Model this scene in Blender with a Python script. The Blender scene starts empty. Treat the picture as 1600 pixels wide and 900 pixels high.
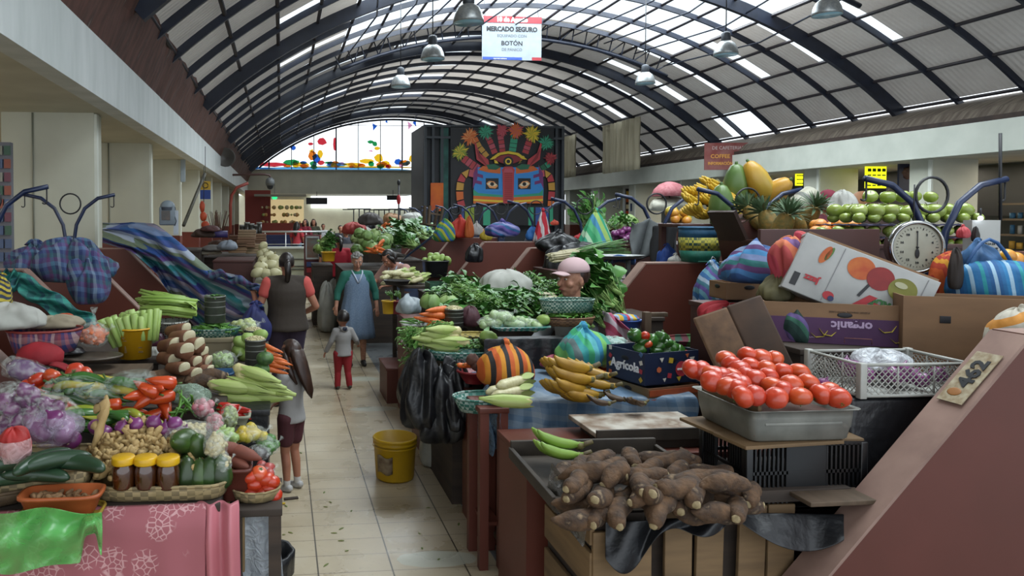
import bpy, bmesh, math, random
from mathutils import Vector, Matrix, Euler, noise
from math import pi, sin, cos, sqrt, atan2, radians
R = random.Random(7)
C = bpy.context.scene.collection
SC = bpy.context.scene
# ---------------- camera ----------------
F = 1150.0; YAW = radians(5.7); PIT = radians(1.5); CAMZ = 2.0; VP = (440.0, 337.0)
CAM = Vector((0, 0, CAMZ))
_f = Vector((sin(YAW)*cos(PIT), cos(YAW)*cos(PIT), -sin(PIT)))
_r = Vector((cos(YAW), -sin(YAW), 0)); _u = _r.cross(_f)
_d = Vector((0, 1, 0))
PPX = VP[0] - F*_d.dot(_r)/_d.dot(_f); PPY = VP[1] + F*_d.dot(_u)/_d.dot(_f)
cd = bpy.data.cameras.new('camera'); cam = bpy.data.objects.new('camera', cd); C.objects.link(cam)
cd.sensor_width = 36; cd.lens = F/1600*36; cd.clip_end = 300; cd.clip_start = 0.05
cd.shift_x = (800-PPX)/1600; cd.shift_y = (PPY-450)/1600
cam.matrix_world = Matrix.Translation(CAM) @ Matrix((_r, _u, -_f)).transposed().to_4x4()
SC.camera = cam
def ray(px, py):
 return _f + _r*((px-PPX)/F) - _u*((py-PPY)/F)
def at(px, py, Y):
 "point seen at that place of the photo, Y metres down the hall"
 d = ray(px, py); return CAM + d*(Y/d.y)
def on(px, py, z):
 "point seen at that place of the photo, at height z"
 d = ray(px, py); return CAM + d*((z-CAMZ)/d.z)
# ---------------- world, lights, exposure ----------------
w = bpy.data.worlds.new('world'); SC.world = w; w.use_nodes = True
bg = w.node_tree.nodes['Background']; bg.inputs[0].default_value = (0.86, 0.93, 1.0, 1); bg.inputs[1].default_value = 1.15
SC.view_settings.view_transform = 'Standard'; SC.view_settings.look = 'None'
SC.view_settings.exposure = 0.8; SC.view_settings.gamma = 1; SC.view_settings.use_curve_mapping = False
def area(name, loc, sx, sy, power, col=(1, 1, 1), rot=(0, 0, 0)):
 l = bpy.data.lights.new(name, 'AREA'); l.shape = 'RECTANGLE'; l.size = sx; l.size_y = sy; l.energy = power; l.color = col
 o = bpy.data.objects.new(name, l); C.objects.link(o); o.location = loc; o.rotation_euler = rot; return o
area('daylight_over_crown_skylight', (7.5, 19.6, 9.3), 12, 8, 2300, (0.93, 0.97, 1))
area('daylight_over_added_skylight', (3.6, 4.6, 9.3), 8.5, 6.6, 1250, (0.95, 0.98, 1))  # unseen skylight, added so daylight reaches the foreground stalls
area('daylight_over_far_skylight', (7.5, 35, 9.3), 10, 10, 1500, (0.93, 0.97, 1))
SC.cycles.max_bounces = 8; SC.cycles.diffuse_bounces = 4; SC.cycles.transparent_max_bounces = 12
SC.cycles.glossy_bounces = 3; SC.cycles.transmission_bounces = 6; SC.cycles.caustics_reflective = False; SC.cycles.caustics_refractive = False
SC.cycles.sample_clamp_indirect = 4
# ---------------- materials ----------------
def hexc(h):
 h = h.lstrip('#'); c = [int(h[i:i+2], 16)/255 for i in (0, 2, 4)]
 return tuple((x/12.92 if x <= .04045 else ((x+.055)/1.055)**2.4) for x in c) + (1,)
MC = {}
class NT:
 def __init__(s, name):
  s.m = bpy.data.materials.new(name); s.m.use_nodes = True; s.t = s.m.node_tree; s.b = s.t.nodes['Principled BSDF']
  s.co = None
 def n(s, ty, **k):
  n = s.t.nodes.new(ty)
  for a, v in k.items():
   if a.startswith('_'): setattr(n, a[1:], v)
   else: n.inputs[a.replace('_', ' ')].default_value = v
  return n
 def l(s, a, b): s.t.links.new(a, b)
 def coord(s, kind='Object', scale=(1, 1, 1), rot=(0, 0, 0), loc=(0, 0, 0)):
  if s.co is None: s.co = s.n('ShaderNodeTexCoord')
  mp = s.n('ShaderNodeMapping', Scale=scale, Rotation=rot, Location=loc); s.l(s.co.outputs[kind], mp.inputs[0]); return mp.outputs[0]
 def ramp(s, fac, cols, const=False):
  r = s.n('ShaderNodeValToRGB'); e = r.color_ramp.elements
  while len(e) < len(cols): e.new(0.5)
  for i, (p, c) in enumerate(cols): e[i].position = p; e[i].color = c
  if const: r.color_ramp.interpolation = 'CONSTANT'
  s.l(fac, r.inputs[0]); return r.outputs[0]
 def mix(s, fac, a, b, mode='MIX'):
  m = s.n('ShaderNodeMix', _data_type='RGBA', _blend_type=mode)
  for v, i in ((fac, 0), (a, 6), (b, 7)):
   if hasattr(v, 'links'): s.l(v, m.inputs[i])
   else: m.inputs[i].default_value = v
  return m.outputs[2]
 def bump(s, h, st=.3, dist=.01):
  b = s.n('ShaderNodeBump', Strength=st, Distance=dist); s.l(h, b.inputs['Height']); s.l(b.outputs[0], s.b.inputs['Normal'])
def mat(name, c1, c2=None, rough=.55, ns=12, bump=0., metal=0., sheen=0., spec=None, trans=None, stretch=(1, 1, 1), sss=0, c3=None, bs=None, alpha=None, ior=None, coat=0):
 "plain surface: base colour broken up by noise between c1 and c2 (and c3), with optional bump"
 if name in MC: return MC[name]
 N = NT(name); b = N.b; b.inputs['Roughness'].default_value = rough; b.inputs['Metallic'].default_value = metal
 c1 = hexc(c1) if isinstance(c1, str) else c1; b.inputs['Base Color'].default_value = c1
 if c2 or bump:
  co = N.coord('Object', stretch)
  nz = N.n('ShaderNodeTexNoise', Scale=ns, Detail=4); N.l(co, nz.inputs[0])
  if c2:
   cols = [(.35, c1), (.65, hexc(c2))] + ([(.8, hexc(c3))] if c3 else [])
   N.l(N.ramp(nz.outputs[0], cols), b.inputs['Base Color'])
  if bump:
   h = nz.outputs[0]
   if bs: n2 = N.n('ShaderNodeTexNoise', Scale=bs, Detail=3); N.l(co, n2.inputs[0]); h = n2.outputs[0]
   N.bump(h, bump)
 if trans is not None: b.inputs['Transmission Weight'].default_value = trans
 if alpha is not None: b.inputs['Alpha'].default_value = alpha
 if ior: b.inputs['IOR'].default_value = ior
 if spec is not None: b.inputs['Specular IOR Level'].default_value = spec
 if coat: b.inputs['Coat Weight'].default_value = coat; b.inputs['Coat Roughness'].default_value = .15
 if sss: b.inputs['Subsurface Weight'].default_value = sss; b.inputs['Subsurface Scale'].default_value = .02; b.inputs['Subsurface Radius'].default_value = c1[:3]
 MC[name] = N.m; return N.m
def stripes(name, cols, period=.3, ax=(1, 0, 0), rough=.8, warp=.15, wn=3, plaid=None, bump=.3, trans=0):
 "woven cloth in bands of colour across the direction ax"
 if name in MC: return MC[name]
 N = NT(name)
 co = N.coord('Object')
 nz = N.n('ShaderNodeTexNoise', Scale=wn, Detail=2); N.l(co, nz.inputs[0])
 def band(ax, cols, period):
  dt = N.n('ShaderNodeVectorMath', _operation='DOT_PRODUCT'); N.l(co, dt.inputs[0]); dt.inputs[1].default_value = ax
  a = N.n('ShaderNodeMath', _operation='MULTIPLY_ADD'); N.l(nz.outputs[0], a.inputs[0]); a.inputs[1].default_value = warp; N.l(dt.outputs['Value'], a.inputs[2])
  m = N.n('ShaderNodeMath', _operation='DIVIDE'); N.l(a.outputs[0], m.inputs[0]); m.inputs[1].default_value = period
  fr = N.n('ShaderNodeMath', _operation='FRACT'); N.l(m.outputs[0], fr.inputs[0])
  k = len(cols); return N.ramp(fr.outputs[0], [(i/k, hexc(c)) for i, c in enumerate(cols)], True)
 c = band(ax, cols, period)
 if plaid: c = N.mix(.45, c, band(plaid[0], plaid[1], plaid[2]))
 N.l(c, N.b.inputs['Base Color']); N.b.inputs['Roughness'].default_value = rough
 n2 = N.n('ShaderNodeTexNoise', Scale=14, Detail=3); N.l(co, n2.inputs[0]); N.bump(n2.outputs[0], bump, .02)
 MC[name] = N.m; return N.m
def weave(name, c1='', c2='', sx=.02, sz=.012, rough=.7, c3=None):
 "basket weave: bricks of two colours round the wall, with relief"
 if name in MC: return MC[name]
 N = NT(name); co = N.coord('Object', (1/sx, 1/sx, 1/sz))
 ck = N.n('ShaderNodeTexChecker', Scale=1.0); N.l(co, ck.inputs[0]); ck.inputs[1].default_value = hexc(c1); ck.inputs[2].default_value = hexc(c2)
 nz = N.n('ShaderNodeTexNoise', Scale=9, Detail=3); N.l(N.coord('Object'), nz.inputs[0])
 c = N.mix(N.ramp(nz.outputs[0], [(.45, (0, 0, 0, 1)), (.7, (1, 1, 1, 1))]), ck.outputs[0], hexc(c3 or c1))
 N.l(c, N.b.inputs['Base Color']); N.b.inputs['Roughness'].default_value = rough; N.bump(ck.outputs['Fac'], .5, .004)
 MC[name] = N.m; return N.m
def emis(name, c, st):
 if name in MC: return MC[name]
 N = NT(name); N.b.inputs['Base Color'].default_value = hexc(c); N.b.inputs['Emission Color'].default_value = hexc(c); N.b.inputs['Emission Strength'].default_value = st
 MC[name] = N.m; return N.m
def film(name, c, t=.6, rough=.15, wr=.8, ns=22):
 "thin clear plastic: mostly see-through, glossy creases"
 if name in MC: return MC[name]
 N = NT(name); N.b.inputs['Base Color'].default_value = hexc(c); N.b.inputs['Roughness'].default_value = rough
 nz = N.n('ShaderNodeTexNoise', Scale=ns, Detail=3, Distortion=1.5); N.l(N.coord('Object'), nz.inputs[0]); N.bump(nz.outputs[0], wr, .02)
 tr = N.n('ShaderNodeBsdfTransparent'); tr.inputs[0].default_value = (1, 1, 1, 1)
 mx = N.n('ShaderNodeMixShader');
 fac = N.ramp(nz.outputs[0], [(.4, (1-t-.12,)*3+(1,)), (.75, (min(1, 1-t+.22),)*3+(1,))]); N.l(fac, mx.inputs[0])
 N.l(tr.outputs[0], mx.inputs[1]); N.l(N.b.outputs[0], mx.inputs[2]); N.l(mx.outputs[0], N.t.nodes['Material Output'].inputs[0])
 MC[name] = N.m; return N.m
def glass(name, c, alpha=.5):
 "flat tinted pane that lets daylight straight through"
 if name in MC: return MC[name]
 N = NT(name); tr = N.n('ShaderNodeBsdfTransparent'); tr.inputs[0].default_value = hexc(c)
 N.b.inputs['Base Color'].default_value = hexc(c); N.b.inputs['Roughness'].default_value = .2
 mx = N.n('ShaderNodeMixShader'); mx.inputs[0].default_value = 1-alpha
 N.l(tr.outputs[0], mx.inputs[1]); N.l(N.b.outputs[0], mx.inputs[2]); N.l(mx.outputs[0], N.t.nodes['Material Output'].inputs[0])
 MC[name] = N.m; return N.m
# ---------------- mesh builder ----------------
def frame(d):
 d = Vector(d).normalized(); a = Vector((0, 0, 1)) if abs(d.z) < .9 else Vector((1, 0, 0))
 u = d.cross(a).normalized(); return u, d.cross(u).normalized(), d
class B:
 def __init__(s): s.b = bmesh.new(); s.mi = 0; s.M = None
 def _v(s, p):
  p = Vector(p); return s.b.verts.new(s.M @ p if s.M else p)
 def _f(s, vs, smooth=True):
  try: f = s.b.faces.new(vs)
  except ValueError: return
  f.material_index = s.mi; f.smooth = smooth; return f
 def box(s, c, d, rot=None, bev=0, taper=1):
  x, y, z = (v/2 for v in d); m = Euler(rot).to_matrix() if rot else Matrix.Identity(3); c = Vector(c)
  vs = []
  if bev:
   t = B(); t.box((0, 0, 0), d, None, 0, taper); bmesh.ops.bevel(t.b, geom=t.b.edges[:], offset=bev, segments=2, affect='EDGES', profile=.6)
   mp = {v: s._v(m @ v.co + c) for v in t.b.verts}
   for f in t.b.faces: s._f([mp[v] for v in f.verts])
   t.b.free(); return s
  for i, (a, b_, e) in enumerate(((-1,-1,-1),(1,-1,-1),(1,1,-1),(-1,1,-1),(-1,-1,1),(1,-1,1),(1,1,1),(-1,1,1))):
   k = taper if e > 0 else 1
   vs.append(s._v(m @ Vector((a*x*k, b_*y*k, e*z)) + c))
  for q in ((0,3,2,1),(4,5,6,7),(0,1,5,4),(1,2,6,5),(2,3,7,6),(3,0,4,7)): s._f([vs[i] for i in q], False)
  return s
 def rings(s, R_, closed=True, cap=True, smooth=True):
  "skin a list of rings (each a list of points)"
  rs = [[s._v(p) for p in r] for r in R_]; n = len(rs[0])
  for a, b_ in zip(rs, rs[1:]):
   for i in range(n if closed else n-1): s._f([a[i], a[(i+1) % n], b_[(i+1) % n], b_[i]], smooth)
  if cap and closed: s._f(rs[0][::-1], smooth); s._f(rs[-1], smooth)
  return s
 def tube(s, pts, r, seg=8, cap=True, flat=1.0):
  pts = [Vector(p) for p in pts]; n = len(pts); out = []
  if not hasattr(r, '__len__'): r = [r]*n
  u = None
  for i, p in enumerate(pts):
   d = (pts[min(i+1, n-1)] - pts[max(i-1, 0)]).normalized()
   if u is None: u, v, _ = frame(d)
   else: u = (u - d*u.dot(d)).normalized(); v = d.cross(u)
   out.append([p + (u*cos(2*pi*k/seg) + v*sin(2*pi*k/seg)*flat)*r[i] for k in range(seg)])
  return s.rings(out, cap=cap)
 def cyl(s, p0, p1, r0, r1=None, seg=16, cap=True): return s.tube([p0, p1], [r0, r0 if r1 is None else r1], seg, cap)
 def lathe(s, prof, seg=20, c=(0, 0, 0), sx=1, sy=1, lobes=0, la=0, cap=True, wob=0):
  c = Vector(c); out = []
  for r, z in prof:
   ring = []
   for k in range(seg):
    a = 2*pi*k/seg; q = r*(1 + la*cos(lobes*a)) if lobes else r
    p = Vector((q*cos(a)*sx, q*sin(a)*sy, z))
    if wob: p += Vector((noise.noise(p*6+c), noise.noise(p*6+c+Vector((9, 0, 0))), noise.noise(p*5+Vector((0, 7, 3)))))*wob
    ring.append(c+p)
   out.append(ring)
  return s.rings(out, cap=cap)
 def blob(s, c, rad, rot=None, nz=0, nf=3, seg=12, rings=8, seed=0, low=None):
  c = Vector(c); m = Euler(rot).to_matrix() if rot else Matrix.Identity(3)
  if not hasattr(rad, '__len__'): rad = (rad,)*3
  out = []
  for i in range(rings+1):
   th = pi*i/rings; th = min(max(th, .02), pi-.02); ring = []
   for k in range(seg):
    a = 2*pi*k/seg; q = Vector((sin(th)*cos(a), sin(th)*sin(a), -cos(th)))
    f = 1 + (nz*noise.noise(q*nf + Vector((seed*3.7, seed*1.3, 5))) if nz else 0)
    p = Vector((q.x*rad[0], q.y*rad[1], q.z*rad[2]))*f
    if low is not None and p.z < low: p.z = low
    ring.append(m @ p + c)
   out.append(ring)
  return s.rings(out)
 def sheet(s, fn, nu, nv, th=0, smooth=True):
  g = [[s._v(fn(i/nu, j/nv)) for j in range(nv+1)] for i in range(nu+1)]
  for i in range(nu):
   for j in range(nv): s._f([g[i][j], g[i+1][j], g[i+1][j+1], g[i][j+1]], smooth)
  return s
 def prism(s, poly, d, y0=0, plane='XZ'):
  "extrude a 2D outline by d along the missing axis"
  def P(a, b_, t):
   return {'XZ': (a, y0+t, b_), 'XY': (a, b_, y0+t), 'YZ': (y0+t, a, b_)}[plane]
  A = [s._v(P(a, b_, 0)) for a, b_ in poly]; Bv = [s._v(P(a, b_, d)) for a, b_ in poly]; n = len(A)
  s._f(A, False); s._f(Bv[::-1], False)
  for i in range(n): s._f([A[i], Bv[i], Bv[(i+1) % n], A[(i+1) % n]], False)
  return s
 def leaf(s, p, d, up, L, W, bend=.4, fold=.15, n=4):
  p = Vector(p); d = Vector(d).normalized(); up = Vector(up); side = d.cross(up).normalized(); up = side.cross(d)
  prev = None
  for i in range(n+1):
   t = i/n; ww = W*sin(pi*min(1, t*.93+.05))**.8/2; q = p + d*(L*t*(1-bend*t*.3)) - Vector((0, 0, 1))*(bend*L*t*t)
   row = [s._v(q - side*ww + up*fold*ww), s._v(q), s._v(q + side*ww + up*fold*ww)]
   if prev:
    s._f([prev[0], prev[1], row[1], row[0]]); s._f([prev[1], prev[2], row[2], row[1]])
   prev = row
  return s
 def ball_noise(s, amt, freq, seed=0):
  for v in s.b.verts: v.co += Vector((noise.noise(v.co*freq+Vector((seed, 0, 0))), noise.noise(v.co*freq+Vector((seed, 50, 0))), noise.noise(v.co*freq+Vector((seed, 0, 90)))))*amt
  return s
 def mesh(s, name, mats, fixn=True):
  if fixn: bmesh.ops.recalc_face_normals(s.b, faces=s.b.faces[:])
  me = bpy.data.meshes.new(name); s.b.to_mesh(me); s.b.free()
  for m in (mats if isinstance(mats, (list, tuple)) else [mats]): me.materials.append(m)
  return me
 def obj(s, name, mats, parent=None, loc=None, rot=None, mod=None, fixn=True):
  o = bpy.data.objects.new(name, s.mesh(name, mats, fixn)); C.objects.link(o)
  if parent: o.parent = parent
  if loc is not None: o.location = loc
  if rot is not None: o.rotation_euler = rot
  if mod == 'solid' or isinstance(mod, float):
   m = o.modifiers.new('s', 'SOLIDIFY'); m.thickness = mod if isinstance(mod, float) else .003
  if mod == 'sub':
   m = o.modifiers.new('s', 'SUBSURF'); m.levels = m.render_levels = 1
  return o
def tag(o, label, cat, group=None, kind=None):
 o['label'] = label; o['category'] = cat
 if group: o['group'] = group
 if kind: o['kind'] = kind
 return o
def thing(name, label, cat, loc=(0, 0, 0), rot=(0, 0, 0), group=None):
 o = bpy.data.objects.new(name, None); C.objects.link(o); o.location = loc
 o.rotation_euler = (0, 0, rot) if not hasattr(rot, '__len__') else rot
 o.empty_display_size = .05
 return tag(o, label, cat, group)
def struct(b, name, mats, **k):
 o = b.obj(name, mats, **k); o['kind'] = 'structure'; return o
def copy_thing(src, loc, rot=(0, 0, 0), scale=1, label=None, cat=None, group=None):
 r = src.copy(); C.objects.link(r); r.location = loc
 r.rotation_euler = (0, 0, rot) if not hasattr(rot, '__len__') else rot
 r.scale = (scale,)*3 if not hasattr(scale, '__len__') else scale
 for ch in src.children:
  c = ch.copy(); C.objects.link(c); c.parent = r
  for g in ch.children: d = g.copy(); C.objects.link(d); d.parent = c
 if label: r['label'] = label
 if cat: r['category'] = cat
 if group: r['group'] = group
 elif 'group' in r: del r['group']
 return r
PROTO = {}
def proto(kind):
 "the meshes of a kind of produce, made once: [(name, mesh), (part, mesh), ...]"
 if kind not in PROTO: PROTO[kind] = globals()['mk_'+kind]()
 v = PROTO[kind]; return v[R.randrange(len(v))] if isinstance(v[0], list) else v
def put(kind, loc, rot=(0, 0, 0), scale=1, label='', cat='', group=None):
 parts = proto(kind); top = None
 for name, me in parts:
  o = bpy.data.objects.new(name, me); C.objects.link(o)
  if top is None:
   top = o; o.location = loc; o.rotation_euler = rot if hasattr(rot, '__len__') else (0, 0, rot)
   o.scale = (scale,)*3 if not hasattr(scale, '__len__') else scale
   tag(o, label, cat, group)
  else: o.parent = top
 return top
def heap(kind, c, w, d, s, layers, label, cat, group, ang=0, scale=1, tumble=True, jit=.12, sv=.08, lift=.85, shape='rect', shrink=.5, rotf=None, zs=1.0):
 "a pile of countable produce: layers of spacing s, each smaller than the last"
 c = Vector(c); out = []; ca, sa = cos(ang), sin(ang)
 for L in range(layers):
  ww, dd = w/2 - s*shrink*L, d/2 - s*shrink*L
  nx, ny = max(1, int(2*ww/s + .5)), max(1, int(2*dd/s + .5))
  for i in range(nx):
   for j in range(ny):
    x = (i-(nx-1)/2)*s + (s*.25 if j % 2 else -s*.25)*(nx > 1); y = (j-(ny-1)/2)*s*.92
    if shape == 'oval' and ww > s*.6 and (x/ww)**2 + (y/max(dd, s))**2 > 1.05: continue
    x += R.uniform(-jit, jit)*s; y += R.uniform(-jit, jit)*s
    p = c + Vector((x*ca - y*sa, x*sa + y*ca, (L*s*lift + R.uniform(-.04, .04)*s)*zs))
    rot = rotf(R) if rotf else ((R.uniform(-.6, .6), R.uniform(-.6, .6), R.uniform(0, 6.28)) if tumble else (0, 0, R.uniform(0, 6.28)))
    out.append(put(kind, p, rot, scale*R.uniform(1-sv, 1+sv), label, cat, group))
 return out
# ================= THE HALL =================
# floor -------------------------------------------------
def floor_mat():
 N = NT('floor_tiles'); co = N.coord('Object')
 sp = N.n('ShaderNodeSeparateXYZ'); N.l(co, sp.inputs[0])
 def M(op, a, b_=None, c=None):
  m = N.n('ShaderNodeMath', _operation=op)
  for i, v in enumerate((a, b_, c)):
   if v is None: continue
   if hasattr(v, 'links'): N.l(v, m.inputs[i])
   else: m.inputs[i].default_value = v
  return m.outputs[0]
 def joint(s_, off, per, wd):
  fr = M('FRACT', M('DIVIDE', M('SUBTRACT', s_, off), per)); return M('LESS_THAN', M('ABSOLUTE', M('SUBTRACT', fr, .5)), .5) , M('GREATER_THAN', M('ABSOLUTE', M('SUBTRACT', fr, .5)), .5-wd/per/2)
 jx = joint(sp.outputs[0], .199, .42, .009)[1]; jy = joint(sp.outputs[1], 4.273, .213, .006)[1]
 cell = N.n('ShaderNodeTexWhiteNoise', _noise_dimensions='2D')
 cb = N.n('ShaderNodeCombineXYZ'); N.l(M('FLOOR', M('DIVIDE', M('SUBTRACT', sp.outputs[0], .199), .42)), cb.inputs[0]); N.l(M('FLOOR', M('DIVIDE', M('SUBTRACT', sp.outputs[1], 4.273), .213)), cb.inputs[1]); N.l(cb.outputs[0], cell.inputs[0])
 nz = N.n('ShaderNodeTexNoise', Scale=2.2, Detail=5); N.l(co, nz.inputs[0])
 base = N.ramp(nz.outputs[0], [(.3, hexc('#a09278')), (.55, hexc('#b3a68d')), (.75, hexc('#bfb5a0'))])
 base = N.mix(M('MULTIPLY', cell.outputs[0], .16), base, hexc('#7d6d55'))
 c = N.mix(M('MULTIPLY', jy, .62), base, hexc('#3a332a')); c = N.mix(M('MULTIPLY', jx, .85), c, hexc('#1f1c1a'))
 # bare worn patches
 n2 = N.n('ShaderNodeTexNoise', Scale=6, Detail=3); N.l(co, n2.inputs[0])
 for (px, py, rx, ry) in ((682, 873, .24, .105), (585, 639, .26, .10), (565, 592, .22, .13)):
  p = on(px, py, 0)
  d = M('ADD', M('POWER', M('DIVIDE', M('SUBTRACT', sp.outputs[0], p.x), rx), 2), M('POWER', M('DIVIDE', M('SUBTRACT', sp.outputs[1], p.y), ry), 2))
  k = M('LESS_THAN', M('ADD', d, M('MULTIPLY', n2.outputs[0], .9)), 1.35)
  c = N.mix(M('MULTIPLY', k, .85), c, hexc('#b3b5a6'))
 gut = M('GREATER_THAN', sp.outputs[0], 1.23)
 c = N.mix(gut, c, N.mix(M('MULTIPLY', jy, .6), hexc('#6d7173'), hexc('#2a2c2e')))
 n3 = N.n('ShaderNodeTexNoise', Scale=35, Detail=4); N.l(co, n3.inputs[0])
 c = N.mix(N.ramp(n3.outputs[0], [(.62, (0, 0, 0, 1)), (.8, (.6, .6, .6, 1))]), c, hexc('#5b4f3d'))
 N.l(c, N.b.inputs['Base Color'])
 N.l(N.ramp(nz.outputs[0], [(.3, (.2,)*3+(1,)), (.7, (.42,)*3+(1,))]), N.b.inputs['Roughness'])
 h = M('ADD', M('MULTIPLY', jx, -1), M('MULTIPLY', jy, -.7)); N.bump(h, .25, .003)
 return N.m
b = B(); b.box((6.5, 26, -.05), (34, 60, .1)); struct(b, 'floor', floor_mat())
CREAM = mat('painted_cream', '#c8c9b8', '#bdbeae', .6, 1.2, .05)
WHITEP = mat('painted_white', '#dfe1d6', '#cfd2c6', .55, 2)
FASC = mat('fascia_paint', '#d0d5d4', '#bdc4c2', .55, 3, .08, stretch=(1, 1, .2), c3='#dadfde')
FASC2 = mat('fascia_paint_green', '#c6cabf', '#babfb4', .6, 1.5)
DADO = mat('dado_paint', '#6b3023', '#5e2a20', .4, 3)
NAVY = mat('rib_navy', '#1b2233', '#141a28', .45, 4)
NAVYB = mat('rib_brown_navy', '#2a2226', '#1d1b22', .5, 3)
RUST = mat('rusted_cladding', '#5f3f36', '#432d27', .85, 3.5, .3, stretch=(1, 2.2, .5), c3='#7a6f68')
STREAK = mat('stained_gutter', '#6a6054', '#453b32', .8, 2, .3, stretch=(1, 5, .3), c3='#85806f')
# longitudinal fascias, soffits, columns ----------------
YE = 48.0
for side, X0, X1, m_, Xc, ys, dx in (('left', -2.17, -2.42, FASC, -2.6, [10.6+4.3*k for k in range(9)], -1), ('right', 15.8, 16.05, FASC2, 16.3, [17.0+3.9*k for k in range(8)], 1)):
 b = B(); b.box(((X0+X1)/2, (YE-3)/2, 3.775), (.25, YE+3, .71)); struct(b, 'trim_%s_fascia' % side, m_)
 Xo = X1 + dx*7
 b = B(); b.box(((X1+Xo)/2, (YE-3)/2, 3.5), (7, YE+3, .14)); struct(b, 'ceiling_%s_aisle' % side, mat('soffit', '#c4c2b0', '#b4b2a0', .7, 1.2))
 for k, y in enumerate(ys):
  t = B(); dp = .42 if dx < 0 else .7; t.box((Xc+dx*.62, y+dp/2, 2.46), (1.24, dp, 1.94)); o = struct(t, 'wall_%s_pillar' % side, CREAM)
  t = B(); t.box((Xc+dx*.62, y+dp/2, .745), (1.26, dp+.02, 1.49)); q = struct(t, 'baseboard_%s_pillar' % side, DADO)
  t = B(); t.box((Xc-dx*.012, y+.06, 2.45), (.05, .1, 1.93)); struct(t, 'trim_%s_pillar_corner' % side, WHITEP)
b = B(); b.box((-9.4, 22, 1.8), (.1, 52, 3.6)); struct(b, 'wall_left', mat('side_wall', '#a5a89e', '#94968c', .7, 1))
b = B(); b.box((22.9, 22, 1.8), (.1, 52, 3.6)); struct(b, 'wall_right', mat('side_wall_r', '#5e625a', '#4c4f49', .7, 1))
# conduit lines down the first pillars
for px, yy, k in ((52, 10.58, 1), (170, 14.88, 2)):
 p = at(px, 300, yy); b = B(); b.cyl((0, 0, 1.5), (0, 0, 3.42), .012, seg=6); struct(b, 'trim_%d_conduit' % k, mat('conduit', '#85877a'), loc=(p.x, yy, 0))
# rusty cladding above left fascia, gutter above right fascia
def clad(u, v):
 y = -1 + u*49; z = 4.12 + v*(.84 + .1*noise.noise(Vector((y*1.3, 0, 0)))); return (-2.2 + v*.34 + .05*noise.noise(Vector((y*2, z*2, 0))) + .02*(int(u*110) % 2), y, z)
b = B(); b.sheet(clad, 110, 3, smooth=False); struct(b, 'wall_left_cladding', RUST)
b = B(); b.sheet(lambda u, v: (15.85 + v*1.3 + .015*(int(u*140) % 2), -1+u*49, 4.1 + .78*v**.5), 140, 4, smooth=False); struct(b, 'wall_right_gutter', STREAK)
b = B(); b.box((16.0, 23, 4.19), (.3, 50, .12)); struct(b, 'trim_right_ledge', mat('ledge_brown', '#3d2f28', '#2a211d', .8, 4))
# roof --------------------------------------------------
RC = Vector((7.5, 0, -5.75)); RR = 14.3
def arc(th, y, r=RR): return Vector((RC.x + r*sin(radians(th)), y, RC.z + r*cos(radians(th))))
TH = [-41.4+4.6*k for k in range(0, 19)]
strip_y = [16.9, 19.3, 21.8, 24.2, 26.5, 29.0, 31.4, 33.9, 36.4, 38.9, 41.4, 43.9, 46.4]
ye = sorted(set([-2, .5, 3, 8, 9.5, 12, 15.2, 23.7] + [v for y in strip_y for v in (y-.22, y+.22)] + [48]))
N = NT('corrugated_sheet'); co = N.coord('Object')
wv = N.n('ShaderNodeTexWave', Scale=2.2, Distortion=.2, _bands_direction='Y'); N.l(co, wv.inputs[0])
nz = N.n('ShaderNodeTexNoise', Scale=.8, Detail=4); N.l(co, nz.inputs[0])
N.l(N.mix(N.ramp(nz.outputs[0], [(.3, (0, 0, 0, 1)), (.7, (1, 1, 1, 1))]), hexc('#b3afab'), hexc('#928b86')), N.b.inputs['Base Color']); N.b.inputs['Roughness'].default_value = .7
tl = N.n('ShaderNodeBsdfTranslucent'); tl.inputs[0].default_value = hexc('#b9b3aa')
ms = N.n('ShaderNodeMixShader'); ms.inputs[0].default_value = .12; N.l(N.b.outputs[0], ms.inputs[1]); N.l(tl.outputs[0], ms.inputs[2]); N.l(ms.outputs[0], N.t.nodes['Material Output'].inputs[0])
N.bump(wv.outputs[0], .5, .05); SHEET = N.m
b = B(); gl = B()
for y0, y1 in zip(ye, ye[1:]):
 ym = (y0+y1)/2; strip = any(abs(ym-s) < .2 for s in strip_y)
 for t0, t1 in zip(TH, TH[1:]):
  tm = (t0+t1)/2; sky = False
  if abs(tm) < 23 and (15.2 <= ym <= 23.7 or .5 <= ym <= 8): sky = True  # nearer crown opening is out of view, added to light the foreground
  if strip and (18.4 < abs(tm) < 32.3): sky = True
  if strip and ym > 24 and -13.8 < tm < 0: sky = True
  if tm > 36.8 and 24 < ym < 26.4: sky = True
  tgt = gl if sky else b
  q = [arc(t0, y0), arc(t1, y0), arc(t1, y1), arc(t0, y1)]
  tgt._f([tgt._v(p) for p in q], False)
struct(b, 'ceiling', SHEET); struct(gl, 'window_skylights', glass('frosted_skylight', '#eef4f6', .85))
ribs_y = [18.65 + 1.7*i for i in range(-11, 18)]
for k, y in enumerate(ribs_y):
 heavy = k % 5 == 1; d = .32 if heavy else .14; wd = .13 if heavy else .07
 b = B(); R_ = []
 for i in range(49):
  th = -42 + 84.6*i/48; p0, p1 = arc(th, y, RR-.05), arc(th, y, RR-.05-d)
  R_.append([p0 + Vector((0, -wd/2, 0)), p0 + Vector((0, wd/2, 0)), p1 + Vector((0, wd/2, 0)), p1 + Vector((0, -wd/2, 0))])
 b.rings(R_, smooth=False); struct(b, 'trim_%d_rib' % (k+1), NAVY)
for k, th in enumerate(TH):
 b = B(); p0, p1 = arc(th, -2, RR-.09), arc(th, 48, RR-.09); b.cyl(p0, p1, .045, seg=6); struct(b, 'trim_%d_purlin' % (k+1), NAVYB)
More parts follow.
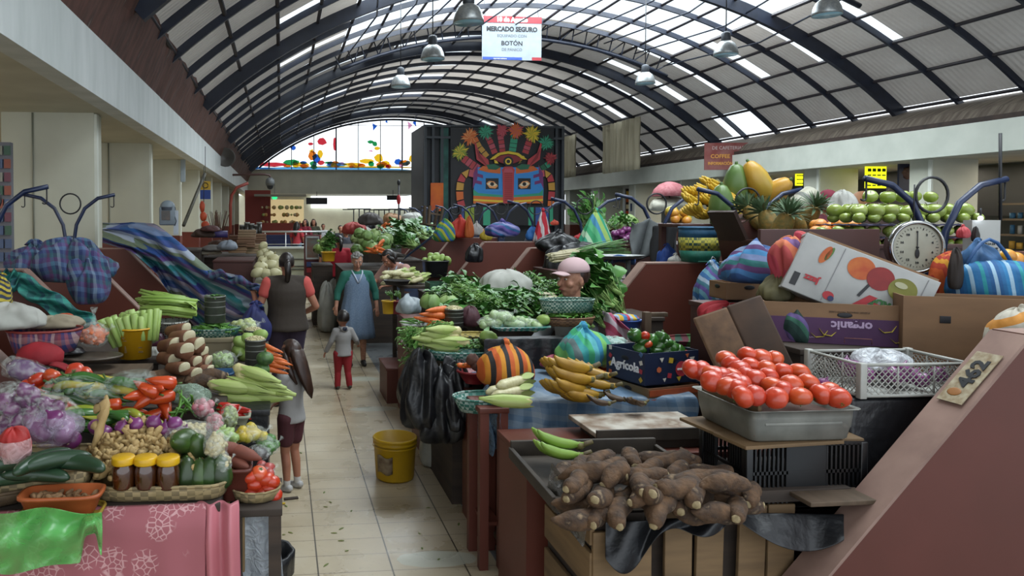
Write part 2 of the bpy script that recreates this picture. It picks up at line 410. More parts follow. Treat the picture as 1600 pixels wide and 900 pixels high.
# open lattice girder at the crown skylight
for yy in (24.0, 15.6):
 b = B(); n = 26; up = [arc(-24+48*i/n, yy, RR-.06) for i in range(n+1)]; lo = [arc(-24+48*i/n, yy, RR-.62) for i in range(n+1)]
 b.tube(up, .05, 6); b.tube(lo, .06, 6)
 for i in range(n): b.cyl(lo[i], up[i+1] if i % 2 else up[i], .022, seg=5); b.cyl(up[i] if i % 2 else up[i+1], lo[i+1] if i % 2 == 0 else lo[i], .022, seg=5)
 struct(b, 'trim_lattice_girder', NAVY)
b = B()
for i in range(0, 11):
 th = -23 + 4.6*i; b.cyl(arc(th, 15.4, RR-.35), arc(th+2.3, 19.7, RR-.3), .025, seg=5); b.cyl(arc(th+2.3, 19.7, RR-.3), arc(th, 24, RR-.35), .025, seg=5)
struct(b, 'trim_crown_bracing', NAVY)
# gable end: stained glass over a cream wall --------------
Yg = 48.0
b = B(); b.box((7, Yg+.15, 4.17), (21, .3, 1.5)); struct(b, 'wall_back_beam', CREAM)
b = B(); b.box((7, Yg+.05, 4.95), (20, .5, .08)); struct(b, 'trim_gable_sill', mat('sill_grey', '#8d9088'))
def garc(x, r=RR-.25): return RC.z + sqrt(max(0, r*r-(x-RC.x)**2))
b = B(); n = 40; xs = [-1.9+18.4*i/n for i in range(n+1)]
for a, c in zip(xs, xs[1:]): b._f([b._v((a, Yg, 4.98)), b._v((c, Yg, 4.98)), b._v((c, Yg, max(4.99, garc(c)))), b._v((a, Yg, max(4.99, garc(a))))], False)
win = struct(b, 'window_1', glass('clear_pane', '#ffffff', .93))
b = B()
for i in range(0, 13):
 x = -.8 + 1.45*i
 if garc(x) > 5.1: b.box((x, Yg-.03, (4.98+garc(x))/2), (.05 if i % 3 else .09, .05, garc(x)-4.98))
for z in (5.15, 7.9): b.box((7.4, Yg-.03, z), (17 if z < 6 else 8, .04, .03))
b.tube([Vector((x, Yg-.05, garc(x))) for x in xs if garc(x) > 4.95], .07, 6)
b.obj('window_frame', NAVY, win)
cols = {'red': '#c2303c', 'blue': '#2158b8', 'yellow': '#e8b820', 'green': '#1f8a4a', 'orange': '#d8741c', 'sky': '#5b9fd0', 'pink': '#d898b8'}
GL = {k: glass('pane_'+k, v, .55) for k, v in cols.items()}
def piece(lst, name):
 b = B()
 for ci, (px, py, w_, h_, sh) in enumerate(lst):
  p = at(px, py, Yg-.02); s_ = Yg/F; w_, h_ = w_*s_/2, h_*s_/2; b.mi = sh % 7
  n = 7 if sh < 7 else 3
  b._f([b._v((p.x + w_*cos(2*pi*i/n+.4+ci)*(1+.2*sin(ci*i)), Yg-.02-.002*ci, p.z + h_*sin(2*pi*i/n+.4+ci))) for i in range(n)], False)
 b.obj(name, [GL[k] for k in ('red', 'blue', 'yellow', 'green', 'orange', 'sky', 'pink')], win)
rr = random.Random(3)
lst = [(425, 257, 50, 7, 0), (457, 254, 26, 10, 3), (472, 257, 22, 8, 2), (488, 243, 14, 16, 4), (494, 248, 12, 16, 1), (490, 256, 12, 9, 3), (500, 241, 10, 14, 2), (487, 236, 9, 8, 9), (458, 231, 8, 8, 1), (503, 221, 15, 12, 0), (523, 225, 6, 22, 0),
       (517, 256, 14, 8, 1), (530, 257, 26, 7, 5), (552, 257, 30, 6, 2), (573, 252, 22, 8, 2), (580, 256, 10, 9, 3), (592, 247, 14, 14, 2), (596, 257, 18, 9, 4), (602, 255, 16, 8, 2), (622, 253, 12, 10, 1), (633, 255, 18, 10, 4), (645, 248, 12, 14, 2), (657, 255, 10, 10, 0),
       (579, 222, 10, 6, 3), (586, 225, 8, 8, 3), (589, 232, 10, 6, 2), (579, 236, 10, 4, 13), (585, 198, 10, 14, 8), (604, 190, 5, 8, 8), (640, 196, 10, 16, 13), (648, 192, 8, 14, 8), (485, 225, 10, 5, 0), (396, 262, 20, 6, 5), (410, 263, 40, 3, 5), (520, 264, 260, 5, 5), (570, 261, 180, 3, 2)]
lst += [(rr.uniform(440, 655), rr.uniform(254, 261), rr.uniform(6, 14), rr.uniform(4, 8), rr.randrange(7)) for _ in range(26)]
piece(lst, 'stained_glass_print')
# lower back wall: openings
b = B(); b.box((7, 55, 1.75), (24, .2, 3.5)); b.box((3.2, 52, 3.5), (12, 7, .1)); struct(b, 'wall_back', mat('back_cream', '#cfceb8', '#c2c0ac', .6, 1))
p0, p1 = at(486, 325, 54.6), at(652, 306, 54.6)
b = B(); b.box(((p0.x+p1.x)/2, 54.6, (p0.z+p1.z)/2), (p1.x-p0.x, .06, p1.z-p0.z)); struct(b, 'window_2', emis('daylit_opening', '#eef6ff', 1.3))
b = B(); b.box((at(403, 330, 49).x, 49, 2.1), (1.3, .2, 2.6)); struct(b, 'wall_back_red_panel', mat('redwall', '#8c2f22'))
area('back_gallery_area_light', (3.0, 50, 3.35), 8, 1, 160, (1, .95, .85))  # bare area light under the back ceiling, no tube modelled
# ================= FIXTURES OF THE HALL =================
RED = mat('stall_red', '#5c2c21', '#522619', .5, 1.6, .04, c3='#63352a')
REDD = mat('stall_red_dark', '#45221b', '#391b16', .55, 2, .04)
EDGE = mat('worn_edge', '#8f7468', '#7c6258', .7, 6, .1)
BLUEP = mat('blue_enamel', '#1d2c4d', '#16213c', .35, 8)
BLACK = mat('black_iron', '#14151a', None, .5)
def text(s, size, m, parent, loc, rot=(pi/2, 0, 0), align='CENTER', ext=.0015, sx=1, bold=0, name='lettering'):
 cu = bpy.data.curves.new(name, 'FONT'); cu.body = s; cu.size = size; cu.align_x = align; cu.extrude = ext; cu.offset = bold
 cu.resolution_u = 2; cu.materials.append(m); o = bpy.data.objects.new(name, cu); C.objects.link(o); o.location = loc; o.rotation_euler = rot; o.scale = (sx, 1, 1)
 o.data.name = name; me = bpy.data.meshes.new_from_object(o); me.materials.clear(); me.materials.append(m)
 q = bpy.data.objects.new(name, me); q.location = loc; q.rotation_euler = rot; q.scale = (sx, 1, 1); bpy.data.objects.remove(o); C.objects.link(q)
 if parent: q.parent = parent
 return q
# --- banner
Yb = 23.4; p0 = at(753, 93, Yb); p1 = at(846, 28, Yb); W, H = p1.x-p0.x, p1.z-p0.z
t = thing('hanging_banner', 'white and red market safety banner hanging below the crown skylight', 'banner', ((p0.x+p1.x)/2, Yb, p0.z))
b = B(); b.box((0, 0, H/2), (W, .03, H)); b.obj('board', mat('banner_white', '#8f989f', '#868f96', .7, 3), t)
b = B(); b.box((0, -.02, H*.935), (W, .012, H*.15)); b.obj('red_band', mat('banner_red', '#8a1622'), t)
b = B(); b.box((-W*.16, -.02, .045), (W*.66, .012, .09)); b.obj('blue_band', mat('banner_blue', '#1c3f8f'), t)
b = B(); b.box((W*.42, -.02, .05), (W*.16, .012, .1)); b.obj('red_tag', mat('banner_red', '#8a1622'), t)
WH = mat('sign_white', '#e6e6e6'); BK = mat('sign_black', '#16181c'); GY = mat('sign_grey', '#4f565c')
text('10 de Agosto', .2, WH, t, (0, -.028, H*.89), sx=.95, bold=.01)
text('MERCADO SEGURO', .21, BK, t, (0, -.02, H*.665), sx=.9, bold=.011)
text('EQUIPADO CON', .13, GY, t, (0, -.02, H*.53)); text('BOTÓN', .2, BK, t, (0, -.02, H*.34), bold=.005)
text('DE PÁNICO', .13, GY, t, (0, -.02, H*.21)); text('seguridad ciudadana', .055, WH, t, (-W*.2, -.028, .025))
b = B()
for x in (-W*.45, W*.45): b.cyl((x, 0, H), (x, .2, H+.75), .008, seg=5)
b.obj('hanging_wire', BLACK, t)
# --- bell lamps on rods
ALU = mat('lamp_alu', '#9a9d9a', '#83878a', .35, 20, metal=.6)
LENS = mat('lamp_lens', '#9fd0df', None, .12, spec=.8)
def lamp(px, py, wpx, words_):
 Y = .52*F/wpx; p = at(px, py, Y); t = thing('bell_lamp', words_, 'lamp', p, group=None)
 b = B(); b.lathe([(.26, 0), (.255, .05), (.235, .14), (.19, .24), (.12, .30), (.085, .32)], 28, cap=False); b.obj('reflector', ALU, t, mod=.006)
 b = B(); b.lathe([(.0, .01), (.25, .0), (.252, .02), (0, .03)], 28); b.obj('lens', LENS, t)
 b = B(); b.lathe([(.09, .31), (.1, .33), (.1, .47), (.085, .5), (.02, .53)], 16); b.obj('ballast_housing', mat('lamp_housing', '#3d4147', None, .5, metal=.4), t)
 dz = arc(math.degrees(math.asin((p.x-RC.x)/RR)), Y).z - p.z - .1
 b = B(); b.cyl((0, 0, .52), (0, 0, dz), .012, seg=6); b.obj('suspension_rod', BLACK, t)
lamp(732, 36, 49, 'bell-shaped hall lamp hanging just beside the top of the banner')
lamp(676, 93, 38, 'bell-shaped hall lamp, second of the row over the aisle')
lamp(626, 136, 31, 'bell-shaped hall lamp, lowest and smallest of the row over the aisle')
lamp(1292, 24, 46, 'bell-shaped hall lamp cut by the top of the picture, over the apple stall')
lamp(1134, 86, 38, 'bell-shaped hall lamp, middle of the row beyond the crown skylight end')
lamp(1008, 131, 31, 'bell-shaped hall lamp, lowest of the row above the cream curtains')
# --- cream curtains by the roof foot
CUR = mat('curtain_cloth', '#b8b097', '#a69e86', .8, 3, .1, stretch=(1, 3, .2))
for (ya, yb, zt, zb, words_) in ((29.6, 33.0, 6.15, 3.95, 'long cream curtain hanging under the roof, the wider one'), (36.4, 39.4, 6.15, 4.0, 'narrower cream curtain hanging under the roof beside the painted mask')):
 b = B(); n = 60
 b.sheet(lambda u, v: (.09*sin(u*2*pi*9+sin(u*20))+.02*sin(v*9+u*30), (u-.5)*(yb-ya), v*(zb-zt)), n, 6)
 tag(b.obj('hanging_curtain', CUR, None, (14.9, (ya+yb)/2, zt), mod=.01), words_, 'curtain')
# --- painted mask on a black tower
Ym = 32.0
def L(px, py, o): p = at(px, py, Ym); return (p.x-o.x, p.z-o.z)
o0 = at(770, 400, Ym); o0.z = 0
t = thing('mural_tower', 'tall black steel tower carrying a big painting of a horned mask with two eyes', 'painted tower', o0)
DK = mat('tower_black', '#1c1e22', '#15171b', .6, 3); DG = mat('tower_grey', '#33373c', None, .6)
xl, zt = L(662, 195, o0); xr, _ = L(880, 195, o0)
b = B(); b.box(((xl+xr)/2, 1.6, zt/2), (xr-xl, 3.0, zt-.02)); b.obj('tower_body', DK, t)
b = B()
for px in (664, 676, 690, 868, 878): x, _ = L(px, 300, o0); b.box((x, -.02, zt/2), (.12, .16, zt))
for z in (zt-.05, zt-.55): b.box(((xl+xr)/2, -.03, z), (xr-xl, .18, .1))
b.obj('steel_frame', DG, t)
b = B(); x0, z0 = L(687, 350, o0); x1, z1 = L(700, 200, o0); b.box(((x0+x1)/2, -.06, (z0+z1)/2), (x1-x0, .05, z1-z0)); b.obj('side_panel', mat('teal_panel', '#25574d', '#163a35', .7, 2), t)
b = B(); x0, z0 = L(672, 330, o0); x1, z1 = L(692, 286, o0); b.box(((x0+x1)/2, -.09, (z0+z1)/2), (x1-x0, .05, z1-z0)); b.obj('orange_panel', mat('orange_panel', '#c8651e', '#9c2f22', .7, 1), t)
b = B(); x0, z0 = L(703, 352, o0); x1, z1 = L(864, 200, o0); b.box(((x0+x1)/2, -.08, (z0+z1)/2), (x1-x0, .08, z1-z0));
pal = ['#0f1014', '#a8353a', '#b98a35', '#2f8f6d', '#c25f22', '#d2b22c', '#2f7fc0', '#6b2a62', '#7c1f24', '#1d5b40', '#d8c9a8', '#d08a50', '#14181c', '#b04a56', '#2a4a88', '#7e8c28']
PM = [mat('paint_%d' % i, c, c, .55) for i, c in enumerate(pal)]
dep = [0]
def poly(pts, ci):
 dep[0] += 1; b.mi = ci; y = -.125 - .0006*dep[0]
 b._f([b._v((L(x, y_, o0)[0], y, L(x, y_, o0)[1])) for x, y_ in pts], False)
def strip_(c, wd, segs):
 "a banded limb of the headdress: centre line points, width, colours"
 P_ = [Vector((x, y, 0)) for x, y in c]; n = len(P_)
 m = 6
 for k in range(len(segs)):
  q = []
  for s_ in (0, 1):
   tt = (k+s_*.86)/len(segs)*(n-1); i = min(int(tt), n-2); f = tt-i; p = P_[i].lerp(P_[i+1], f); d = (P_[i+1]-P_[i]).normalized(); nn = Vector((-d.y, d.x, 0)); q.append((p+nn*wd/2, p-nn*wd/2))
  poly([q[0][0][:2], q[1][0][:2], q[1][1][:2], q[0][1][:2]], segs[k])
def tuft(x, y, r, ci, cj):
 rr = random.Random(int(x*7))
 for k in range(26):
  a = 2*pi*k/26+rr.uniform(-.1, .1); r2 = r*rr.uniform(.75, 1.15); q = r2*.35;
  poly([(x+q*cos(a+.5), y+q*sin(a+.5)), (x+r2*cos(a), y+r2*sin(a)), (x+q*cos(a-.5), y+q*sin(a-.5)), (x, y)], ci if k % 3 else cj)
poly([(703, 352), (864, 352), (864, 200), (703, 200)], 0)
strip_([(760, 245), (748, 230), (740, 215)], 8, [2, 2, 2, 4]); strip_([(772, 240), (766, 225), (760, 212)], 9, [1, 13, 1, 13])
strip_([(784, 238), (782, 222), (779, 205)], 9, [1, 13, 1, 13, 1]); strip_([(799, 237), (801, 224), (803, 208)], 11, [3, 3, 3, 3]); strip_([(819, 240), (823, 228), (828, 214)], 10, [1, 13, 1, 13])
strip_([(746, 264), (734, 256), (722, 247)], 12, [13, 1, 13, 1]); strip_([(838, 268), (848, 262), (858, 255)], 9, [3, 9, 3])
tuft(733, 214, 14, 4, 11); tuft(757, 207, 13, 3, 9); tuft(782, 204, 11, 13, 1); tuft(804, 205, 13, 4, 13); tuft(829, 210, 15, 5, 15); tuft(851, 224, 13, 3, 9); tuft(717, 238, 14, 15, 5); tuft(857, 248, 11, 8, 1)
strip_([(738, 272), (728, 270), (719, 278), (716, 292), (716, 310), (720, 325), (728, 338)], 11, [13, 2, 1, 2, 4, 1, 13]); strip_([(840, 272), (850, 271), (857, 278), (859, 292), (858, 310), (857, 325), (852, 340)], 10, [13, 2, 1, 2, 1, 4, 13])
poly([(744, 262), (840, 262), (846, 292), (845, 318), (737, 318), (738, 290)], 6); poly([(737, 296), (745, 302), (792, 306), (839, 302), (845, 296), (845, 308), (737, 308)], 3)
poly([(737, 306), (792, 309), (845, 306), (845, 318), (737, 318)], 4); poly([(737, 311), (792, 314), (845, 311), (845, 314), (792, 317), (737, 314)], 5)
for s_ in (1, -1):
 X = lambda x: 791+s_*(x-791)
 poly([(X(838), 258), (X(845), 272), (X(846), 296), (X(839), 280)], 7); poly([(X(830), 274), (X(845), 270), (X(844), 275), (X(830), 279)], 7); poly([(X(832), 284), (X(845), 281), (X(844), 286), (X(832), 289)], 7)
 poly([(X(803), 262), (X(830), 260), (X(838), 266), (X(822), 270), (X(803), 272)], 4)
 poly([(X(819), 265), (X(840), 250), (X(843), 226), (X(841), 224), (X(836), 240), (X(822), 250)], 1); poly([(X(822), 262), (X(837), 248), (X(841), 232), (X(833), 245)], 8)
 poly([(X(802), 276), (X(830), 276), (X(830), 300), (X(802), 300)], 6); poly([(X(806), 279), (X(826), 279), (X(826), 296), (X(806), 296)], 12)
 poly([(X(807), 291), (X(813), 284), (X(821), 283), (X(825), 287), (X(820), 294), (X(811), 295)], 11); poly([(X(808), 289), (X(814), 285.5), (X(820), 285), (X(824), 288), (X(818), 291.5), (X(812), 291.5)], 10)
 poly([(X(816)+3.2*cos(a*pi/4), 288+3*sin(a*pi/4)) for a in range(8)], 0); poly([(X(807), 283), (X(815), 280), (X(825), 283), (X(825), 284.5), (X(815), 282), (X(807), 285)], 0)
 for k in range(7):
  a = radians(20+k*24); x0, y0 = X(806+k*1.8), 256-k*1.6; d_ = 7
  poly([(x0, y0), (x0+s_*d_*cos(a)*.6+2, y0-d_*sin(a)*.5-1), (x0+s_*d_*cos(a), y0-d_*sin(a)), (x0+s_*d_*cos(a)*.6-2, y0-d_*sin(a)*.5+1)], 5)
 poly([(X(803), 262), (X(812), 257), (X(825), 258), (X(822), 265), (X(810), 266)], 9)
poly([(762, 250), (775, 240), (791, 237), (807, 240), (820, 250), (815, 250), (803, 243), (791, 241), (779, 243), (767, 250)], 5)
poly([(768, 250), (779, 244), (791, 242), (803, 244), (814, 250), (800, 256), (782, 256)], 8)
poly([(791+8*cos(a*pi/6), 253+8*sin(a*pi/6)) for a in range(12)], 12); poly([(791+5*cos(a*pi/5), 253+5*sin(a*pi/5)) for a in range(10)], 5); poly([(791+3*cos(a*pi/4), 253+3*sin(a*pi/4)) for a in range(8)], 12)
poly([(781, 266), (785, 261), (797, 261), (801, 266), (800, 272), (799, 318), (783, 318), (782, 272)], 1)
for k in range(15): poly([(785, 271+k*3), (797, 271+k*3), (797, 272.2+k*3), (785, 272.2+k*3)], 8)
poly([(786, 264), (796, 264), (799, 270), (783, 270)], 13)
poly([(715, 322), (868, 322), (868, 352), (715, 352)], 0)
for (xa, xb, ci) in ((719, 722, 14), (752, 763, 3), (724, 738, 15), (822, 830, 3), (833, 853, 14), (855, 860, 3)): poly([(xa, 352), (xb, 352), (xb, 324), (xa, 324)], ci)
o_ = b.obj('mask_painting', PM, t, fixn=False)
# --- sign boards along the fascia
p = at(1215, 245, 24.6); t = thing('cafeteria_sign', 'reddish cafeteria and coffee banner hanging on the white beam', 'sign', (15.6, 24.6, p.z-.5), rot=radians(-12))
b = B(); b.box((0, 0, .5), (1.45, .05, .95)); b.obj('board', mat('cafe_sign', '#8c5a55', '#7a3430', .6, 2.2, c3='#a08a80'), t)
text('DE CAFETERIAS', .17, mat('cafe_pale', '#c8b8b4'), t, (.05, -.04, .74), sx=.9); text('COFFEE', .19, mat('cafe_orange', '#d89a4a'), t, (-.2, -.04, .44), bold=.004); text('INFORMACIÓN', .15, mat('cafe_orange', '#d89a4a'), t, (-.2, -.04, .2), sx=.8, bold=.004)
b = B(); b.blob((.48, -.04, .35), (.12, .02, .16)); b.blob((.4, -.05, .2), (.1, .02, .06)); b.blob((.6, -.05, .22), (.09, .02, .08)); b.obj('printed_cup', mat('cafe_cream', '#c9b48a', '#7a5a3c', .6, 8), t)
# --- lit menus and screens in the shops at the side
def panel(px0, py0, px1, py1, Y, m, name, words_, cat, extra=None):
 a, c = at(px0, py1, Y), at(px1, py0, Y)
 t = thing(name, words_, cat, ((a.x+c.x)/2, Y, a.z)); W, H = c.x-a.x, c.z-a.z
 b = B(); b.box((0, 0, H/2), (W, .06, H)); b.obj('panel', m, t)
 if extra: extra(t, W, H)
 return t
YEL = emis('lit_yellow', '#c9cc18', 1.1)
def menu(t, W, H):
 b = B()
 for r in range(4):
  for c in range(4): b.box((-W*.36+c*W*.24, -.04, H*(.12+r*.22)), (W*.15, .02, H*(.05 if r < 3 else .13)))
 b.obj('printed_rows', mat('menu_ink', '#2a4a2a'), t)
panel(1352, 258, 1384, 294, 19.9, YEL, 'menu_board', 'bright yellow lit menu board of a shop under the far gallery', 'menu board', menu)
panel(1243, 262, 1254, 290, 23.6, YEL, 'menu_board', 'narrow yellow lit board beside the cafeteria banner', 'menu board', menu)
def poster(t, W, H):
 b = B(); b.blob((-W*.1, -.03, H*.62), (W*.3, .03, H*.22), nz=.4, seed=2); b.blob((.1*W, -.03, H*.35), (W*.25, .03, H*.3), nz=.4, seed=5); b.obj('printed_figure', mat('poster_skin', '#8a6a5c', '#5b4038', .6, 8), t)
panel(1403, 254, 1446, 297, 18.8, mat('poster_blue', '#2b3550', '#3a3f58', .5, 2), 'picture_poster', 'dark blue poster of hands on the shop wall under the gallery', 'poster', poster)
def horta(t, W, H): text('HORTALIZAS', .17, WH, t, (0, -.04, H*.3), bold=.004)
panel(985, 318, 1024, 330, 33.0, mat('sign_navy', '#1a2c50'), 'vegetable_sign', 'small dark blue sign with white lettering on the far side wall', 'sign', horta)
def stripy(t, W, H):
 for i, c in enumerate(('#c8421e', '#d8c8a0', '#b85a28', '#e0b040')): b = B(); b.box((0, -.035, H*(.15+.23*i)), (W*.92, .02, H*.15)); b.obj('colour_bar', mat('bar%d' % i, c), t)
panel(977, 295, 992, 340, 34.0, mat('shelf_dark', '#3c2c24'), 'picture_poster', 'tall narrow poster with red and cream bars by a cream pillar', 'poster', stripy)
panel(930, 285, 938, 320, 38, mat('poster_red', '#6b2a22', '#3c1a16', .6, 3), 'wall_poster', 'thin dark red poster between two far pillars', 'poster')
# shops under the right gallery: dark fronts, bays brightened by added area lights
b = B(); b.box((19.5, 14, 2.7), (.1, 16, 1.4)); struct(b, 'wall_right_shopfront', mat('shop_dark', '#2a2a29', '#1c1c1c', .5, 1))
b = B()
for y in (8, 9.5, 11, 12.5, 14): b.box((19.4, y, 2.3), (.08, .08, 2.2))
struct(b, 'trim_shop_mullions', BLACK)
def shop(x, y, words_, c='#6b5a48', lit=True):
 t = thing('shop_counter', words_, 'shop counter', (x, y, 0))
 b = B(); b.box((0, 0, .55), (.7, 3.0, 1.1)); b.obj('counter', mat('shopc'+c, c), t)
 b = B(); b.box((.9, 0, 1.9), (.3, 3.0, .05)); b.box((.9, 0, 1.5), (.3, 3.0, .05)); b.box((.9, 0, 2.3), (.3, 3, .05)); b.obj('shelf', mat('shopw', '#7a6a55'), t)
 b = B(); rr = random.Random(int(y*10))
 for z in (1.15, 1.53, 1.93):
  for k in range(14): h = rr.uniform(.12, .26); b.mi = rr.randrange(4); b.cyl((.85, -1.4+k*.2, z), (.85, -1.4+k*.2, z+h), rr.uniform(.04, .07), seg=8)
 o_ = b.obj('shop_wares', [mat('wa', '#c89a3a'), mat('wb', '#a8a8a0'), mat('wc', '#8a3a28'), mat('wd', '#3a6a8a')], t); o_['kind'] = 'stuff'
shop(17.9, 20.3, 'shop counter with shelves of bottles behind the apple stall'); shop(17.9, 24.4, 'shop counter with goods between two pillars beyond the cafeteria banner'); shop(17.9, 16.0, 'shop counter with jars at the near end of the far gallery', '#5a3028')
for y in (12, 16.5, 20.5, 24.5, 30): area('gallery_fill_light', (18.6, y, 3.35), .3, 2.5, 45, (1, .9, .75))  # area lights added to brighten the right-hand shops, no lamp bodies
for y in (6, 11, 16, 22, 30): area('left_gallery_area_light', (-5.5, y, 3.38), .3, 2.5, 30, (1, .93, .82))  # bare area lights under the left soffit, no lamp bodies
# --- stall partitions
def partition(side, Y, words_, top=1.58, xa=3.15, xb=2.42, zb=.7, xo=4.35, th=.13, m=None):
 t = thing('stall_partition', words_, 'partition wall', (0, Y, 0)); s_ = 1 if side == 'right' else -1
 prof = [(s_*xb, 0), (s_*xo, 0), (s_*xo, top), (s_*xa, top), (s_*xb, zb)]
 b = B(); b.prism(prof, th); b.obj('panel', m or RED, t)
 b = B(); w_ = .012
 def q(a, c):
  d = Vector((c[0]-a[0], 0, c[1]-a[1])).normalized(); nn = Vector((-d.z, 0, d.x)); nn = nn if nn.z > 0 or abs(nn.z) < 1e-6 else -nn
  A, D = Vector((a[0], 0, a[1])), Vector((c[0], 0, c[1])); e = Vector((0, th+.004, 0)); o_ = Vector((0, -.002, 0))
  b.rings([[A+o_, A+o_+e, A+o_+e+nn*w_, A+o_+nn*w_], [D+o_, D+o_+e, D+o_+e+nn*w_, D+o_+nn*w_]], smooth=False)
 q(prof[4], prof[3]); q(prof[3], prof[2]); b.obj('edge_strip', EDGE, t)
 return t
a, c = at(1290, 900, 2.6), at(1612, 528, 2.6)
near = partition('right', 2.6, 'big brown-red partition slanting down in front of the black crate, number sticker on its edge', c.z, c.x, a.x-.25, a.z-.3, 4.3, .16)
rows_R = [(6.1, 'brown-red stall partition behind the box of peppers, topped with a woven basket'), (9.07, 'brown-red stall partition right behind the woman in the pink cap'), (11.2, 'brown-red stall partition with a black bag, beyond the white cloth bundle'), (13.4, 'brown-red partition, far one above the pale green squash tub'), (16.3, 'distant brown-red partition beside the bags on hooks'), (19.0, 'distant brown-red partition beyond the leaning vendor')]
for Y, wd in rows_R: partition('right', Y, wd, xo=4.0)
rows_L = [(4.25, 'brown-red partition at the edge of the picture beside the white cloth bag'), (5.8, 'brown-red partition under the plaid blankets'), (7.6, 'brown-red partition with a pale slanting edge below the first pillar'), (9.5, 'brown-red partition covered by the big striped tarp')]
for Y, wd in rows_L: partition('left', Y, wd, xa=1.96, xb=1.22, zb=.82, xo=2.5)
# sticker with the stall number on the near partition's slanting edge
ang = atan2(c.z-a.z, c.x-a.x); m_ = at(1545, 603, 2.68); m_.x = a.x + (m_.x-a.x);
f_ = .80; st = Vector((a.x, 2.68, a.z)).lerp(Vector((c.x, 2.68, c.z)), f_)
t = thing('number_sticker', 'worn yellowish sticker with the stall number on the near partition edge', 'sticker', st + Vector((-sin(ang), 0, cos(ang)))*.016)
t.rotation_euler = (0, -ang, 0)
b = B(); b.box((0, 0, 0), (.26, .11, .003)); b.obj('paper', mat('old_sticker', '#a39a82', '#7d6a4c', .6, 30, c3='#b5ae9c'), t)
text('462', .085, BK, t, (.02, -.03, .004), (0, 0, 0), sx=1.1, bold=.003)
b = B(); b.blob((-.08, .01, .002), (.02, .03, .002)); b.obj('worn_spot', mat('worn_ochre', '#8a5a2a'), t)
# --- curved iron posts with hooks and rings
def post_parts():
 b = B()
 for s_ in (-1, 1): b.tube([(s_*.035, 0, 0), (s_*.04, 0, .55), (s_*.07, 0, .75), (s_*.16, 0, .93), (s_*.3, 0, 1.04), (s_*.48, 0, 1.08)], .02, 8)
 b.cyl((0, 0, -1.15), (0, 0, .1), .03); a_ = b.mesh('curved_arms', BLUEP)
 b = B(); b.tube([(.11*cos(2*pi*k/24), .03, .98+.11*sin(2*pi*k/24)) for k in range(25)], .009, 6, cap=False); r_ = b.mesh('cable_ring', BLACK)
 b = B()
 for s_ in (-1, 1): b.tube([(s_*.47, 0, 1.07), (s_*.47, 0, .96)]+[(s_*.47-.018+.018*cos(x*.55), 0, .96-.018*sin(x*.55)) for x in range(1, 6)], .006, 6)
 h_ = b.mesh('hook', BLACK)
 b = B(); b.box((0, 0, .22), (.11, .05, .4)); b.box((0, 0, .62), (.13, .03, .02)); b.box((0, 0, .42), (.13, .06, .02)); m2 = b.mesh('post_bracket', BLUEP)
 return [('curved_arms', a_), ('cable_ring', r_), ('hook', h_), ('post_bracket', m2)]
PP_ = post_parts()
def post(x, y, z, words_, rot=0, group=None):
 t = thing('hook_post', words_, 'hook post', (x, y, z), rot, group)
 for nme, me in PP_: o = bpy.data.objects.new(nme, me); C.objects.link(o); o.parent = t
for i, (y, wd) in enumerate([(4.2, 'beside the green apple stacks'), (6.03, 'with a white drum, beside the papayas'), (7.6, 'behind the woven blue and green basket'), (9.5, 'behind the green striped cloth'), (11.4, 'just beside the corner of the painted tower'), (13.3, 'with the red and white bag hanging from it')]):
 post(4.05, y, 1.15, 'blue iron hook post with curved arms, '+wd)
for y in (15.1, 16.9, 18.7, 20.5, 22.3): post(4.05, y, 1.15, 'distant blue iron post with curved arms in front of the painted tower', group='distant hook posts below the painted tower')
post(-2.32, 6.05, 1.15, 'blue iron hook post rising beside the plaid blankets'); post(-2.3, 8.3, 1.15, 'blue iron hook post half hidden by the first pillar')
b = B(); b.box((4.05, 16.2, .6), (.1, 14, 1.2)); struct(b, 'wall_stall_spine', REDD)
b = B(); b.box((-2.33, 7.6, .58), (.1, 5.0, 1.16)); struct(b, 'wall_stall_spine_left', REDD)
# ================= PRODUCE (made once, then copied) =================
def one(name, fn, m, sm=None):
 b = B(); fn(b); return (name, b.mesh(name, m))
def variants(n, f): return [f(i) for i in range(n)]
STEM = mat('green_stem', '#4e6b2c', '#3a5424', .6, 20)
def roundfruit(name, r, cols, flat=.88, lobes=5, la=.03, rough=.28, stem='calyx', dimple=.12, ns=6, nvar=3, coat=.3):
 def f(i):
  c = cols[i % len(cols)]; m = mat('%s_skin_%d' % (name, i), c[0], c[1], rough, ns, coat=coat)
  prof = [(r*.02, -r*flat*.92)]
  for k in range(1, 12):
   th = pi*k/12; z = -cos(th)*r*flat; q = sin(th)*r
   prof.append((q, z - (dimple*r*max(0, cos(q/r*pi/2))**2 if th > pi*.6 else 0)))
  prof.append((r*.02, r*flat*(1-dimple*1.6)))
  b = B(); b.lathe(prof, 18, lobes=lobes, la=la); parts = [(name, b.mesh(name, m))]
  b = B()
  if stem == 'calyx':
   for k in range(5): a = 2*pi*k/5; b.leaf((0, 0, r*flat*.84), (cos(a), sin(a), .15), (0, 0, 1), r*.5, r*.16, .25)
   b.cyl((0, 0, r*flat*.8), (0, r*.05, r*flat*1.02), r*.05, r*.035, 5)
  elif stem == 'stalk': b.tube([(0, 0, r*flat*.72), (.02*r, 0, r*flat*.95), (r*.1, 0, r*flat*1.12)], [r*.04, r*.03, r*.045], 5)
  if stem: parts.append(('stem', b.mesh('stem', STEM if stem == 'calyx' else mat('brown_stalk', '#5a4326'))))
  else: b.b.free()
  return parts
 return variants(nvar, f)
def mk_tomato(): return roundfruit('tomato', .04, [('#bc401e', '#b0341a'), ('#c05024', '#b6421e'), ('#b83a1e', '#aa2e18')], .86, 5, .025)
